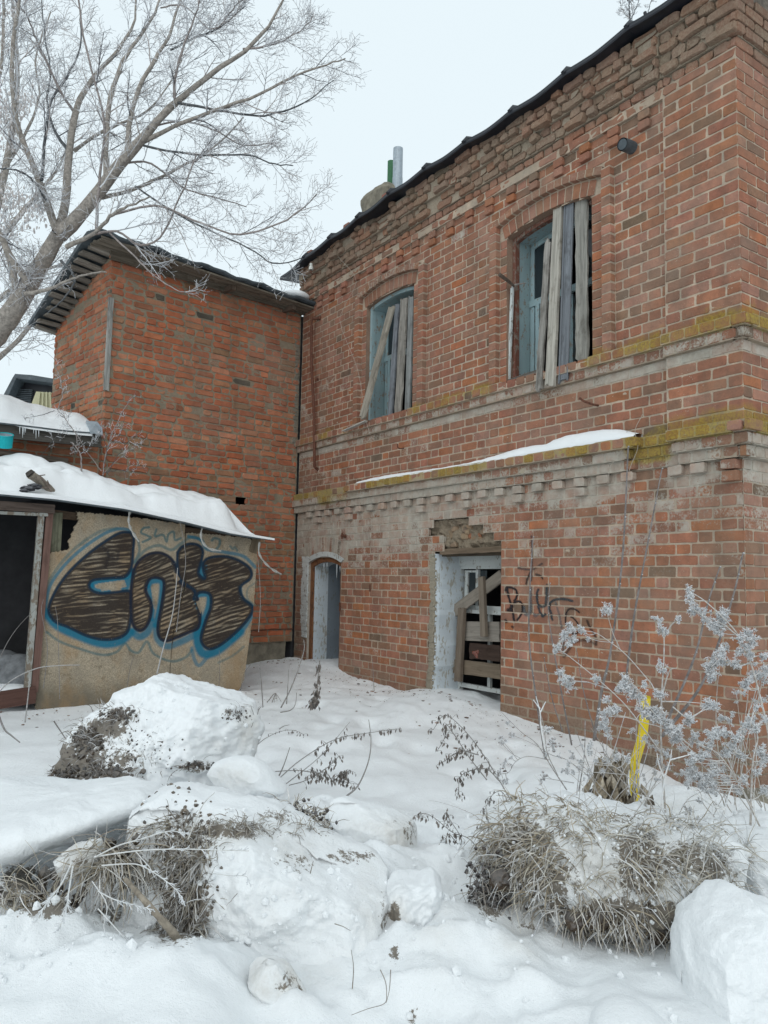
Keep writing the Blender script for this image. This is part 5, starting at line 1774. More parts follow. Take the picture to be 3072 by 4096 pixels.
# stub of a branch and a dark scrap lying in that snow
br = thing('broken_branch', sdp(230, 730, -0.2), 'thick sawn branch stub sticking out of the shed roof snow', 'branch')
g = G(); A, B = sdp(172, 690, 0.10), sdp(296, 792, 0.0)
tubes(g, resample(np.array([A, A * 0.5 + B * 0.5 + [0, 0, 0.012], B]), 9), [0.040, 0.036, 0.036, 0.038, 0.034, 0.033, 0.036, 0.034, 0.03], 9, (0.25, 0.22, 0.18)); g.build('stub', M_BARK, br)
g = G(); A2 = sdp(165, 680, 0.10)
tubes(g, np.array([A2 + [-0.012, 0, 0.012], A]), [0.03, 0.041], 9, (0.05, 0.045, 0.04)); g.build('burnt_end', M_BARK, br)
for p_ in ([(270, 760), (215, 760), (150, 745)], [(285, 780), (240, 720), (205, 700), (250, 690)], [(280, 770), (268, 740), (262, 720)]):
    g = G(); tubes(g, resample(np.array([sdp(*q_, 0.10) for q_ in p_]), 10), np.linspace(0.010, 0.004, 10), 5, (0.16, 0.13, 0.11)); g.build('twig', M_BARK, br)
g = G(); blobs(g, [sdp(155, 768, 0.11), sdp(188, 755, 0.11), sdp(135, 778, 0.12)], [0.05, 0.055, 0.03], (0.035, 0.035, 0.04), mesh=ICO2, jit=0.25, squash=(1.2, 0.7, 0.5))
tag(g.build('roofing_scrap', M_SOIL), 'crumpled black scrap beside the branch stub in the snow', 'scrap')

# frayed strips hanging from the eaves
for pts in ([(722, 880), (712, 930), (716, 970), (735, 1012), (768, 1060)], [(1130, 958), (1112, 1010), (1120, 1062), (1160, 1100), (1222, 1112)], [(1436, 1062), (1432, 1120), (1460, 1170), (1505, 1212), (1556, 1240)]):
    g = G(); P_ = resample(np.array([sdp(*q_, 0.12) for q_ in pts]), 20)
    wv = 0.010 * (1 + 0.4 * np.sin(np.arange(20) * 1.3))
    up_ = np.cross(np.gradient(P_, axis=0), SD.n); up_ /= np.linalg.norm(up_, axis=1, keepdims=True)
    V = np.stack([P_ + up_ * wv[:, None], P_ + SD.n * 0.006, P_ - up_ * wv[:, None], P_ - SD.n * 0.006], 1)
    g.add(V.reshape(-1, 3), grid_faces(20, 4, True)); g.build('frayed_strip', M_RAG, shed)
# things inside the shed door
for (x_, y_, r_, q_), lb in (((30, 1745, 0.17, 0.8), 'rounded grey sack with snow on it inside the shed doorway'), ((112, 1800, 0.2, 0.95), 'large grey sack leaning in the shed doorway beside the post'), ((30, 1850, 0.13, 0.7), 'low grey sack on the shed floor')):
    g = G(); v, f = ICO3
    c_ = sdp(x_, y_, -0.42 if r_ != 0.2 else -0.30)
    vv = v * r_ * np.array([1, 1, q_]); d = np.array([mn.fractal((a * 6 + x_, b * 6, c * 6), 1, 2, 3) for a, b, c in vv])
    g.add(vv * (1 + 0.14 * d[:, None]) + c_, f); tag(g.build('sack', M_SACK, None, smooth=True), lb, 'sack')
snow_lump('snow_drift', 'little snow drift blown onto the shed floor', [sdp(20, 1880, -0.2)], [0.2], (1.5, 0.8, 0.3))

# ------------------------------------------------------------------ low outbuilding beyond the shed
OB = lambda x, y, off=0.0: FL(*FL.px(*co(x, y), off), off)
outb = thing('brick_outbuilding', (-4.0, 7.4, 0), 'low brick outbuilding with snowy roof and blackened fascia board', 'outbuilding')
rng3 = np.random.default_rng(31)
MAXP_ = MAXP
zt_ = FL.px(*co(600, 1080), 0.0)[1]
wall_o = backing(FL, 'wall', M_MORTAR, outb, 2.63, 5.2, 1.2, 1.2 + 0.0254 * 78, lambda z: [], lambda s, z: np.zeros_like(s) + 0.02, mask_ann, T_MA, dz=0.0254, recess=0.003)
items = []
for k in range(6, 26):
    z0, z1 = 1.2 + k * CA + 0.004, 1.2 + (k + 1) * CA - 0.0075
    x = 2.64
    while x < 4.9:
        L = 0.25 * rng3.uniform(0.95, 1.05) if rng3.random() > 0.25 else 0.122
        items.append((((x, z0), (x + L - 0.012, z0), (x + L - 0.012, z1), (x, z1)), 0.022, 0.03, pick_tint(rng3, PAL_A) * 0.8, dict(rough=1, jit=0.004, pj=0.004, ch=0.008))); x += L
emit_bricks(FL, items, mask_ann, M_BRICK2, wall_o, rng3)
A, B = OB(-500, 800 - 55, 0.22), OB(1342, 1040, 0.22)
A, B = OB(-450, 850, 0.22), OB(1342, 1035, 0.22)
hgt = abs(OB(1000, 905, 0.22)[2] - OB(1000, 1095, 0.22)[2])
one_plank('fascia_board', M_WOOD, outb, A, B, hgt, 0.03, nL, (0.085, 0.08, 0.072), 20, 0.01)
one_plank('fascia_board', M_WOOD, outb, OB(-300, 1160, 0.06), OB(900, 1305, 0.06), 0.05, 0.02, nL, (0.2, 0.17, 0.14), 12, 0.01)
g = G(); e1 = np.array([OB(x_, y_, 0.27) for x_, y_ in ((-450, 745), (400, 840), (900, 900), (1350, 935))])
e1 = resample(e1, 20); bk_ = e1 - nL * 1.4 + [0, 0, 0.30]
V = np.stack([e1, bk_, bk_ - [0, 0, 0.03], e1 - [0, 0, 0.015]], 1); g.add(V.reshape(-1, 3), grid_faces(20, 4, True)); g.add(V[-1], [[0, 1, 2, 3]])
g.build('roof_sheet', M_ROOF2, outb)
g = G(); q_ = np.array([OB(1140, 770, 0.05), OB(1290, 785, 0.15), OB(1358, 870, 0.28), OB(1362, 935, 0.285), OB(1200, 915, 0.285)])
g.add(np.vstack([q_, q_ - [0, 0, 0.02]]), [[0, 1, 2, 3, 4], [9, 8, 7, 6, 5]] + [[i, (i + 1) % 5, (i + 1) % 5 + 5, i + 5] for i in range(5)]); g.build('corner_flashing', M_ZINC, outb)
sil2 = [(-450, 400), (0, 448), (200, 488), (400, 540), (600, 588), (760, 640), (900, 700), (1030, 722), (1150, 785), (1225, 870)]
lip2 = [(-450, 700), (0, 745), (200, 790), (400, 835), (600, 862), (760, 885), (900, 905), (1030, 915), (1150, 925), (1228, 932)]
n_ = 70; u_ = np.linspace(0, 1, n_)
top2 = resample(np.array([OB(x_, y_, -0.7) for x_, y_ in sil2]), n_); fr2 = resample(np.array([OB(x_, y_, 0.265) for x_, y_ in lip2]), n_)
nb2 = 14; V = np.zeros((n_, nb2, 3))
for j in range(nb2):
    b = j / (nb2 - 1)
    V[:, j] = fr2 * (1 - b) + top2 * b
    V[:, j, 2] += 0.10 * math.sin(math.pi * min(1, b * 1.0)) ** 0.7 * (0.7 + 0.3 * np.sin(u_ * 9 + 1)) + 0.02 * np.array([mn.noise((x * 9, b * 4, 1.1)) for x in u_]) * (b > 0)
g = G(); g.add(V.reshape(-1, 3), grid_faces(n_, nb2))
low2 = V.copy(); low2[:, :, 2] -= 0.035 + 0.10 * np.linspace(0, 1, nb2)[None]
g.add(low2.reshape(-1, 3), grid_faces(n_, nb2)[:, ::-1])
for t_, b_ in ((V[:, 0], low2[:, 0]), (V[:, -1], low2[:, -1]), (V[-1], low2[-1])):
    st_ = np.stack([t_, b_], 1); g.add(st_.reshape(-1, 3), grid_faces(len(t_), 2))
tag(g.build('snow_cover', M_SNOW, None, smooth=True), 'smooth snow sheet on the roof of the low brick outbuilding', 'snow')
for x_, y0_, y1_ in ((300, 845, 1000), (262, 845, 950), (338, 845, 930), (447, 855, 945), (478, 860, 1012), (515, 862, 990), (560, 870, 890), (655, 880, 915), (318, 850, 960), (400, 850, 868), (590, 872, 892)):
    g = G(); A = OB(x_, y0_, 0.255); B = OB(x_, y1_, 0.255); tubes(g, np.array([A, (A + B) / 2, B]), [0.006, 0.004, 0.001], 5); g.build('icicle', M_ICE, outb)
# turquoise tin hanging at the left
tin = thing('tin_pot', OB(70, 1010, 0.34), 'bright turquoise tin pot hanging under the fascia at the left edge', 'pot')
c_ = OB(60, 1035, 0.36); ax = np.array([0.15, -0.35, 0.9]); ax /= np.linalg.norm(ax)
r_ = 0.074
g = G(); tubes(g, np.array([c_ - ax * 0.06, c_, c_ + ax * 0.055]), [r_ * 0.93, r_ * 0.98, r_], 24, cap=False); tubes(g, np.array([c_ - ax * 0.062, c_ - ax * 0.058]), [r_ * 0.93, r_ * 0.93], 24)
g.build('pot_body', M_TURQ, tin, smooth=False)
g = G(); tubes(g, np.array([c_ - ax * 0.01, c_ + ax * 0.054]), [r_ * 0.9, r_ * 0.95], 24, cap=False); tubes(g, np.array([c_ + ax * 0.012, c_ + ax * 0.016]), [r_ * 0.93] * 2, 24)
g.build('pot_inside', M_ZINC, tin)
g = G(); t_ = np.linspace(0, 2 * np.pi, 25); e_a = np.cross(ax, [1, 0, 0]); e_a /= np.linalg.norm(e_a); e_b = np.cross(ax, e_a)
P_ = c_ + ax * 0.055 + r_ * 1.0 * (np.cos(t_)[:, None] * e_a + np.sin(t_)[:, None] * e_b); tubes(g, P_, [0.005] * 25, 6); g.build('rim', M_TURQ, tin)

# ------------------------------------------------------------------ dark gabled roof of a house far behind
far = thing('distant_house', at(30, 850, 17), 'distant dark hipped roof with louvres and a cream ribbed gable', 'house')
def fp(x, y, d=17.0): return at(*co(x, y), d)
def slab_poly(g, pts, d, depth, tint=None):
    a = np.array([fp(x, y, d) for x, y in pts]); n = len(a); b = a + np.array([0, depth, 0])
    g.add(np.vstack([a, b]), [list(range(n)), list(range(2 * n - 1, n - 1, -1))] + [[i, (i + 1) % n, (i + 1) % n + n, i + n] for i in range(n)], tint)
g = G(); slab_poly(g, [(40, 455), (190, 200), (720, 262), (720, 700), (40, 700)], 17.2, 5); g.build('gable_wall', M_ROOF, far)
g = G(); slab_poly(g, [(165, 205), (200, 150), (420, 165), (720, 215), (720, 272), (200, 205)], 16.8, 5.4); g.build('roof', M_ROOF2, far)
g = G(); slab_poly(g, [(30, 460), (165, 205), (215, 205), (95, 470)], 16.8, 0.5); g.build('roof_edge', M_ROOF2, far)
for i in range(8):
    g = G(); y_ = 350 + i * 24; slab_poly(g, [(210 - i * 7, y_), (430 - i * 4, y_ + 10), (430 - i * 4, y_ + 22), (205 - i * 7, y_ + 12)], 17.12, 0.06); g.build('louvre_slat', M_ROOF2, far)
g = G(); slab_poly(g, [(480, 385), (700, 402), (790, 700), (360, 700)], 16.75, 0.1); gb = g.build('ribbed_siding', M_CREAM, far)
for x_ in (520, 565, 610, 655, 698):
    g = G(); k2 = (x_ - 590) * 0.35; slab_poly(g, [(x_, 390), (x_ + 12, 391), (x_ + 12 + k2, 700), (x_ + k2, 700)], 16.70, 0.05); g.build('siding_rib', M_CREAM, far)

# ------------------------------------------------------------------ trees
def branchlets(rng, P, n, len_, ang=(25, 52), lat=0.75, npt=6, up=0.12, t0=0.12, t1=1.0, R=None, rr=(0.35, 0.6), curve=0.16, taper_len=True):
    """side shoots along each centre line of P (N,m,3); returns (N*n, npt, 3), radii"""
    N, m, _ = P.shape
    t = (np.arange(n)[None] + rng.uniform(0.1, 0.9, (N, n))) / n * (t1 - t0) + t0
    x = t * (m - 1); i = np.clip(x.astype(int), 0, m - 2); f = (x - i)[..., None]
    r_ = np.arange(N)[:, None]
    A = P[r_, i]; B = P[r_, i + 1]; base = A + (B - A) * f
    T = B - A; T /= np.linalg.norm(T, axis=2, keepdims=True) + 1e-9
    yv = np.array([0.0, 1.0, 0.0])
    S = np.cross(T, yv); S /= np.linalg.norm(S, axis=2, keepdims=True) + 1e-9
    U = np.cross(T, S)
    side = np.where((np.arange(n)[None] + rng.integers(0, 2, (N, 1))) % 2 == 0, 1.0, -1.0)
    ph = rng.normal(0, lat, (N, n))
    perp = S * (side * np.cos(ph))[..., None] + U * np.sin(ph)[..., None]
    a = np.radians(rng.uniform(ang[0], ang[1], (N, n)))[..., None]
    D = T * np.cos(a) + perp * np.sin(a)
    ln = np.asarray(len_, float)
    if ln.ndim == 1: ln = ln[:, None]
    L = ln * rng.uniform(0.45, 1.15, (N, n)) * ((1.05 - 0.6 * t) if taper_len else 1)
    M = N * n
    D = D.reshape(M, 3); base = base.reshape(M, 3); L = L.reshape(M)
    out = np.zeros((M, npt, 3)); out[:, 0] = base
    bend = rng.normal(0, curve, (M, 3))
    for k in range(1, npt):
        D = D + bend * 0.6 / npt * 2 + rng.normal(0, curve, (M, 3)) * 0.55
        D[:, 2] += up / npt * 2
        D /= np.linalg.norm(D, axis=1, keepdims=True)
        out[:, k] = out[:, k - 1] + D * (L / (npt - 1))[:, None]
    rad = None
    if R is not None:
        Rb = (R[r_, i] * (1 - f[..., 0]) + R[r_, i + 1] * f[..., 0]).reshape(M) * rng.uniform(rr[0], rr[1], M)
        rad = Rb[:, None] * np.linspace(1, 0.45, npt)[None]
    return out, rad


def grey_cols(rng, n, dark=0.25):
    """frosted twigs: mostly pale, some dark and bare"""
    base = np.array([0.50, 0.51, 0.53]); dk = np.array([0.10, 0.10, 0.11]); bw = np.array([0.33, 0.30, 0.29])
    r = rng.random(n)
    return np.where((r < dark)[:, None], dk, np.where((r < dark + 0.22)[:, None], bw, base)) * rng.uniform(0.8, 1.2, (n, 1))


def tree(name, label, limbs, conv, pxr, d_base, seed, lvl=(14, 7, 4), lens=(0.62, 0.26, 0.08), dark=0.26, cat='tree', minr=0.0019, min_limb=0.004, lat=0.75, t0=0.12):
    rng = np.random.default_rng(seed)
    p_ = at(*conv(*limbs[0][0][0]), d_base + limbs[0][2][0])
    root = thing(name, (p_[0], p_[1], 0), label, cat)
    allP, allR = [], []
    for li, (pts, wid, dd) in enumerate([l[:3] for l in limbs]):
        n = len(pts); dep = np.linspace(dd[0], dd[1], n)
        w = np.array([at(*conv(x, y), d_base + q) for (x, y), q in zip(pts, dep)])
        m = 20
        P = resample(w, m); P[1:] += rng.normal(0, 0.006, (m - 1, 3)) * np.linspace(0.3, 1, m - 1)[:, None]
        R = np.interp(np.linspace(0, 1, m), np.linspace(0, 1, len(wid)), wid) * pxr
        R *= rng.uniform(0.93, 1.07, m)
        allP.append(P); allR.append(R)
        g = G(); col = (0.26, 0.235, 0.21) if R[0] > 0.02 else ((0.25, 0.22, 0.21) if len(pts) % 2 else (0.09, 0.095, 0.10))
        tubes(g, P, np.maximum(R, min_limb), 12 if R[0] > 0.03 else 6, np.array(col))
        g.build('trunk' if li == 0 else 'limb', M_BARK, root, smooth=True)
    P = np.array(allP); R = np.maximum(np.array(allR), min_limb)
    g = G()
    fct = np.array([l[3] if len(l) > 3 else 1.0 for l in limbs])
    wl_ = np.where(fct < 1, 0.75, 1.0) * lens[0] * (0.55 + 0.45 * np.clip(np.linalg.norm(P[:, -1] - P[:, 0], axis=1) / 2.0, 0, 1.2))
    b1, r1 = branchlets(rng, P, lvl[0], wl_, R=np.minimum(R, 0.014), rr=(0.35, 0.65), npt=9, up=0.10, curve=0.13, lat=lat, t0=t0)
    r1 = np.maximum(r1, minr * 1.25)
    kp = rng.random(len(b1)) < np.repeat(np.where(fct < 1, fct * 0.6, 1.0), lvl[0])
    b1, r1 = b1[kp], r1[kp]
    tubes(g, b1, r1, 4, np.repeat(grey_cols(rng, len(b1), dark), 1, 0), cap=False)
    b2, r2 = branchlets(rng, b1, lvl[1], lens[1], R=r1, rr=(0.55, 0.8), npt=6, up=0.10, curve=0.16, lat=lat)
    r2 = np.maximum(r2, minr)
    tubes(g, b2, r2, 3, grey_cols(rng, len(b2), dark * 0.4), cap=False)
    b3, r3 = branchlets(rng, b2, lvl[2], lens[2], ang=(35, 70), R=r2, rr=(0.8, 1.0), npt=3, up=0.1, curve=0.2, taper_len=False, lat=lat)
    r3 = np.maximum(r3, minr * 0.9)
    tubes(g, b3, r3, 3, grey_cols(rng, len(b3), dark * 0.2), cap=False)
    crown = g.build('crown', M_TWIG, root); tag(crown, kind='stuff')
    g = G(); tips = np.concatenate([b3[:, -1], b2[:, -1]])
    tips = tips[rng.random(len(tips)) < 0.5]
    v = np.array([[1, 0, 0], [-1, 0, 0], [0, 1, 0], [0, -1, 0], [0, 0, 1], [0, 0, -1]], float)
    f = np.array([[0, 2, 4], [2, 1, 4], [1, 3, 4], [3, 0, 4], [2, 0, 5], [1, 2, 5], [3, 1, 5], [0, 3, 5]])
    blobs(g, tips, rng.uniform(0.9, 1.7, len(tips)) * minr * 1.4, (0.42, 0.43, 0.45), mesh=(v, f))
    tag(g.build('frosted_buds', M_TWIG, root), kind='stuff')
    return root


PXR = 1 / 1.276 / F_PX * 8.0 / 2      # crop pixels of width -> radius in metres at 8 m
L_ = [
    ([(-420, 3000), (-330, 2300), (-200, 1900), (-20, 1700), (60, 1600), (140, 1470), (220, 1330), (300, 1200)], [170, 150, 130, 118, 105, 95, 85, 78], (0.5, 0.0)),
    ([(300, 1200), (400, 1110), (520, 960), (600, 850), (700, 740), (800, 620), (900, 520), (1000, 440), (1100, 360), (1200, 290), (1300, 215), (1390, 100), (1450, -20)], [82, 72, 66, 60, 52, 38, 33, 29, 25, 21, 18, 14, 9], (0.0, -0.4)),
    ([(300, 1190), (338, 1010), (350, 800), (378, 600), (420, 480), (520, 345), (610, 245), (680, 120), (700, -30)], [52, 42, 38, 34, 30, 24, 18, 13, 9], (0.0, 0.7)),
    ([(285, 1170), (225, 990), (165, 830), (95, 670), (65, 450), (62, 250), (85, 90), (100, -30)], [40, 34, 30, 27, 23, 20, 17, 12], (0.0, -0.5)),
    ([(545, 930), (540, 750), (560, 520), (600, 385), (665, 250), (760, 120), (825, -30)], [34, 28, 25, 22, 19, 15, 10], (-0.1, 0.5)),
    ([(650, 770), (665, 610), (718, 430), (800, 290), (865, 175), (930, -20)], [32, 25, 22, 20, 16, 11], (-0.1, 0.3)),
    ([(890, 500), (893, 400), (935, 240), (990, 90), (1030, -30)], [17, 13, 11, 9, 7], (-0.3, -0.7)),
    ([(700, 740), (900, 640), (1100, 565), (1300, 490), (1480, 400), (1660, 335), (1760, 300)], [26, 20, 17, 14, 11, 8, 6], (-0.1, -0.8)),
    ([(905, 525), (1100, 560), (1300, 590), (1420, 575), (1560, 520), (1700, 410)], [13, 11, 10, 9, 7, 5], (-0.3, 0.0)),
    ([(520, 1010), (700, 960), (870, 880), (1010, 810), (1130, 720), (1240, 600)], [22, 18, 16, 14, 11, 8], (0.0, 0.8)),
    ([(700, 735), (850, 768), (1070, 792), (1250, 788), (1380, 830), (1490, 850)], [12, 11, 10, 8, 7, 5], (-0.1, -0.5)),
    ([(340, 1260), (480, 1190), (570, 1100), (660, 1050), (760, 1010)], [26, 20, 16, 11, 7], (-0.1, -0.9), 0.5),
    ([(492, 1180), (505, 950), (527, 750), (530, 620), (495, 450), (425, 200), (400, -20)], [16, 13, 12, 11, 10, 9, 8], (-0.3, -1.0)),
    ([(212, 920), (232, 700), (262, 520), (350, 380), (410, 230), (412, 60)], [18, 14, 12, 11, 9, 7], (-0.2, 0.5)),
    ([(560, 1100), (800, 1050), (1000, 1130), (1200, 1195), (1350, 1170), (1500, 1100), (1615, 990)], [12, 11, 10, 9, 8, 7, 5], (-0.2, -1.0)),
    ([(690, 950), (900, 1090), (1100, 1190), (1280, 1270), (1400, 1345), (1540, 1315)], [11, 10, 9, 8, 6, 5], (0.0, -0.6)),
    ([(480, 1195), (600, 1180), (700, 1250), (800, 1225), (870, 1120), (940, 960), (1000, 790)], [13, 12, 11, 10, 9, 8, 6], (-0.1, -0.4)),
    ([(-60, 1130), (0, 1205), (70, 1340), (150, 1450)], [30, 30, 34, 38], (-0.3, -0.1)),
    ([(560, 1190), (690, 1310), (780, 1400), (900, 1480), (1010, 1500)], [9, 8, 7, 6, 5], (-0.3, -0.8), 0.6),
    ([(380, 770), (490, 690), (620, 630), (760, 560), (860, 430), (930, 300)], [22, 18, 15, 12, 9, 7], (0.4, 1.0)),
    ([(350, 770), (280, 670), (240, 520), (255, 380), (230, 180), (215, 0)], [20, 15, 12, 10, 9, 7], (0.3, 1.0)),
    ([(380, 575), (300, 450), (210, 260), (150, 110), (90, 0)], [16, 13, 11, 9, 7], (0.3, -0.4)),
    ([(90, 1500), (40, 1300), (-30, 1100), (-60, 900)], [40, 32, 26, 20], (0.2, 0.6)),
    ([(-20, 860), (90, 870), (180, 930), (240, 1030)], [7, 8, 9, 10], (-0.5, -0.2)),
    ([(1240, 250), (1340, 240), (1440, 210), (1540, 150), (1600, 80)], [12, 10, 8, 6, 5], (-0.3, -0.5)),
    ([(820, 40), (940, 30), (1080, 150), (1180, 60), (1240, -20)], [8, 8, 8, 7, 5], (0.2, -0.2)),
    ([(870, 255), (1000, 190), (1120, 140), (1250, 30)], [12, 10, 8, 5], (0.2, 0.0)),
    ([(750, 660), (900, 620), (1060, 650), (1250, 740), (1400, 730)], [11, 9, 8, 7, 5], (-0.2, 0.5)),
    ([(130, 1500), (240, 1480), (330, 1440), (440, 1400), (540, 1390)], [24, 16, 12, 9, 7], (-0.3, -0.8), 0.3),
    ([(310, 1330), (380, 1420), (330, 1520), (240, 1600)], [12, 10, 8, 6], (-0.3, -0.9), 0.35),
    ([(600, 840), (760, 830), (940, 960), (1100, 1010), (1260, 1050)], [12, 10, 9, 7, 5], (-0.1, 0.4)),
]
tree('bare_tree', 'large leafless tree with frosted twigs rising behind the annex and leaning right', L_, ct, PXR, 7.75, 3)

L2 = [
    ([(-500, 2600), (-260, 1900), (-80, 1300), (40, 800), (90, 400), (60, -50)], [90, 70, 50, 36, 24, 14], (0, 0)),
    ([(-120, 1400), (60, 1150), (200, 980), (300, 850), (360, 700)], [40, 30, 20, 14, 9], (0, 0.5)),
    ([(-60, 1200), (-20, 900), (-40, 600), (10, 300), (20, 0)], [36, 30, 24, 18, 12], (0.2, -0.5)),
    ([(0, 900), (120, 700), (200, 500), (180, 300), (260, 60)], [20, 16, 12, 9, 7], (0, 0.6)),
    ([(-160, 1650), (60, 1480), (220, 1380), (420, 1330)], [40, 26, 18, 10], (0, 0.6)),
    ([(-100, 1900), (80, 1750), (200, 1600), (300, 1450)], [34, 24, 18, 12], (0, 0.5)),
]
t2 = tree('bare_tree', 'paler frosted tree farther back at the left edge with hanging seed clusters', L2, ct, PXR * 1.5, 12.0, 9, lvl=(14, 8, 4), lens=(1.0, 0.42, 0.12), dark=0.05, minr=0.0045, min_limb=0.008)
g = G(); r9 = np.random.default_rng(44)
for cx, cy in [(10, 570), (40, 560), (20, 600), (30, 640), (60, 560), (95, 530), (130, 520), (10, 480), (30, 220), (20, 980), (40, 1010), (20, 1060), (110, 1040), (150, 1120), (10, 80), (70, 60), (20, 1120), (5, 700), (180, 1050), (210, 1090), (60, 1180)]:
    c_ = at(*ct(cx, cy), 11.6)
    C = c_ + r9.normal(0, 1, (26, 3)) * np.array([0.10, 0.10, 0.09])
    blobs(g, C, r9.uniform(0.012, 0.026, 26), (0.47, 0.44, 0.43), mesh=ICO1, jit=0.3, squash=(0.7, 0.7, 1.5))
tag(g.build('seed_clusters', M_TWIG, t2), kind='stuff')

# saplings growing on the roofs and by the outbuilding
LS = [
    ([(1085, 1480), (1075, 1250), (1060, 1190), (1000, 1100), (960, 1070)], [22, 20, 18, 15, 13], (0, 0)),
    ([(1030, 1110), (1010, 950), (900, 800), (840, 700), (760, 630)], [12, 10, 8, 7, 6], (0, -0.1)),
    ([(760, 630), (810, 500), (830, 380), (790, 220), (740, 40)], [12, 13, 14, 12, 9], (-0.1, 0.0)),
    ([(720, 640), (540, 700), (360, 740), (210, 810)], [9, 8, 6, 5], (-0.1, 0.1)),
    ([(1070, 1200), (1150, 1150), (1240, 1060), (1300, 950)], [9, 8, 6, 5], (0, -0.1)),
    ([(1345, 1440), (1150, 1180), (1020, 960), (900, 800), (830, 650)], [10, 9, 8, 6, 5], (0.05, 0.1)),
    ([(540, 1240), (640, 1120), (740, 990), (900, 910)], [6, 6, 5, 4], (0.1, 0.0)),
]
PXS = 1 / 3.318 / F_PX * 7.6 / 2
tree('young_sapling', 'small frosted sapling growing between the shed and the outbuilding', LS, co, PXS, 7.45, 5, lvl=(5, 3, 2), lens=(0.17, 0.09, 0.03), dark=0.3, cat='sapling', minr=0.0016, min_limb=0.002, t0=0.3)
LS = [
    ([(1365, 1500), (1385, 1300), (1440, 1100), (1500, 920), (1580, 760), (1680, 560), (1760, 420)], [18, 17, 15, 13, 11, 8, 6], (0, 0)),
    ([(1380, 1470), (1520, 1330), (1640, 1230), (1760, 1120), (1900, 1060)], [9, 8, 7, 6, 5], (0, 0.1)),
    ([(1380, 1460), (1560, 1430), (1720, 1420), (1900, 1400)], [8, 7, 6, 5], (0, 0.1)),
    ([(1440, 1100), (1560, 1000), (1620, 880), (1660, 700)], [7, 6, 5, 4], (0, 0.1)),
    ([(1380, 1350), (1420, 1180), (1390, 1050), (1330, 900)], [7, 6, 5, 4], (0, -0.1)),
    ([(1420, 1480), (1560, 1250), (1700, 1050), (1850, 950)], [7, 6, 5, 4], (0, -0.1)),
]
tree('young_sapling', 'thin reddish shrub standing against the orange brick annex wall', LS, co, PXS, 7.7, 6, lvl=(5, 3, 2), lens=(0.22, 0.10, 0.03), dark=0.5, cat='sapling', minr=0.0014, min_limb=0.002, t0=0.3)
ctp = lambda x, y: ((1900 + (x - 20) / 1.4155) / K, ((y - 45) / 1.4155) / K)
LS = [([(905, 200), (895, 130), (890, 60), (885, -40)], [9, 8, 7, 6], (0, 0)), ([(895, 150), (860, 110), (840, 60)], [4, 4, 3], (0, 0)), ([(905, 150), (930, 90), (960, 20), (975, -20)], [5, 4, 4, 3], (0, 0)),
      ([(1000, 115), (1015, 60), (1035, 0), (1045, -30)], [5, 4, 4, 3], (0, 0)), ([(898, 190), (915, 120), (905, 50), (930, -10)], [4, 4, 3, 3], (0, 0.1))]
s_, _ = FR.px(*ctp(905, 180), -0.25)
tree('young_sapling', 'tiny frosted birch seedling growing on the brick building roof', LS, ctp, 1 / 1.4155 / F_PX * 6.2 / 2, float(FR(s_, 5.8, -0.25)[1]), 8, lvl=(7, 4, 2), lens=(0.10, 0.05, 0.02), dark=0.1, cat='sapling', minr=0.0016, min_limb=0.002)
g = G(); A, B = rpt(FR, (1393, 27), -0.1), rpt(FR, (1404, 62), -0.1); tubes(g, np.array([A, (A + B) / 2, B]), [0.014] * 3, 8); g.build('roof_peg', M_ROOF, main_b)

# ------------------------------------------------------------------ snow-covered ground
CTRL = [(-80, 1990, 2.15), (0, 1986, 2.15), (60, 1992, 2.15), (110, 2002, 2.15), (160, 2034, 2.15), (205, 2066, 2.16), (250, 2050, 2.16), (300, 2010, 2.15), (340, 1986, 2.15), (390, 2004, 2.15), (440, 2052, 2.13), (500, 2100, 2.12), (560, 2155, 2.1), (640, 2215, 2.08),
        (-80, 2212, 1.88), (100, 2212, 1.88), (300, 2212, 1.88), (450, 2212, 1.92), (720, 2260, 2.05), (820, 2260, 2.1), (900, 2212, 2.1), (1100, 2212, 2.08), (1300, 2212, 2.04), (1500, 2212, 2.04),
        (900, 1810, 3.05), (960, 1850, 2.92), (1000, 1905, 2.78), (1050, 1965, 2.64), (1110, 2015, 2.54), (1200, 2042, 2.5), (1300, 2050, 2.5), (1400, 2056, 2.48), (1480, 2066, 2.44),
        (884, 1916, 2.52), (925, 1925, 2.55), (880, 1990, 2.42), (880, 2075, 2.34), (935, 1990, 2.46), (940, 2080, 2.34), (870, 2150, 2.22), (990, 1975, 2.56), (935, 1868, 2.8), (950, 1815, 3.0), (230, 1985, 2.38), (60, 1925, 2.36), (0, 1900, 2.38), (130, 1960, 2.36), (320, 2040, 2.34), 
        (1000, 2060, 2.42), (1050, 2120, 2.3), (1200, 2120, 2.3), (1400, 2130, 2.28),
        (1240, 1692, 3.35), (1330, 1752, 3.3), (1450, 1776, 3.2), (1560, 1786, 3.15), (1680, 1796, 3.1),
        (340, 1716, 3.0), (430, 1724, 2.98), (520, 1738, 2.96), (600, 1756, 2.95), (680, 1782, 2.92), (750, 1815, 2.85), (810, 1862, 2.72), (560, 1712, 3.2), (640, 1728, 3.2), (460, 1700, 3.25), (836, 1900, 2.6), (1372, 1746, 3.95), (1420, 1700, 4.2), (940, 1775, 3.3)]
CW = [at(*c) for c in CTRL]
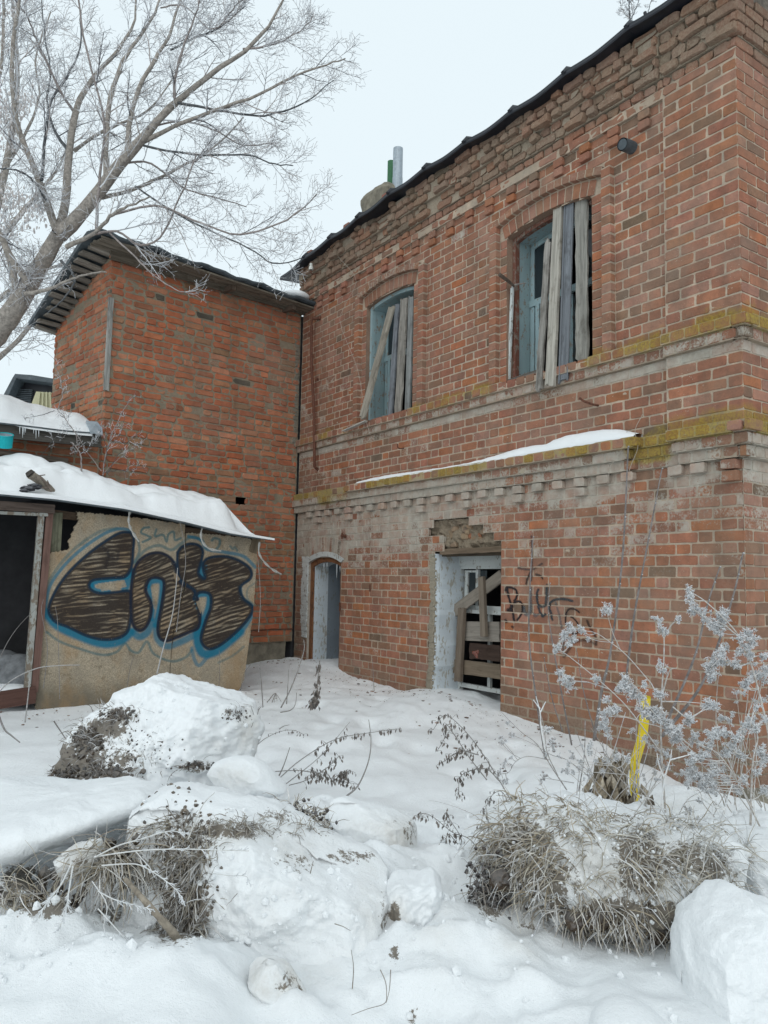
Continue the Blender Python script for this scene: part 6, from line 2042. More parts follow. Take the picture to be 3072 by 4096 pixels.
for s_, z_, p_ in ((0.0, 0.24, 0.1), (0.3, 0.28, 0.1), (0.6, 0.36, 0.1), (0.9, 0.44, 0.1), (1.3, 0.49, 0.1), (1.8, 0.52, 0.15), (2.4, 0.60, 0.12), (2.8, 0.66, 0.05), (3.2, 0.60, 0.15), (3.6, 0.56, 0.15), (4.2, 0.56, 0.15), (4.8, 0.60, 0.1), (5.3, 0.70, 0.0), (5.7, 0.66, 0.05), (-0.6, 0.25, -0.3), (2.6, 0.56, -0.35)):
    CW.append(FR(s_, z_, p_))
for s_ in (0.2, 0.8, 1.4): CW.append(SD(s_, 0.52, 0.12))
for x_, y_, z_ in ((-0.9, 2.45, 0.44), (-0.5, 2.45, 0.46), (-1.5, 2.5, 0.46), (0.1, 2.6, 0.46), (-1.0, 3.0, 0.55), (0.8, 2.8, 0.45), (1.3, 2.8, 0.45), (0.2, 3.2, 0.58), (-0.4, 3.5, 0.56), (-2.0, 3.4, 0.66), (-1.2, 4.4, 0.52), (0, 4.4, 0.50), (1.0, 4.2, 0.50), (0.3, 1.2, 0.45), (-1, 1.2, 0.5), (1.2, 1.2, 0.45)):
    CW.append(np.array([x_, y_, z_]))
CW = np.array(CW)
_sig = np.where(CW[:, 1] < 2.7, 0.13, np.where(CW[:, 1] < 3.6, 0.2, 0.33))


def ground_z(X, Y, fine=True):
    X = np.asarray(X, float); Y = np.asarray(Y, float)
    base = 0.50 + 0.05 * sstep(4.5, 8.0, Y) + 0.02 * np.sin(X * 1.3 + 0.4) * np.sin(Y * 0.9)
    num = np.zeros_like(X); den = np.zeros_like(X)
    cb = 0.50 + 0.05 * sstep(4.5, 8.0, CW[:, 1]) + 0.02 * np.sin(CW[:, 0] * 1.3 + 0.4) * np.sin(CW[:, 1] * 0.9)
    for (cx, cy, cz), sg, b0 in zip(CW, _sig, cb):
        w = np.exp(-((X - cx) ** 2 + (Y - cy) ** 2) / (2 * sg * sg))
        num += w * (cz - b0); den += w
    z = base + num / (den + 0.04)
    if fine:
        near = 1 - sstep(9, 30, Y)
        z = z + near * (0.030 * NZ1(X * 1.9 + 40, Y * 1.9 + 13) + 0.016 * NZ1(X * 4.3 + 9, Y * 4.3) + 0.009 * NZ1(X * 11 + 3, Y * 11 + 5) + 0.0045 * NZ1(X * 26, Y * 26 + 2))
        bank = sstep(1.9, 2.15, Y) * (1 - sstep(3.2, 3.7, Y)) * np.clip(1 - sstep(0.35, 0.75, X) * (Y < 2.75), 0.12, 1)
        z = z + bank * (0.055 * NZ1(X * 4.4 + 31, Y * 4.4 + 17) + 0.040 * (0.5 - np.abs(NZ1(X * 7 + 1, Y * 7 + 4))) + 0.018 * (0.5 - np.abs(NZ1(X * 16 + 6, Y * 16))) + 0.008 * NZ1(X * 34, Y * 34))
        # old tracks, filled in again
        for i, (tx, ty) in enumerate(TRACKS):
            z = z - 0.042 * np.exp(-(((X - tx) / 0.085) ** 2 + ((Y - ty) / 0.13) ** 2) ** 1.3)
    return z


_rt = np.random.default_rng(17)
TRACKS = []
for i in range(9): TRACKS.append((0.95 - i * 0.21 + _rt.normal(0, 0.05), 4.35 + i * 0.36 + (0.12 if i % 2 else -0.1)))
for i in range(7): TRACKS.append((-0.75 + i * 0.13 + _rt.normal(0, 0.06), 4.5 + i * 0.50 + (0.1 if i % 2 else -0.1)))
for i in range(6): TRACKS.append((0.6 + 0.06 * i + _rt.normal(0, 0.05), 4.1 + i * 0.33))
TRACKS += [(0.33, 2.24), (-0.62, 2.02), (-0.30, 2.05), (0.52, 2.28)]


def graded(a, b, fa, fb, step, far):
    core = np.arange(fa, fb, step)
    lo = fa - np.cumsum(step * 1.22 ** np.arange(1, 60)); lo = lo[lo > a][::-1]
    hi = core[-1] + np.cumsum(step * 1.22 ** np.arange(1, 60)); hi = hi[hi < b]
    return np.concatenate([[a], lo, core, hi, [b]])


gx_ = graded(-300, 300, -2.0, 2.1, 0.017, 0); gy_ = np.concatenate([[-60, -20, -8, -3, 0], np.arange(0.6, 1.7, 0.1), np.arange(1.7, 4.2, 0.017), np.arange(4.2, 10.5, 0.05), 10.5 + np.cumsum(0.06 * 1.25 ** np.arange(1, 34))])
gy_ = np.append(gy_, 600)
X, Y = np.meshgrid(gx_, gy_, indexing='ij')
Z = ground_z(X, Y)
mk = np.zeros(X.shape + (4,)); mk[..., 3] = 1
U_, V_ = proj(np.stack([X, np.maximum(Y, 1.0), Z], -1))
def ell(u, v, ru, rv, st): return st * np.exp(-(((U_ - u) / ru) ** 2 + ((V_ - v) / rv) ** 2))
for e in ((50, 1900, 60, 40, 0.9), (100, 1960, 70, 30, 0.9), (240, 1960, 60, 60, 0.6), (380, 1960, 90, 90, 0.9), (1060, 1950, 40, 50, 0.7), (1150, 2000, 60, 20, 0.5), (850, 2060, 14, 30, 0.8), (890, 2200, 18, 22, 0.8), (1040, 1530, 22, 10, 0.35), (1050, 1600, 10, 6, 0.3)):
    mk[..., 1] = np.maximum(mk[..., 1], ell(*e) * (Y > 1.2))
for e in ((1130, 2030, 60, 60, 0.6), (950, 2000, 60, 90, 0.35), (650, 2100, 120, 60, 0.3)):
    mk[..., 0] = np.maximum(mk[..., 0], ell(*e) * (Y > 1.2))
g = G(); g.add(np.stack([X, Y, Z], -1).reshape(-1, 3), grid_faces(len(gx_), len(gy_)), None, mk.reshape(-1, 4))
tag(g.build('snow_ground', M_SNOW, None, smooth=True), 'snow covered ground of the yard and the roadside', None, None, 'structure')


# ------------------------------------------------------------------ snow blocks and mounds thrown up by the plough
def snow_body(name, label, pts, d, T, k=2.6, amp=0.02, seed=0, dirty=(), earth=(), cat='snow block', group=None, lean=0.0, rings=34, n=190, horiz=False, crisp=0.0, mat=None, facets=()):
    if horiz: W = np.array([at(u, v, q) for u, v, q in pts])
    else: W = np.array([at(u, v, d) for u, v in pts])
    W = resample(np.vstack([W, W[:1]]), n + 1)[:-1]
    c = W.mean(0)
    ax = np.array([0.0, 0.0, 1.0]) if horiz else np.array([0.0, -1.0, 0.0])
    t = 1 - (1 - np.linspace(0, 1, rings)) ** 1.7
    V = []
    for sgn in (1, -1):
        for r in t:
            if sgn < 0 and r == 1.0: continue
            h = T * (1 - r ** k) ** (1 / 2.0)
            p = c + (W - c) * r + ax * sgn * h
            if not horiz: p = p + np.array([0, lean, 0]) * ((p[:, 2:3] - c[2]))
            V.append(p)
    V = np.array(V)                                      # (2R-1, n, 3)
    R1 = rings
    F1 = grid_faces(R1, n, True)
    # second half: rings R1.. with the outer ring shared
    order = list(range(R1, 2 * R1 - 1)) + [R1 - 1]
    idx = np.arange(n); idx2 = (idx + 1) % n
    F2 = []
    for a, b in zip(order[:-1], order[1:]): F2.append(np.stack([a * n + idx, a * n + idx2, b * n + idx2, b * n + idx], 1))
    F = np.vstack([F1] + F2)
    P = V.reshape(-1, 3)
    for fx, fy, fz, fd in facets:                        # broken-off flat faces
        fn = np.array([fx, fy, fz]); fn = fn / np.linalg.norm(fn)
        ext = (P - c) @ fn; lim = fd * ext.max()
        P = P - np.outer(np.maximum(0, ext - lim) * 0.93, fn)
    dirv = P - c; dirv /= np.linalg.norm(dirv, axis=1, keepdims=True) + 1e-9
    out = dirv * 0.5 + ax * np.sign((P - c) @ ax)[:, None] * 0.7
    nz = np.array([mn.fractal((x * 3.1 + seed, y * 3.1, z * 3.1), 1.0, 2.0, 2) * 0.9 + 0.75 * (0.35 - abs(mn.noise((x * 8 + seed, y * 8, z * 8)))) + mn.fractal((x * 19 + seed, y * 19, z * 19), 0.8, 2.0, 3) * 0.30 for x, y, z in P])
    if crisp:
        cell = np.array([mn.cell((x * 9 + seed, y * 9, z * 9)) for x, y, z in P]); nz = nz + (cell - 0.5) * crisp
        rid = np.array([abs(mn.noise((x * 7 + seed, y * 7, z * 7))) for x, y, z in P]); nz = nz - rid * crisp
    P = P + out * (nz * amp)[:, None]
    mk = np.zeros((len(P), 4)); mk[:, 3] = 1
    u_, v_ = proj(P)
    for (a, b, ra, rb, st_) in dirty: mk[:, 0] = np.maximum(mk[:, 0], st_ * np.exp(-(((u_ - a) / ra) ** 2 + ((v_ - b) / rb) ** 2)))
    for (a, b, ra, rb, st_) in earth: mk[:, 1] = np.maximum(mk[:, 1], st_ * np.exp(-(((u_ - a) / ra) ** 2 + ((v_ - b) / rb) ** 2)))
    g = G(); g.add(P, F, None, mk)
    o = g.build(name, mat or M_SNOW, None, smooth=True)
    tag(o, label, cat, group)
    return o


A_ = snow_body('snow_mound', 'big rounded snow mound with black earth on its left flank below the graffiti', [(90, 1720), (120, 1665), (150, 1610), (180, 1565), (232, 1528), (262, 1495), (300, 1474), (335, 1456), (372, 1452), (400, 1472), (440, 1480), (490, 1490), (530, 1510), (556, 1538), (574, 1576), (562, 1610), (548, 1650), (530, 1700), (470, 1745), (300, 1760), (160, 1745)], 3.7, 0.42, 2.4, 0.055, 3,
    dirty=((540, 1580, 30, 60, 0.8), (470, 1600, 50, 40, 0.4)), earth=((230, 1572, 60, 34, 0.85), (168, 1640, 80, 44, 0.95), (262, 1640, 66, 34, 0.6), (118, 1690, 60, 30, 0.9), (330, 1600, 60, 40, 0.35), (255, 1545, 34, 20, 0.85), (190, 1600, 50, 34, 0.9), (160, 1660, 70, 34, 0.85), (245, 1670, 40, 22, 0.9), (300, 1640, 60, 30, 0.5), (420, 1655, 46, 16, 0.75), (500, 1540, 40, 18, 0.55), (250, 1600, 70, 60, 0.45), (350, 1700, 60, 14, 0.5)), cat='snow mound', rings=60, n=280, facets=((0.6, -0.8, 0.2, 0.72), (-0.7, -0.7, 0.5, 0.74), (0, -0.9, 0.5, 0.7), (0.3, 0, 1, 0.86)))
snow_body('snow_chunk', 'smooth egg-shaped snow chunk lying against the big mound', [(452, 1668), (466, 1648), (500, 1637), (540, 1640), (575, 1656), (602, 1684), (618, 1706), (590, 1716), (540, 1716), (480, 1702)], 3.25, 0.13, 2.6, 0.016, 11, dirty=((500, 1680, 50, 26, 0.8),), facets=((0.1, -0.6, 1, 0.8), (-0.5, -1, 0, 0.7)))
snow_body('snow_shelf', 'broad smooth shelf of snow overhanging at the left edge', [(-160, 1890, 2.36), (0, 1846, 2.42), (90, 1818, 2.47), (180, 1788, 2.54), (250, 1764, 2.62), (310, 1740, 2.7), (350, 1722, 2.85), (345, 1712, 3.05), (250, 1703, 3.25), (120, 1698, 3.35), (0, 1697, 3.4), (-160, 1698, 3.4)], 0, 0.055, 5, 0.022, 21, horiz=True, cat='snow drift', rings=22)
D_ = snow_body('snow_block', 'largest upright snow block in front, with grass hanging from its left side', [(268, 1760), (300, 1733), (360, 1722), (430, 1735), (520, 1752), (590, 1768), (650, 1790), (700, 1812), (750, 1842), (800, 1868), (832, 1892), (840, 1960), (838, 2040), (848, 2120), (850, 2215), (846, 2330), (640, 2340), (500, 2240), (400, 2120), (340, 2060), (300, 2010), (280, 1930), (262, 1850)], 2.52, 0.30, 3.6, 0.040, 5,
    dirty=((450, 1800, 160, 26, 0.7), (640, 1830, 80, 40, 0.6), (800, 1960, 40, 120, 0.45), (740, 2120, 70, 60, 0.5), (600, 1960, 120, 90, 0.25)), earth=((390, 1820, 90, 60, 0.75), (400, 1950, 60, 110, 0.9), (600, 1760, 60, 22, 0.55), (700, 1800, 40, 16, 0.5), (640, 1860, 60, 34, 0.5), (490, 1795, 120, 26, 0.75), (760, 1850, 80, 22, 0.6), (420, 2040, 50, 60, 0.7), (830, 2000, 20, 120, 0.5)), lean=0.30, rings=64, n=300, facets=((0.1, -1, 0.12, 0.62), (-0.5, -1, 0.2, 0.72), (0.75, -0.6, 0.1, 0.8), (0, -0.55, 1, 0.84), (0.5, -0.3, 1, 0.78)))
snow_body('snow_block', 'rounded upright snow block rising behind the largest block', [(706, 1745), (716, 1726), (745, 1724), (790, 1740), (840, 1752), (878, 1770), (900, 1795), (903, 1830), (895, 1870), (850, 1895), (790, 1890), (740, 1850), (712, 1795)], 2.95, 0.16, 3.0, 0.020, 8,
    dirty=((860, 1810, 50, 50, 0.9), (800, 1800, 60, 50, 0.5)), earth=((885, 1800, 22, 40, 0.55), (850, 1775, 40, 12, 0.4)), facets=((0.2, -1, 0.1, 0.6), (0.9, -0.5, 0.1, 0.7), (-0.2, -0.5, 1, 0.72), (0.5, -0.2, 1, 0.8)))
snow_body('snow_chunk', 'pale flat-faced snow chunk standing right of the largest block', [(842, 1925), (862, 1908), (900, 1914), (932, 1906), (944, 1935), (940, 1985), (925, 2030), (900, 2066), (872, 2085), (852, 2040), (844, 1985)], 2.52, 0.12, 1.7, 0.055, 17, dirty=((860, 1990, 30, 50, 0.8),), earth=((852, 1985, 16, 46, 0.85), (868, 2070, 20, 18, 0.8)), facets=((0.15, -1, 0.05, 0.75),), rings=44, n=200)
snow_body('snow_block', 'clean angular snow block at the lower right corner', [(1474, 2260), (1468, 2180), (1470, 2100), (1480, 2040), (1502, 1995), (1545, 1958), (1592, 1932), (1625, 1948), (1690, 1975), (1760, 2060), (1760, 2260)], 2.22, 0.22, 3.0, 0.030, 29, lean=0.25, rings=60, n=280, facets=((0.05, -1, 0.25, 0.74), (-1, -0.35, 0.15, 0.9), (-0.35, -0.2, 1, 0.88)))
snow_body('snow_chunk', 'snow lump at the right edge beyond the grass clod', [(1575, 1850), (1610, 1812), (1680, 1800), (1760, 1820), (1760, 1960), (1680, 1960), (1600, 1925)], 2.8, 0.2, 2.4, 0.03, 31, dirty=((1640, 1860, 60, 40, 0.4),))
snow_body('snow_chunk', 'frozen lump with embedded stalks near the bottom left of centre', [(530, 2095), (548, 2074), (575, 2068), (605, 2080), (632, 2104), (655, 2136), (667, 2160), (655, 2176), (620, 2168), (580, 2150), (545, 2128)], 2.12, 0.065, 2.6, 0.016, 37, dirty=((600, 2120, 90, 60, 1.0),), earth=((620, 2120, 50, 40, 0.5), (645, 2140, 16, 30, 0.6)), crisp=0.3, facets=((0.2, -1, 0.5, 0.6), (-0.7, -0.4, 0.6, 0.7), (0.8, -0.3, 0.7, 0.75)))
snow_body('snow_chunk', 'low dome of snow at the bottom edge left of the angular block', [(1272, 2240), (1295, 2196), (1345, 2176), (1400, 2186), (1440, 2215), (1450, 2250)], 2.0, 0.10, 2.2, 0.012, 41)
snow_body('snow_chunk', 'small snow lump under the shelf at the left', [(130, 1850), (165, 1822), (215, 1815), (225, 1850), (200, 1880), (150, 1890)], 2.42, 0.08, 2.4, 0.03, 47, earth=((175, 1860, 60, 30, 0.5),), dirty=((175, 1850, 80, 60, 0.9),), crisp=0.3)
# two blocks flanking the path of the bank at the back

# crumbs and small lumps of broken snow over the bank
rc_ = np.random.default_rng(61)
g = G()
n_ = 2600
cx = rc_.uniform(-1.6, 1.7, n_); cy = 2.0 + 1.5 * rc_.random(n_) ** 1.2
keep = (NZ1(cx * 2.3, cy * 2.3) > -0.1) & ~((cx > 0.35) & (cy < 2.6)) | (rc_.random(n_) < 0.12)
cx, cy = cx[keep], cy[keep]
rr_ = 0.0025 + 0.013 * rc_.random(len(cx)) ** 4
blobs(g, np.column_stack([cx, cy, ground_z(cx, cy) + rr_ * 0.25]), rr_, None, (0, 0, 0, 1), mesh=ICO1, jit=0.3, rng=rc_)
for ob_, nn, bx in ((D_, 500, ((640, 260, 1900, 200, 1.0),)), (A_, 260, ((380, 200, 1600, 110, 1.0),))):
    me_ = ob_.data; VV = np.array([v.co[:] for v in me_.vertices]); uu_, vv_ = proj(VV)
    ok_ = np.nonzero((VV[:, 1] < VV[:, 1].mean() + 0.02))[0]; pick_ = rc_.choice(ok_, nn)
    r2_ = 0.002 + 0.010 * rc_.random(nn) ** 3.5
    blobs(g, VV[pick_] + rc_.normal(0, 0.004, (nn, 3)), r2_, None, (0, 0, 0, 1), mesh=ICO1, jit=0.3, rng=rc_)
tag(g.build('snow_crumbs', M_SNOW), 'crumbs and little lumps of broken snow scattered over the bank', 'snow', kind='stuff')

# the grassy clod: frozen turf
H_PTS = [(1062, 1830), (1080, 1790), (1120, 1756), (1165, 1740), (1225, 1745), (1280, 1772), (1340, 1785), (1400, 1790), (1450, 1782), (1510, 1790), (1560, 1806), (1590, 1840), (1584, 1900), (1545, 1955), (1470, 2010), (1400, 2040), (1300, 2035), (1210, 2010), (1140, 1960), (1090, 1905)]
clod = thing('grass_clod', at(1320, 2040, 2.75), 'large upturned clod of frosted dry grass and dark earth', 'grass clod')
bod = snow_body('clod_body', None, H_PTS, 2.78, 0.27, 2.4, 0.07, 71, cat=None, rings=54, n=260,
                earth=((1130, 1840, 70, 80, 1.0), (1180, 1900, 90, 60, 0.8), (1380, 1860, 60, 90, 1.0), (1480, 1860, 90, 60, 0.75), (1330, 1980, 130, 50, 1.0), (1440, 1990, 90, 50, 1.0), (1200, 1960, 60, 40, 0.7), (1540, 1880, 50, 70, 0.8)), dirty=((1320, 1880, 260, 120, 0.7),))
put(bod, clod)


# ------------------------------------------------------------------ grass blades
def surf_points(obj, n, rng, boxuv, weight=None, front=True):
    """random points on the camera-facing skin of a snow body, within display-pixel boxes"""
    me = obj.data; V = np.array([v.co[:] for v in me.vertices]) + np.array(wloc(obj))
    F = np.array([p.vertices[:] for p in me.polygons])
    C = V[F].mean(1); N_ = np.cross(V[F[:, 2]] - V[F[:, 0]], V[F[:, 3]] - V[F[:, 1]]); ar = np.linalg.norm(N_, axis=1) / 2; N_ /= (2 * ar[:, None] + 1e-12)
    cc = V.mean(0); N_ *= np.sign(np.sum(N_ * (C - cc), 1))[:, None]
    w = ar.copy()
    if front: w *= (N_[:, 1] < 0.25)
    u, v = proj(C)
    m = np.zeros(len(C))
    for (a, b, c_, d_, q) in boxuv: m = np.maximum(m, q * np.exp(-(((u - a) / b) ** 2 + ((v - c_) / d_) ** 2) ** 1.25))
    w *= m; w /= w.sum()
    i = rng.choice(len(C), n, p=w)
    r1, r2 = rng.random((2, n))
    A, B, Cc, D2 = (V[F[i, k]] for k in range(4))
    P = (A * (1 - r1[:, None]) + B * r1[:, None]) * (1 - r2[:, None]) + (D2 * (1 - r1[:, None]) + Cc * r1[:, None]) * r2[:, None]
    return P, N_[i]


def blades(g, P, D, L, W, rng, seg=6, droop=0.9, wild=0.35, cols=((0.29, 0.235, 0.155), (0.19, 0.15, 0.10), (0.37, 0.33, 0.25), (0.48, 0.46, 0.43)), cw=(0.32, 0.28, 0.24, 0.16), kink=0.17):
    n = len(P)
    D = D / (np.linalg.norm(D, axis=1, keepdims=True) + 1e-9)
    pts = np.zeros((n, seg, 3)); pts[:, 0] = P
    bend = rng.normal(0, wild, (n, 3))
    for k in range(1, seg):
        D = D + bend / seg + rng.normal(0, kink, (n, 3)); D[:, 2] -= droop / seg
        D /= np.linalg.norm(D, axis=1, keepdims=True)
        pts[:, k] = pts[:, k - 1] + D * (L / (seg - 1))[:, None]
    R = W[:, None] * np.array([0.9, 1, 1, 0.9, 0.7, 0.4])[None, :seg] if seg == 6 else W[:, None] * np.linspace(1, 0.4, seg)[None]
    c = np.array(cols)[rng.choice(len(cols), n, p=cw)] * rng.uniform(0.75, 1.25, (n, 1))
    # frost gathers on the free ends
    tips = np.linspace(0, 1, seg)[None, :, None] * rng.uniform(0.0, 0.95, (n, 1, 1)) ** 1.4
    cc = c[:, None, :] * (1 - tips) + np.array([0.66, 0.67, 0.68]) * tips
    tubes(g, pts, R, 3, cc, cap=False)


r5 = np.random.default_rng(55)
def tuft_part(obj, parent, name, n, boxes, Lr, Wr, droop, mat=None, label=None, out=0.55, up=0.0, bias=0.0, **kw):
    P, N_ = surf_points(obj, n, r5, boxes)
    # bunch them: several share one root
    k = max(1, n // 7); P[:] = P[r5.integers(0, k, n)] + r5.normal(0, 0.008, (n, 3)); 
    P, N_ = P, N_[r5.integers(0, k, n)]
    D = N_ * out + np.array([bias, -0.1, up]) + np.repeat(r5.normal(0, 0.45, (k, 3)), -(-n // k), 0)[:n][r5.permutation(n)] + r5.normal(0, 0.28, (n, 3))
    g = G(); blades(g, P, D, r5.uniform(Lr[0], Lr[1], n), r5.uniform(Wr[0], Wr[1], n), r5, droop=droop, **kw)
    o = g.build(name, mat or M_GRASS, parent); tag(o, label, kind='stuff'); return o


tuft_part(bod, clod, 'grass', 1350, ((1150, 100, 1830, 95, 1.0),), (0.025, 0.12), (0.0012, 0.0026), 1.5, bias=-0.35, label='thick matted grass on the left of the clod')
tuft_part(bod, clod, 'grass', 900, ((1370, 80, 1860, 110, 1.0), (1330, 140, 1980, 55, 0.7)), (0.03, 0.15), (0.0011, 0.0023), 1.9, bias=0.15, label='brown grass hanging in the middle')
tuft_part(bod, clod, 'grass', 560, ((1490, 95, 1860, 95, 1.0),), (0.03, 0.15), (0.001, 0.0019), 1.5, bias=0.1, label='pale thin grass at the right', cols=((0.34, 0.31, 0.25), (0.28, 0.24, 0.17), (0.44, 0.44, 0.43), (0.5, 0.51, 0.52)))
tuft_part(bod, clod, 'grass', 380, ((1250, 70, 1800, 60, 1.0), (1300, 200, 1900, 100, 0.4)), (0.04, 0.12), (0.001, 0.0016), 0.8, label='sparse frosted blades')
tuft_part(bod, clod, 'frosted_stalks', 170, ((1320, 260, 1880, 120, 1.0),), (0.10, 0.26), (0.0010, 0.0018), 0.8, wild=0.8, cols=((0.4, 0.37, 0.3), (0.5, 0.5, 0.49), (0.32, 0.27, 0.19), (0.55, 0.56, 0.57)))
g = G(); P, N_ = surf_points(bod, 900, r5, ((1320, 280, 1870, 130, 1.0),)); P = P + N_ * r5.uniform(0, 0.03, (900, 1))
blobs(g, P, 0.0012 + 0.0045 * r5.random(900) ** 2, None, (0, 0, 0, 1), mesh=ICO1, jit=0.35, rng=r5); tag(g.build('snow_crumbs', M_SNOW, clod), kind='stuff')
g = G()
for u, v, r_ in ((1290, 1978, 0.045), (1330, 1985, 0.04), (1420, 2010, 0.04), (1460, 1995, 0.035), (1240, 1990, 0.03), (1080, 1900, 0.035), (1385, 1960, 0.04), (1360, 2015, 0.03)):
    blobs(g, [at(u, v, 2.52 if u > 1100 else 2.6)], r_, (0.075, 0.055, 0.04), mesh=ICO3, jit=0.10, rng=r5)
tag(g.build('earth', M_SOIL, clod), 'dark brown earth under the grass', kind='stuff')

# grass on the left side of the largest block
lt = thing('grass_clod', at(380, 2050, 2.4), 'torn brown turf hanging down the left face of the largest snow block', 'grass clod')
tuft_part(D_, lt, 'grass', 1000, ((390, 60, 1860, 70, 1.0), (410, 50, 1960, 90, 0.9)), (0.03, 0.10), (0.0010, 0.0019), 1.2, cols=((0.21, 0.17, 0.12), (0.13, 0.105, 0.075), (0.27, 0.235, 0.17), (0.38, 0.37, 0.35)), cw=(0.35, 0.35, 0.2, 0.1))
tuft_part(D_, lt, 'grass', 330, ((560, 150, 1790, 16, 1.0),), (0.015, 0.05), (0.0008, 0.0015), 0.8, cols=((0.21, 0.17, 0.12), (0.13, 0.105, 0.075), (0.27, 0.235, 0.17), (0.38, 0.37, 0.35)), label='thin litter along the top edge')
g = G(); P, N_ = surf_points(D_, 420, r5, ((395, 55, 1880, 110, 1.0),))
blobs(g, P, r5.uniform(0.002, 0.008, 420), np.array([0.10, 0.078, 0.055]) * r5.uniform(0.5, 1.5, (420, 1)), mesh=ICO1, jit=0.35, rng=r5); tag(g.build('earth', M_SOIL, lt), kind='stuff')


def cg(x, y): return (x / 1.276) / K, (2600 + y / 1.276) / K
def cc_(x, y): return (1000 + x / 1.478) / K, (2600 + y / 1.478) / K
def ch(x, y): return (1900 + x / 1.4155) / K, (2100 + y / 1.4155) / K


# tufts at the far left
for (u0, v0), lab, n_, spread in (((45, 1950), 'pale straw tuft fanning downwards at the far left', 170, 0), ((235, 1860), 'straw coloured tuft under the snow shelf', 230, 1), ((95, 1985), 'brown grass tuft over dark earth at the left edge', 200, 2)):
    tf = thing('grass_tuft', at(u0, v0, 2.33), lab, 'grass tuft')
    c_ = at(u0, v0, 2.33 if spread != 1 else 2.38)
    P = c_ + r5.normal(0, 1, (n_, 3)) * np.array([0.05, 0.02, 0.025])
    D = r5.normal(0, 0.5, (n_, 3)) + np.array([-0.2 + 0.3 * (spread == 1), -0.5, 0.1])
    g = G(); blades(g, P, D, r5.uniform(0.06, 0.2, n_), r5.uniform(0.0010, 0.002, n_), r5, droop=1.6, wild=0.6)
    tag(g.build('grass', M_GRASS, tf), kind='stuff')
    g = G(); blobs(g, c_ + r5.normal(0, 1, (60, 3)) * np.array([0.06, 0.02, 0.03]) + [0, 0.04, -0.01], r5.uniform(0.008, 0.02, 60), (0.07, 0.055, 0.04), mesh=ICO1, jit=0.3, rng=r5); tag(g.build('earth', M_SOIL, tf), kind='stuff')


# earth and litter breaking through on the big mound and on the bank
def clods(label, host, boxes, n, rr, seed, ntuft=0, flat=0.0):
    rg = np.random.default_rng(seed)
    P, N_ = surf_points(host, n, rg, boxes)
    root = thing('earth_clod', P.mean(0), label, 'earth clod')
    g = G(); blobs(g, P, rg.uniform(rr[0] * 0.5, rr[1] * 0.62, n), np.array([0.062, 0.048, 0.036]) * rg.uniform(0.5, 1.6, (n, 1)), mesh=ICO1, jit=0.35, rng=rg); tag(g.build('earth', M_SOIL, root), kind='stuff')
    if ntuft:
        ntuft = int(ntuft * 0.5); P, N_ = surf_points(host, ntuft, rg, tuple((a, b * 1.5, c, d * 1.5, q) for a, b, c, d, q in boxes))
        g = G(); blades(g, P, N_ * 0.7 + np.array([-0.3, -0.2, 0.3]) + rg.normal(0, 0.4, (ntuft, 3)), rg.uniform(0.015, 0.075, ntuft), rg.uniform(0.0010, 0.0018, ntuft), rg, droop=0.9, cols=((0.15, 0.12, 0.09), (0.10, 0.085, 0.07), (0.22, 0.19, 0.14), (0.4, 0.4, 0.4)), cw=(0.35, 0.3, 0.2, 0.15))
        tag(g.build('grass', M_GRASS, root), kind='stuff')


clods('dark earth clod high on the left shoulder of the big mound', A_, ((258, 26, 1545, 13, 1.0),), 130, (0.006, 0.02), 1, 160)
clods('black earth patch halfway down the big mound', A_, ((188, 26, 1600, 22, 1.0),), 200, (0.006, 0.022), 2, 240)
clods('long dark earth strip at the left foot of the big mound', A_, ((235, 50, 1668, 18, 1.0), (150, 30, 1672, 12, 0.8)), 260, (0.006, 0.024), 3, 260)
clods('small litter patch low on the front of the big mound', A_, ((420, 28, 1655, 7, 1.0),), 60, (0.005, 0.012), 4, 50)
clods('little dark litter on the right shoulder of the big mound', A_, ((515, 22, 1545, 12, 1.0),), 40, (0.004, 0.010), 5, 40)
clods('scattered crumbs of earth across the big mound', A_, ((250, 110, 1620, 50, 1.0),), 260, (0.003, 0.009), 6, 60)
# litter heap right on the top edge of the largest block
lh = thing('leaf_litter', at(640, 1760, 2.75), 'heap of dark frosted litter and dead grass on the top right of the largest block', 'leaf litter')
c_ = at(640, 1765, 2.78); n_ = 240
g = G(); P = c_ + r5.normal(0, 1, (n_, 3)) * np.array([0.055, 0.03, 0.022]); blobs(g, P, r5.uniform(0.003, 0.009, n_), np.array([0.06, 0.05, 0.045]) * r5.uniform(0.5, 1.8, (n_, 1)), mesh=ICO1, jit=0.4, rng=r5)
tag(g.build('earth', M_SOIL, lh), kind='stuff')
g = G(); blades(g, P, r5.normal(0, 0.5, (n_, 3)) + np.array([0.2, -0.2, 0.4]), r5.uniform(0.03, 0.09, n_), r5.uniform(0.0010, 0.0018, n_), r5, droop=0.9); tag(g.build('grass', M_GRASS, lh), kind='stuff')
rc = thing('earth_clod', at(1055, 1930, 2.6), 'black earth and roots at the left foot of the grass clod', 'earth clod')
c_ = at(1058, 1925, 2.62); n_ = 260
g = G(); P = c_ + r5.normal(0, 1, (n_, 3)) * np.array([0.032, 0.02, 0.045]) + np.outer(r5.normal(0, 1, n_), [0.02, 0, -0.02]); blobs(g, P, r5.uniform(0.003, 0.009, n_), np.array([0.05, 0.042, 0.038]) * r5.uniform(0.5, 1.8, (n_, 1)), mesh=ICO1, jit=0.4, rng=r5)
tag(g.build('earth', M_SOIL, rc), kind='stuff')
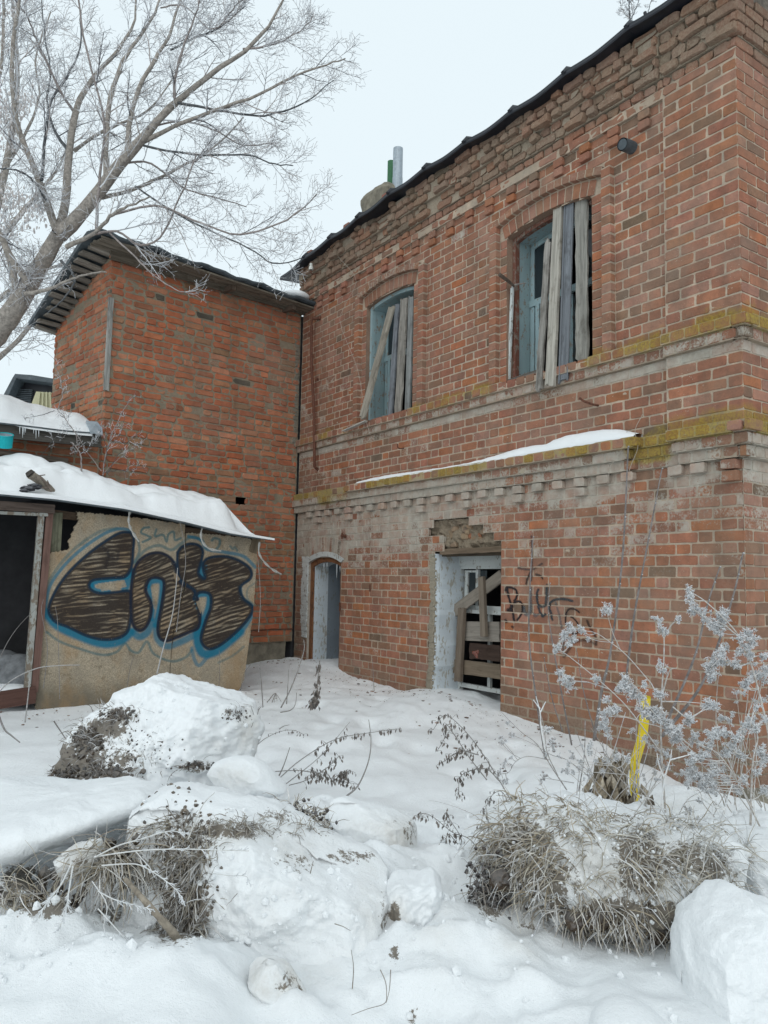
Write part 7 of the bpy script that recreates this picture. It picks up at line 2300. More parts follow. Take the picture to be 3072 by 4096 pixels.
g = G(); blades(g, P, r5.normal(0, 0.7, (n_, 3)) + np.array([0, -0.3, 0.1]), r5.uniform(0.02, 0.08, n_), r5.uniform(0.0009, 0.0016, n_), r5, droop=0.9, cols=((0.15, 0.12, 0.09), (0.10, 0.085, 0.07), (0.22, 0.19, 0.14), (0.4, 0.4, 0.4))); tag(g.build('roots', M_GRASS, rc), kind='stuff')


# ------------------------------------------------------------------ frosted sprigs lying over the left of the bank
def sprig(name, label, pts, conv, d0, d1, rad, seed, side=9, slen=0.035, col=(0.50, 0.49, 0.46), cat='grass stalk', ncomb=1):
    rg = np.random.default_rng(seed)
    W = np.array([at(*conv(*p), q) for p, q in zip(pts, np.linspace(d0, d1, len(pts)))])
    P = resample(W, 22); root = thing(name, P[0], label, cat)
    g = G(); tubes(g, P, np.linspace(rad, rad * 0.55, 22), 5, col); g.build('stalk', M_STEM, root)
    if side:
        g = G(); b, r_ = branchlets(rg, P[None], side, slen, ang=(15, 40), R=np.full((1, 22), rad), rr=(0.7, 0.9), npt=5, up=0.0, t0=0.35, curve=0.1, lat=0.9)
        tubes(g, b, np.maximum(r_, 0.0011), 4, (0.56, 0.57, 0.57))
        b2, r2 = branchlets(rg, b, 3, slen * 0.4, ang=(20, 40), R=r_, rr=(0.8, 1), npt=3, up=0.0, curve=0.1)
        tubes(g, b2, np.maximum(r2, 0.001), 3, (0.58, 0.59, 0.60)); tag(g.build('frosted_tip', M_STEM, root), kind='stuff')
    return root


SPR = [
    ('long pale stalk lying level across the grassy snow face', [(480, 1055), (700, 1025), (900, 1016), (1090, 1020), (1270, 1025)], 0.0022, 10),
    ('frosted sprig curving down to the right over the brown turf', [(520, 1100), (640, 1092), (720, 1100), (820, 1160), (900, 1225), (938, 1285)], 0.002, 14),
    ('frosted sprig pointing straight down at the left', [(372, 1100), (352, 1230), (335, 1340), (292, 1435)], 0.0024, 12),
    ('straw sprig bending to the lower left corner', [(370, 1080), (310, 1200), (240, 1290), (182, 1385)], 0.0024, 12),
    ('frosted sprig on the clean snow below the straw tuft', [(500, 1230), (580, 1272), (680, 1300), (782, 1326)], 0.002, 12),
    ('small frosted sprig hanging lowest on the left snow face', [(500, 1320), (600, 1430), (660, 1500), (712, 1572)], 0.002, 11),
    ('upper arching sprig along the top of the turf', [(480, 1060), (600, 1000), (720, 965), (860, 925), (965, 940)], 0.0022, 8),
    ('limp bare stalk hanging in a loop', [(470, 1180), (545, 1300), (530, 1420), (575, 1520), (530, 1650)], 0.0015, 0),
    ('thin bare stalk running down to the bottom edge', [(540, 1530), (500, 1650), (470, 1740), (438, 1850)], 0.0014, 0),
    ('dark bent twig on the snow near the left bottom', [(275, 1525), (312, 1552), (332, 1592)], 0.002, 0),
    ('straight dark twig rising from the top of the turf', [(960, 965), (1030, 800), (1095, 728)], 0.0019, 0),
    ('bare stalk leaning across the clean snow face', [(1090, 1140), (1180, 1152), (1255, 1155), (1275, 1195)], 0.0012, 4),
]
for i, (lb, pts, rad, sd) in enumerate(SPR):
    low_ = pts[-1][1] > 1500
    sprig('grass_stalk', lb, pts, cg, 2.22 if not low_ else 2.2, 2.16 if not low_ else 2.10, rad, 100 + i, side=sd)
rt = thing('root', at(*cg(700, 1240), 2.2), 'thick pale root sticking out of the brown turf', 'root')
g = G(); P = resample(np.array([at(*cg(x, y), q) for x, y, q in ((640, 1170, 2.3), (720, 1260, 2.2), (800, 1350, 2.18), (880, 1440, 2.2), (955, 1545, 2.24))]), 18)
tubes(g, P, np.linspace(0.006, 0.013, 18) * np.random.default_rng(1).uniform(0.85, 1.15, 18), 8, (0.27, 0.235, 0.19)); g.build('root_wood', M_BARK, rt, smooth=True)


# ------------------------------------------------------------------ dead leaves and weeds
def leaves(g, P, rng, size=(0.012, 0.022), hang=True, col=(0.20, 0.165, 0.13)):
    """crumpled hanging leaves: two folded triangles pairs each"""
    n = len(P); s = rng.uniform(size[0], size[1], n)[:, None]
    a = rng.uniform(0, 2 * np.pi, n); side = np.stack([np.cos(a), np.sin(a), 0 * a], 1)
    dn = np.stack([rng.normal(0, 0.25, n), rng.normal(0, 0.25, n), -np.ones(n)], 1) if hang else rng.normal(0, 1, (n, 3))
    dn /= np.linalg.norm(dn, axis=1, keepdims=True)
    nr = np.cross(side, dn)
    V = np.stack([P, P + dn * s * 0.5 + side * s * 0.28 + nr * s * 0.15, P + dn * s * 1.1, P + dn * s * 0.5 - side * s * 0.25 + nr * s * 0.12, P + dn * s * 0.5 - nr * s * 0.10], 1)
    F = np.array([[0, 1, 4], [1, 2, 4], [2, 3, 4], [3, 0, 4]])
    F = (F[None] + (np.arange(n) * 5)[:, None, None]).reshape(-1, 3)
    g.add(V.reshape(-1, 3), F, np.repeat(np.array(col) * rng.uniform(0.55, 1.5, (n, 1)), 5, 0))


def weed(label, stems, conv, d, rad, seed, nleaf=14, lsize=(0.014, 0.026), col=(0.15, 0.13, 0.115), stemcol=(0.17, 0.155, 0.14), spread=0.012, name='dead_weed', cat='dead weed', tstart=0.35, dd=None, sink=False):
    rg = np.random.default_rng(seed)
    Ps = []
    for si_, st_ in enumerate(stems):
        q = np.linspace(d, (dd or d), len(st_)) if not isinstance(d, tuple) else np.linspace(d[0], d[1], len(st_))
        Ps.append(resample(np.array([at(*conv(*p), z) for p, z in zip(st_, q)]), 26))
    root = thing(name, Ps[0][0], label, cat)
    for P in Ps:
        g = G(); tubes(g, P, np.linspace(rad, rad * 0.45, 26), 5, stemcol); g.build('stem', M_STEM if name == 'frosted_twig' else M_STALK, root)
    if nleaf:
        g = G()
        for P in Ps:
            i = rg.integers(int(26 * tstart), 26, nleaf); L = P[i] + rg.normal(0, spread, (nleaf, 3)) * np.array([1, 1, 0.5])
            leaves(g, L, rg, lsize, col=col)
            st_ = np.stack([P[i], (P[i] + L) / 2 + [0, 0, 0.003], L], 1); tubes(g, st_, np.full((nleaf, 3), rad * 0.35), 3, stemcol, cap=False)
        tag(g.build('leaves', M_DRYLEAF, root), kind='stuff')
    return root


weed('arching weed with a row of hanging brown leaves in the middle of the yard', [[(150, 780), (300, 650), (500, 530), (700, 490), (890, 465)]], cc_, (3.55, 4.1), 0.0026, 1, 46, spread=0.010)
weed('second arching weed stem under the long one', [[(215, 790), (380, 660), (470, 570), (590, 425)]], cc_, (3.6, 4.0), 0.0022, 2, 10, spread=0.008)
weed('low weed lying on the snow with a dense cluster of dark leaves', [[(120, 720), (270, 712), (400, 730), (480, 760), (640, 795)], [(230, 800), (330, 770), (450, 700), (525, 630)], [(480, 780), (540, 740), (590, 712)]], cc_, 3.6, 0.0022, 3, 46, spread=0.018, tstart=0.3)
weed('small arching weed left of the centre stems', [[(0, 605), (80, 530), (180, 482), (260, 475), (318, 500)]], cc_, 4.0, 0.0018, 4, 16, (0.008, 0.016))
weed('tall drooping weed with brown curled leaves before the lower window', [[(1590, 980), (1480, 780), (1380, 620), (1290, 500), (1200, 410), (1140, 390), (1085, 470)], [(1400, 768), (1300, 640), (1220, 520), (1160, 440), (1150, 520), (1105, 600)], [(1350, 620), (1240, 600), (1130, 670)], [(1480, 780), (1400, 705), (1300, 715), (1240, 760), (1235, 880)]], cc_, (3.3, 3.7), 0.0026, 5, 40, spread=0.016, tstart=0.25)
weed('drooping stem with small leaves left of the grass clod', [[(1560, 1010), (1500, 850), (1440, 850), (1390, 940), (1362, 1040)]], cc_, 3.1, 0.0018, 6, 22, (0.010, 0.018))
weed('dark weed with pale hanging leaves beside the rounded snow block', [[(1400, 1250), (1300, 1120), (1200, 1080), (1100, 1000), (1030, 965), (990, 990)], [(1310, 1240), (1230, 1150), (1170, 1090), (1150, 1180)], [(1180, 1240), (1250, 1130), (1180, 1000), (1160, 945)]], cc_, 3.0, 0.0018, 7, 26, (0.010, 0.02), spread=0.014)
weed('thin upright stalk beside the drooping weed', [[(1510, 1080), (1505, 960), (1492, 840)]], cc_, 3.1, 0.002, 8, 0)
for lb, pts, d, rr_ in (('dark curved stick standing out of the yard snow', [(568, 866), (640, 800), (700, 660), (715, 530), (702, 412)], (3.5, 3.7), 0.0042),
                        ('short straight stick beside the leafy weed', [(162, 765), (200, 680), (236, 575)], (3.7, 3.75), 0.0036),
                        ('leaning stalk before the doorway', [(182, 342), (240, 230), (290, 100), (320, 0), (318, -60)], (6.3, 6.5), 0.006),
                        ('short bent stick lying by the doorway stalks', [(180, 368), (240, 355), (268, 320), (276, 252)], (6.0, 6.1), 0.005),
                        ('thin stalk nearest the shed corner', [(76, 340), (68, 220), (58, 88)], (6.4, 6.4), 0.004),
                        ('thin upright stalk between the leaning stalk and the broom weed', [(216, 320), (224, 200), (232, 88)], (6.4, 6.4), 0.004),
                        ('thin stalk under the brick wall between door and window', [(734, 244), (728, 140), (724, 50)], (6.6, 6.6), 0.003),
                        ('little twig lying on the left yard snow', [(172, 468), (200, 450), (234, 442)], (4.6, 4.6), 0.003)):
    weed(lb, [pts], cc_, d, rr_, 10, 0, name='stick', cat='stick')
br_ = weed('broom shaped weed standing in the snow before the doorway', [[(395, 235), (385, 280), (376, 330)], [(395, 235), (372, 290), (360, 318)], [(395, 235), (393, 290), (398, 328)], [(412, 62), (403, 150), (395, 240)]], cc_, 6.2, 0.004, 12, 26, (0.03, 0.05), spread=0.012, tstart=0.1)
weed('small bunch of bent stalks by the mound', [[(100, 310), (150, 255), (160, 300)], [(110, 300), (148, 258), (185, 305)], [(130, 310), (152, 256), (142, 310)]], cc_, 6.0, 0.004, 13, 0)
# stems before the shed
for lb, pts, conv, d, rr_ in (('tall frosted stalk in front of the graffiti board', [(868, 1790), (905, 1640), (950, 1480), (970, 1340), (982, 1205)], cs_, (5.2, 5.4), 0.0055),
                              ('thin forked sapling against the graffiti board', [(975, 1560), (1000, 1350), (1025, 1200), (1020, 1080), (995, 950)], cs_, (5.5, 5.7), 0.0035),
                              ('curved frosted stalk at the left edge', [(-40, 1930), (60, 1830), (200, 1762), (330, 1745), (442, 1742)], cs_, (3.2, 3.0), 0.0028),
                              ('upright frosted stalk left of the big mound', [(138, 2060), (150, 1960), (160, 1870), (168, 1800)], cs_, (3.3, 3.3), 0.0032),
                              ('bent dark stick in the left foreground snow', [(-30, 1960), (20, 2090), (60, 2130), (110, 2170)], cs_, (3.3, 3.2), 0.005),
                              ('thin stalk before the shed post', [(-20, 1750), (40, 1620), (110, 1520), (200, 1430)], cs_, (5.6, 5.8), 0.003),
                              ('thin bent stalk in front of the shed doorway edge', [(330, 1930), (325, 1700), (318, 1500), (305, 1420)], cs_, (6.0, 6.2), 0.0028),
                              ('dark thin stalk at the left of the board', [(240, 1870), (262, 1650), (230, 1450), (240, 1380)], cs_, (6.0, 6.2), 0.003),
                              ('fine stalk right of the letters', [(1210, 1860), (1215, 1750), (1212, 1660)], cs_, (6.2, 6.2), 0.0024),
                              ('fine dark stalk at the board middle', [(700, 1890), (720, 1760), (745, 1680)], cs_, (6.0, 6.0), 0.0026),
                              ('stalk by the right foot of the board', [(1330, 1880), (1350, 1790), (1385, 1740)], cs_, (6.6, 6.6), 0.003),
                              ('thin frosted stalk hanging along the annex wall', [(1430, 1560), (1440, 1380), (1430, 1200), (1425, 1150)], cs_, (7.6, 7.6), 0.003),
                              ('small twig on the left yard snow', [(275, 362), (320, 430), (352, 478)], cg, (4.3, 4.3), 0.004),
                              ('upright stake-like stalk behind the mound', [(1342, 292), (1335, 180), (1325, 90)], cg, (6.1, 6.1), 0.004)):
    weed(lb, [pts], conv, d, rr_, 20, 0, name='stalk', cat='stalk', stemcol=(0.27, 0.26, 0.25) if 'frosted' in lb else (0.12, 0.105, 0.095))


# ------------------------------------------------------------------ frosted umbel plants by the corner
def umbel(label, stems, heads, d, seed, rad=0.0035, hr=1.0, col=(0.36, 0.34, 0.33), stemcol=(0.42, 0.385, 0.345), ball=15, name='frosted_weed', extra=0):
    rg = np.random.default_rng(seed)
    Ps = [resample(np.array([at(*ch(*p), z) for p, z in zip(st_, np.linspace(d + 0.04, d - 0.02, len(st_)))]), 30) for st_ in stems]
    root = thing(name, Ps[0][0], label, 'frosted weed')
    for i, P in enumerate(Ps):
        g = G(); tubes(g, P, np.linspace(rad, rad * 0.45, 30) * (1 if i == 0 else 0.75), 6, stemcol); g.build('stem', M_STEM, root)
    allP = np.concatenate(Ps); u, v = proj(allP)
    g = G(); gs = G()
    for (x, y, r) in heads:
        c = at(*ch(x, y), d + rg.normal(0, 0.03)); cu, cv = proj(c)
        R = r / 1.4155 / F_PX * d * hr
        dd_ = np.hypot(u - cu, v - cv) + 1000 * (v < cv + 4) * 0.05
        k = int(np.argmin(dd_ + rg.uniform(0, 14, len(u)))); b = allP[k]
        mid = (b + c) / 2 + np.array([0, 0, -0.012 + 0.02 * rg.random()])
        tubes(gs, resample(np.array([b, mid, c]), 7), np.linspace(rad * 0.45, rad * 0.3, 7), 4, stemcol)
        m = max(4, int(ball * (r / 18)))
        C = c + rg.normal(0, 0.55, (m, 3)) * R
        tubes(gs, np.stack([np.repeat((c - np.array([0, 0, R * 1.1]))[None], m, 0), (c + C) / 2, C], 1), np.full((m, 3), 0.0011), 3, (0.5, 0.5, 0.5), cap=False)
        blobs(g, C, rg.uniform(0.18, 0.36, m) * R, np.array(col) * rg.uniform(0.75, 1.2, (m, 1)), mesh=ICO2 if R > 0.012 else ICO1, jit=0.22, rng=rg)
        # needles of frost
        q = m * 9; ci = rg.integers(0, m, q); dv = rg.normal(0, 1, (q, 3)); dv /= np.linalg.norm(dv, axis=1, keepdims=True)
        A = C[ci] + dv * R * 0.3; tubes(g, np.stack([A, A + dv * R * 0.2, A + dv * R * rg.uniform(0.25, 0.5, (q, 1))], 1), np.tile([0.0010, 0.0009, 0.0007], (q, 1)), 3, (0.70, 0.72, 0.74), cap=False)
    tag(g.build('seed_heads', M_FROSTHEAD, root), kind='stuff'); tag(gs.build('pedicels', M_STEM, root), kind='stuff')
    return root


umbel('tall frosted weed whose round heads hang highest at the right', [[(1690, 1330), (1640, 1080), (1590, 880), (1560, 780), (1500, 640), (1420, 540), (1300, 430), (1230, 385)], [(1500, 640), (1400, 560), (1330, 540), (1240, 480)], [(1560, 780), (1480, 800), (1400, 760), (1340, 800)]],
      [(1213, 372, 20), (1216, 402, 20), (1222, 434, 20), (1235, 482, 26), (1290, 500, 24), (1312, 530, 24), (1340, 565, 26), (1370, 580, 26), (1400, 500, 30), (1412, 525, 28), (1395, 555, 24), (1385, 610, 20), (1550, 610, 24), (1570, 650, 24), (1545, 690, 22), (1500, 715, 22), (1470, 785, 24), (1545, 890, 24), (1520, 910, 18), (1390, 730, 28), (1400, 775, 28), (1355, 780, 24), (1318, 790, 24), (1340, 830, 24), (1335, 868, 20), (1640, 740, 22), (1650, 820, 24), (1500, 640, 22), (1560, 740, 20)], 3.15, 201, 0.0042)
umbel('upright frosted weed in front of the wall left of the tallest', [[(1085, 1720), (1062, 1400), (1052, 1150), (1058, 950), (1070, 740), (1070, 600)], [(1060, 960), (1100, 830), (1140, 810)], [(1070, 640), (1110, 570), (1150, 535)], [(1070, 640), (1040, 570), (1015, 530)]],
      [(1060, 592, 22), (1045, 545, 18), (1015, 525, 14), (1155, 530, 18), (1080, 606, 18), (1045, 785, 16), (1075, 820, 16), (1050, 830, 12)], 3.2, 202, 0.0045)
umbel('frosted weed arching left with small pale heads before the wall', [[(1060, 1300), (960, 1160), (860, 1030), (760, 930), (640, 830), (540, 750), (470, 700)], [(1000, 900), (860, 740), (760, 660), (680, 610), (600, 598)], [(1000, 900), (1040, 980)], [(820, 700), (780, 610), (745, 490)], [(760, 930), (640, 890), (560, 880), (480, 835)]],
      [(465, 700, 20), (455, 715, 14), (510, 615, 24), (540, 590, 24), (600, 600, 20), (560, 645, 22), (500, 640, 20), (640, 640, 12), (530, 675, 16), (742, 478, 24), (758, 490, 16), (478, 835, 18), (520, 880, 24), (535, 910, 22), (500, 870, 16), (680, 860, 18), (690, 885, 14)], 3.3, 203, 0.003)
umbel('dense frosted weed crossing in front of the yellow pipe', [[(1230, 1260), (1100, 1150), (1000, 1050), (930, 940), (870, 880)], [(1240, 1290), (1080, 1160), (960, 1120), (860, 1090), (760, 1070)], [(1060, 1000), (1160, 1000), (1290, 1010)], [(1120, 1030), (1180, 1080), (1215, 1100)]],
      [(850, 870, 24), (835, 905, 24), (870, 920, 26), (900, 960, 24), (935, 975, 24), (815, 930, 20), (745, 985, 18), (1010, 1060, 30), (1040, 1090, 32), (1080, 1115, 30), (1110, 1150, 30), (1150, 1170, 28), (1140, 1210, 28), (1215, 1105, 26), (1225, 1090, 18), (720, 1075, 20), (765, 1055, 22), (800, 1045, 22), (740, 1110, 22), (715, 1140, 20), (748, 1165, 18), (950, 1060, 30), (1330, 1005, 28), (1350, 1025, 24), (1310, 1030, 20), (1120, 1185, 24), (960, 910, 18), (1045, 960, 24)], 3.05, 204, 0.0035)
umbel('grey frosted weed low at the right edge', [[(1560, 1700), (1565, 1500), (1575, 1330), (1600, 1200), (1560, 1120)], [(1620, 1720), (1500, 1480), (1380, 1300), (1240, 1230)], [(1480, 1440), (1400, 1250), (1380, 1180)], [(1575, 1330), (1480, 1290), (1450, 1250)]],
      [(1380, 1170, 26), (1420, 1180, 24), (1350, 1195, 20), (1560, 1120, 28), (1585, 1150, 24), (1530, 1130, 20), (1480, 1200, 24), (1450, 1250, 24), (1430, 1290, 20), (1240, 1320, 26), (1290, 1310, 26), (1215, 1340, 22), (1225, 1400, 26), (1265, 1420, 28), (1310, 1440, 28), (1350, 1400, 26), (1290, 1480, 24), (1345, 1495, 24), (1620, 1280, 24), (1640, 1320, 26), (1500, 1300, 22), (1600, 1400, 20), (1210, 1450, 18), (1640, 1100, 20), (1590, 1040, 18), (1480, 1500, 22), (1520, 1440, 20), (1640, 1500, 22)], 3.0, 205, 0.0045, col=(0.36, 0.35, 0.34))
umbel('brown dry weed with small knobs reaching left over the yard', [[(520, 1500), (440, 1380), (350, 1240), (260, 1170), (150, 1060)], [(420, 1330), (300, 1310), (230, 1340), (190, 1400), (130, 1410)], [(640, 1420), (520, 1330), (430, 1300), (330, 1240), (205, 1185)], [(560, 1460), (440, 1440), (380, 1430)], [(470, 1420), (410, 1290), (390, 1150), (350, 970)]],
      [(185, 1120, 14), (205, 1185, 18), (150, 1215, 20), (150, 1235, 14), (205, 1310, 16), (168, 1328, 16), (165, 1358, 14), (140, 1400, 16), (130, 1412, 16), (160, 1450, 16), (186, 1448, 16), (385, 1425, 20), (375, 1450, 16), (440, 1240, 26), (400, 1165, 18), (428, 1150, 14), (405, 1300, 16), (210, 1355, 12), (478, 1305, 12)], 3.2, 206, 0.0026, col=(0.24, 0.20, 0.18), stemcol=(0.22, 0.19, 0.165), ball=7)
umbel('tangled frosted weed just above the grass clod', [[(1040, 1660), (960, 1520), (860, 1420), (760, 1350)], [(1130, 1690), (1200, 1560), (1300, 1500)], [(900, 1640), (1000, 1500), (1080, 1420), (1110, 1290)], [(1020, 1700), (1060, 1590)]],
      [(800, 1310, 20), (860, 1330, 18), (650, 1250, 16), (660, 1290, 16), (1210, 1620, 20), (1260, 1680, 20), (1270, 1560, 14), (560, 1400, 14), (600, 1340, 16), (530, 1350, 14)], 3.1, 207, 0.003, col=(0.34, 0.31, 0.28))
def tangle(label, n, bx, tx, seed, d, rad, col=(0.38, 0.36, 0.34), small=1.0):
    rg = np.random.default_rng(seed); st_, hd_ = [], []
    for _ in range(n):
        x0, y0 = rg.uniform(bx[0], bx[1]), rg.uniform(bx[2], bx[3]); x1, y1 = rg.uniform(tx[0], tx[1]), rg.uniform(tx[2], tx[3])
        st_.append([(x0, y0), ((x0 * 2 + x1) / 3 + rg.normal(0, 18), (y0 * 2 + y1) / 3 - 20), ((x0 + 2 * x1) / 3 + rg.normal(0, 14), (y0 + 2 * y1) / 3 - 25), (x1, y1)])
        for _ in range(rg.integers(2, 5)): hd_.append((x1 + rg.normal(0, 26), y1 + rg.normal(0, 20), rg.uniform(11, 20) * small))
    return umbel(label, st_, hd_, d, seed, rad=rad, col=col, ball=10, name='frosted_weed')


tangle('low tangle of frosted stems at the right edge by the wall foot', 15, (1250, 1660, 1560, 1720), (1180, 1660, 1180, 1480), 301, 3.35, 0.0028)
tangle('thicket of thin frosted stems round the withered leaf clump', 16, (620, 1060, 1520, 1690), (520, 1080, 1180, 1430), 302, 3.35, 0.0023, col=(0.30, 0.26, 0.235), small=0.75)
tangle('high tangle of fine frosted stems against the corner of the wall', 9, (1380, 1660, 1350, 1600), (1380, 1660, 700, 1100), 303, 3.3, 0.0026)
# white frosted twigs standing in front
for i, (lb, st_) in enumerate((('thick white frosted twig forking right of the yellow pipe', [[(1390, 1690), (1410, 1620), (1440, 1520), (1458, 1465)], [(1412, 1612), (1330, 1580), (1210, 1480)], [(1412, 1612), (1350, 1560), (1300, 1540)]]), ('pale frosted twig with a curved fork over the clod', [[(1055, 1600), (1075, 1430), (1105, 1330), (1115, 1270)], [(1070, 1430), (1040, 1350), (1030, 1290)], [(1105, 1330), (1180, 1310), (1250, 1290)]]), ('slim frosted fork in front of the yard', [[(395, 1270), (375, 1150), (368, 1060), (345, 970)], [(370, 1060), (400, 1000)], [(368, 1040), (330, 990)]]))):
    weed(lb, st_, ch, 2.95, 0.0042 if i == 0 else 0.003, 300 + i, 0, name='frosted_twig', cat='twig', stemcol=(0.60, 0.60, 0.59))

# tall thin shoots before the wall
for i, (lb, st_, r_) in enumerate((
        ('tallest grey shoot crossing the ledge left of the second tall shoot', [(1205, 1610 - 0), (1290, 1500), (1320, 1400), (1345, 1200), (1357, 965)], 0.008),
        ('second tall grey shoot right of the tallest', [(1352, 1470), (1370, 1330), (1400, 1170), (1430, 1012)], 0.006),
        ('slim grey shoot through the scribble', [(1178, 1640), (1160, 1520), (1143, 1380), (1146, 1240), (1152, 1160)], 0.005),
        ('dark slim shoot right of the scribble letters', [(1235, 1610), (1210, 1480), (1185, 1330), (1188, 1260)], 0.004),
        ('leaning shoot in the middle of the frosted heads', [(1440, 1560), (1500, 1420), (1530, 1300), (1555, 1225)], 0.007),
        ('leaning grey shoot nearest the corner', [(1430, 1590), (1520, 1470), (1580, 1300), (1605, 1195)], 0.008),
        ('short dark shoot beside the yellow pipe', [(1290, 1600), (1260, 1490), (1245, 1400)], 0.003),
        ('fine shoot low before the wall at the left', [(1215, 1580), (1190, 1500), (1175, 1420)], 0.003))):
    pts = st_ if i else [(1283, 1600), (1300, 1490), (1320, 1400), (1345, 1200), (1357, 965)]
    P = resample(np.array([at(u, v, q) for (u, v), q in zip(pts, np.linspace(3.75, 4.05, len(pts)))]), 26)
    root = thing('bare_shoot', P[0], lb, 'shoot')
    g = G(); rg = np.random.default_rng(400 + i); tubes(g, P, np.linspace(r_, r_ * 0.5, 26) * rg.uniform(0.9, 1.12, 26), 6, (0.17, 0.155, 0.15)); g.build('stem', M_BARK, root)
    g = G(); blobs(g, P[1::4] + [0.002, -r_ * 0.3, 0], np.full(len(P[1::4]), r_ * 0.75), (0.22, 0.21, 0.20), mesh=ICO1, jit=0.2); tag(g.build('frosted_buds', M_STEM, root), kind='stuff')

rk = np.random.default_rng(91)
for i in range(22):
    x0, y0 = rk.uniform(560, 1000), rk.uniform(1480, 1640)
    an = rk.uniform(-0.55, 0.35); L = rk.uniform(180, 480)
    x1, y1 = x0 + L * math.sin(an), y0 - L * math.cos(an)
    d_ = rk.uniform(3.35, 3.9); r_ = rk.uniform(0.0018, 0.004)
    P = resample(np.array([at(*ch(x0, y0), d_), at(*ch((x0 + x1) / 2 + rk.normal(0, 10), (y0 + y1) / 2), d_ + 0.03), at(*ch(x1, y1), d_ + 0.05)]), 14)
    g = G(); tubes(g, P, np.linspace(r_, r_ * 0.5, 14), 5, np.array((0.20, 0.17, 0.15)) * rk.uniform(0.7, 1.5)); o = g.build('dry_stalk', M_STEM, None)
    tag(o, 'thin dry stalk in the thicket around the withered leaf clump', 'dry stalk', 'dry stalks around the withered leaf clump')

# clump of dead burdock-like leaves beside the pipe
cl_ = thing('dead_leaf_clump', at(1285, 1735, 3.55), 'brown clump of withered hanging leaves beside the yellow pipe', 'dead leaves')
rg = np.random.default_rng(88); n_ = 150
c0, c1 = at(*ch(762, 1290), 3.55), at(*ch(775, 1600), 3.5)
t = rg.random(n_)[:, None]; P = c0 * (1 - t) + c1 * t + rg.normal(0, 1, (n_, 3)) * np.array([0.042, 0.035, 0.02]) * (0.5 + t)
g = G(); leaves(g, P, rg, (0.05, 0.11), col=(0.24, 0.195, 0.135)); leaves(g, P[:70] + [0, -0.02, 0], rg, (0.03, 0.07), col=(0.32, 0.275, 0.21)); tag(g.build('leaves', M_DRYLEAF, cl_), kind='stuff')
g = G()
for x0, y0, x1, y1 in ((760, 1640, 800, 1260), (740, 1600, 700, 1330), (830, 1620, 870, 1330), (800, 1640, 840, 1280)):
    tubes(g, resample(np.array([at(*ch(x0, y0), 3.5), at(*ch((x0 + x1) / 2 + 6, (y0 + y1) / 2), 3.52), at(*ch(x1, y1), 3.55)]), 10), np.linspace(0.007, 0.004, 10), 6, (0.26, 0.22, 0.16))
g.build('stems', M_STEM, cl_)
g = G(); blobs(g, [at(*ch(680, 1560), 3.6)], 0.05, (0.05, 0.035, 0.025), mesh=ICO3, jit=0.08); tag(g.build('earth', M_SOIL, cl_), kind='stuff')

# bent yellow gas pipe
pp = [(968, 968), (960, 1080), (948, 1190), (925, 1275), (905, 1350), (902, 1450), (908, 1540), (915, 1640)]
g = G(); P = resample(np.array([at(*ch(*p), 3.98) for p in pp]), 40); tubes(g, P, [0.0235] * 40, 18)
py = g.build('pipe', M_YELLOW, None, smooth=True); py.name = 'yellow_pipe'; tag(py, 'bright yellow bent pipe standing in the snow by the corner', 'pipe')

# fallen stones and bricks at the foot of the corner
for i, (u, v, q, sx, sy, sz, lb) in enumerate(((1520, 1748, 4.25, 0.10, 0.07, 0.04, 'flat pale stone in the snow at the wall foot'), (1590, 1758, 4.1, 0.13, 0.08, 0.05, 'broad brownish stone right of the flat pale stone'), (1640, 1735, 4.3, 0.10, 0.08, 0.07, 'block of stone at the right edge by the corner foot'), (1480, 1722, 4.5, 0.08, 0.06, 0.05, 'small dark stone against the lowest bricks'))):
    g = G(); v_, f_ = ICO3; vv = np.sign(v_) * np.abs(v_) ** 0.6 * np.array([sx, sy, sz]); d = np.array([mn.fractal((a * 12 + i, b * 12, c * 12), 1, 2, 3) for a, b, c in vv]); c_ = at(u, v, q)
    g.add(vv * (1 + 0.1 * d[:, None]) + c_, f_); tag(g.build('stone', M_CONCRETE, None, smooth=True), lb, 'stone')
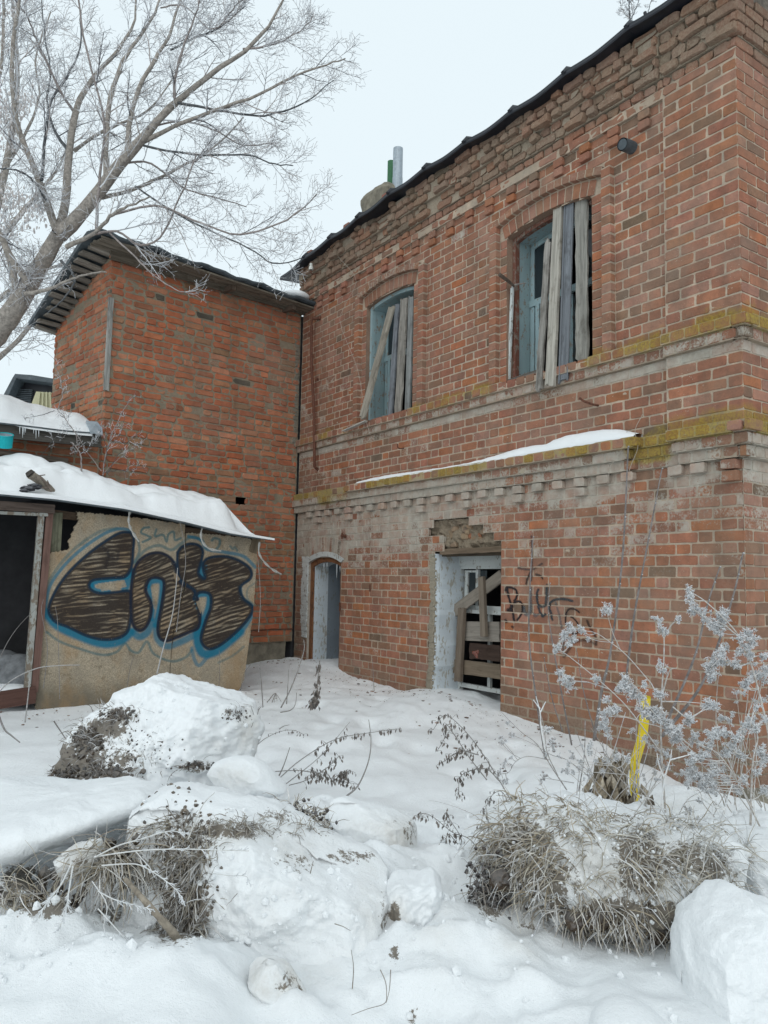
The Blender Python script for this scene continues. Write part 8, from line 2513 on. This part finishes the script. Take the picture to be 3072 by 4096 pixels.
# twigs scattered on the foreground snow
for i, (a, b, cpt, lb) in enumerate((((600, 2105), (640, 2000), cc_, None),)):
    pass
for lb, pts, conv, d in (('tiny dark twig on the lower right snow', [(1915 / 1.0, 0)], None, None),):
    pass
def cz(x, y): return (1700 + x / 1.2092) / K, (3000 + y / 1.2092) / K
for lb, pts, conv, d in (('tiny dark twig on the lower right snow', [(912, 1135), (928, 1145), (940, 1160)], cz, (2.2, 2.2)),
                         ('short dark splinter stuck in the largest block', [(356, 1320), (366, 1280), (374, 1247)], cc_, (2.22, 2.2)),
                         ('fine stalk bowed over the lower right of the largest block', [(770, 1890), (800, 1960), (808, 2030), (795, 2090), (700, 2120), (600, 2158)], cc_, (2.16, 2.1)),
                         ('second fine stalk at the right edge of the largest block', [(832, 1890), (825, 2000), (806, 2085)], cc_, (2.16, 2.12)),
                         ('thin stalk lying on the middle of the largest block', [(500, 1618), (550, 1635), (595, 1660)], cc_, (2.2, 2.18)),
                         ('faint upright stalk on the lower part of the largest block', [(604, 2015), (612, 1880), (598, 1772)], cc_, (2.18, 2.14)),
                         ('pale curled stalk beside the dark roots', [(1400, 1560), (1388, 1480), (1375, 1380), (1380, 1350)], cc_, (2.55, 2.55)),
                         ('curled dry leaf scrap near the bottom left', [(765, 1825), (776, 1850), (768, 1885)], cg, (1.95, 1.95))):
    weed(lb, [pts], conv, d, 0.0024 if 'scrap' in lb or 'pale' in lb else 0.0015, 500, 0, name='twig', cat='twig', stemcol=(0.20, 0.17, 0.14))

# bits of litter and fallen brick dust on the yard snow
rd_ = np.random.default_rng(71); n_ = 420
ss = rd_.uniform(0.8, 6.0, n_); pp_ = rd_.exponential(0.35, n_) + 0.05
q_ = FR(ss, 0 * ss, pp_); q2 = SD(rd_.uniform(-1, 2, 120), np.zeros(120), rd_.exponential(0.3, 120) + 0.05)
q_ = np.vstack([q_, q2]); xx, yy = q_[:, 0], q_[:, 1]; kp = yy < 10; xx, yy = xx[kp], yy[kp]
g = G(); blobs(g, np.column_stack([xx, yy, ground_z(xx, yy) + 0.002]), 0.003 + 0.012 * rd_.random(len(xx)) ** 4, np.array([0.16, 0.10, 0.07]) * rd_.uniform(0.4, 1.6, (len(xx), 1)), mesh=ICO1, jit=0.4, rng=rd_, squash=(1.3, 1.0, 0.5))
tag(g.build('litter', M_SOIL), 'crumbs of brick and litter on the snow along the walls', 'litter', kind='stuff')
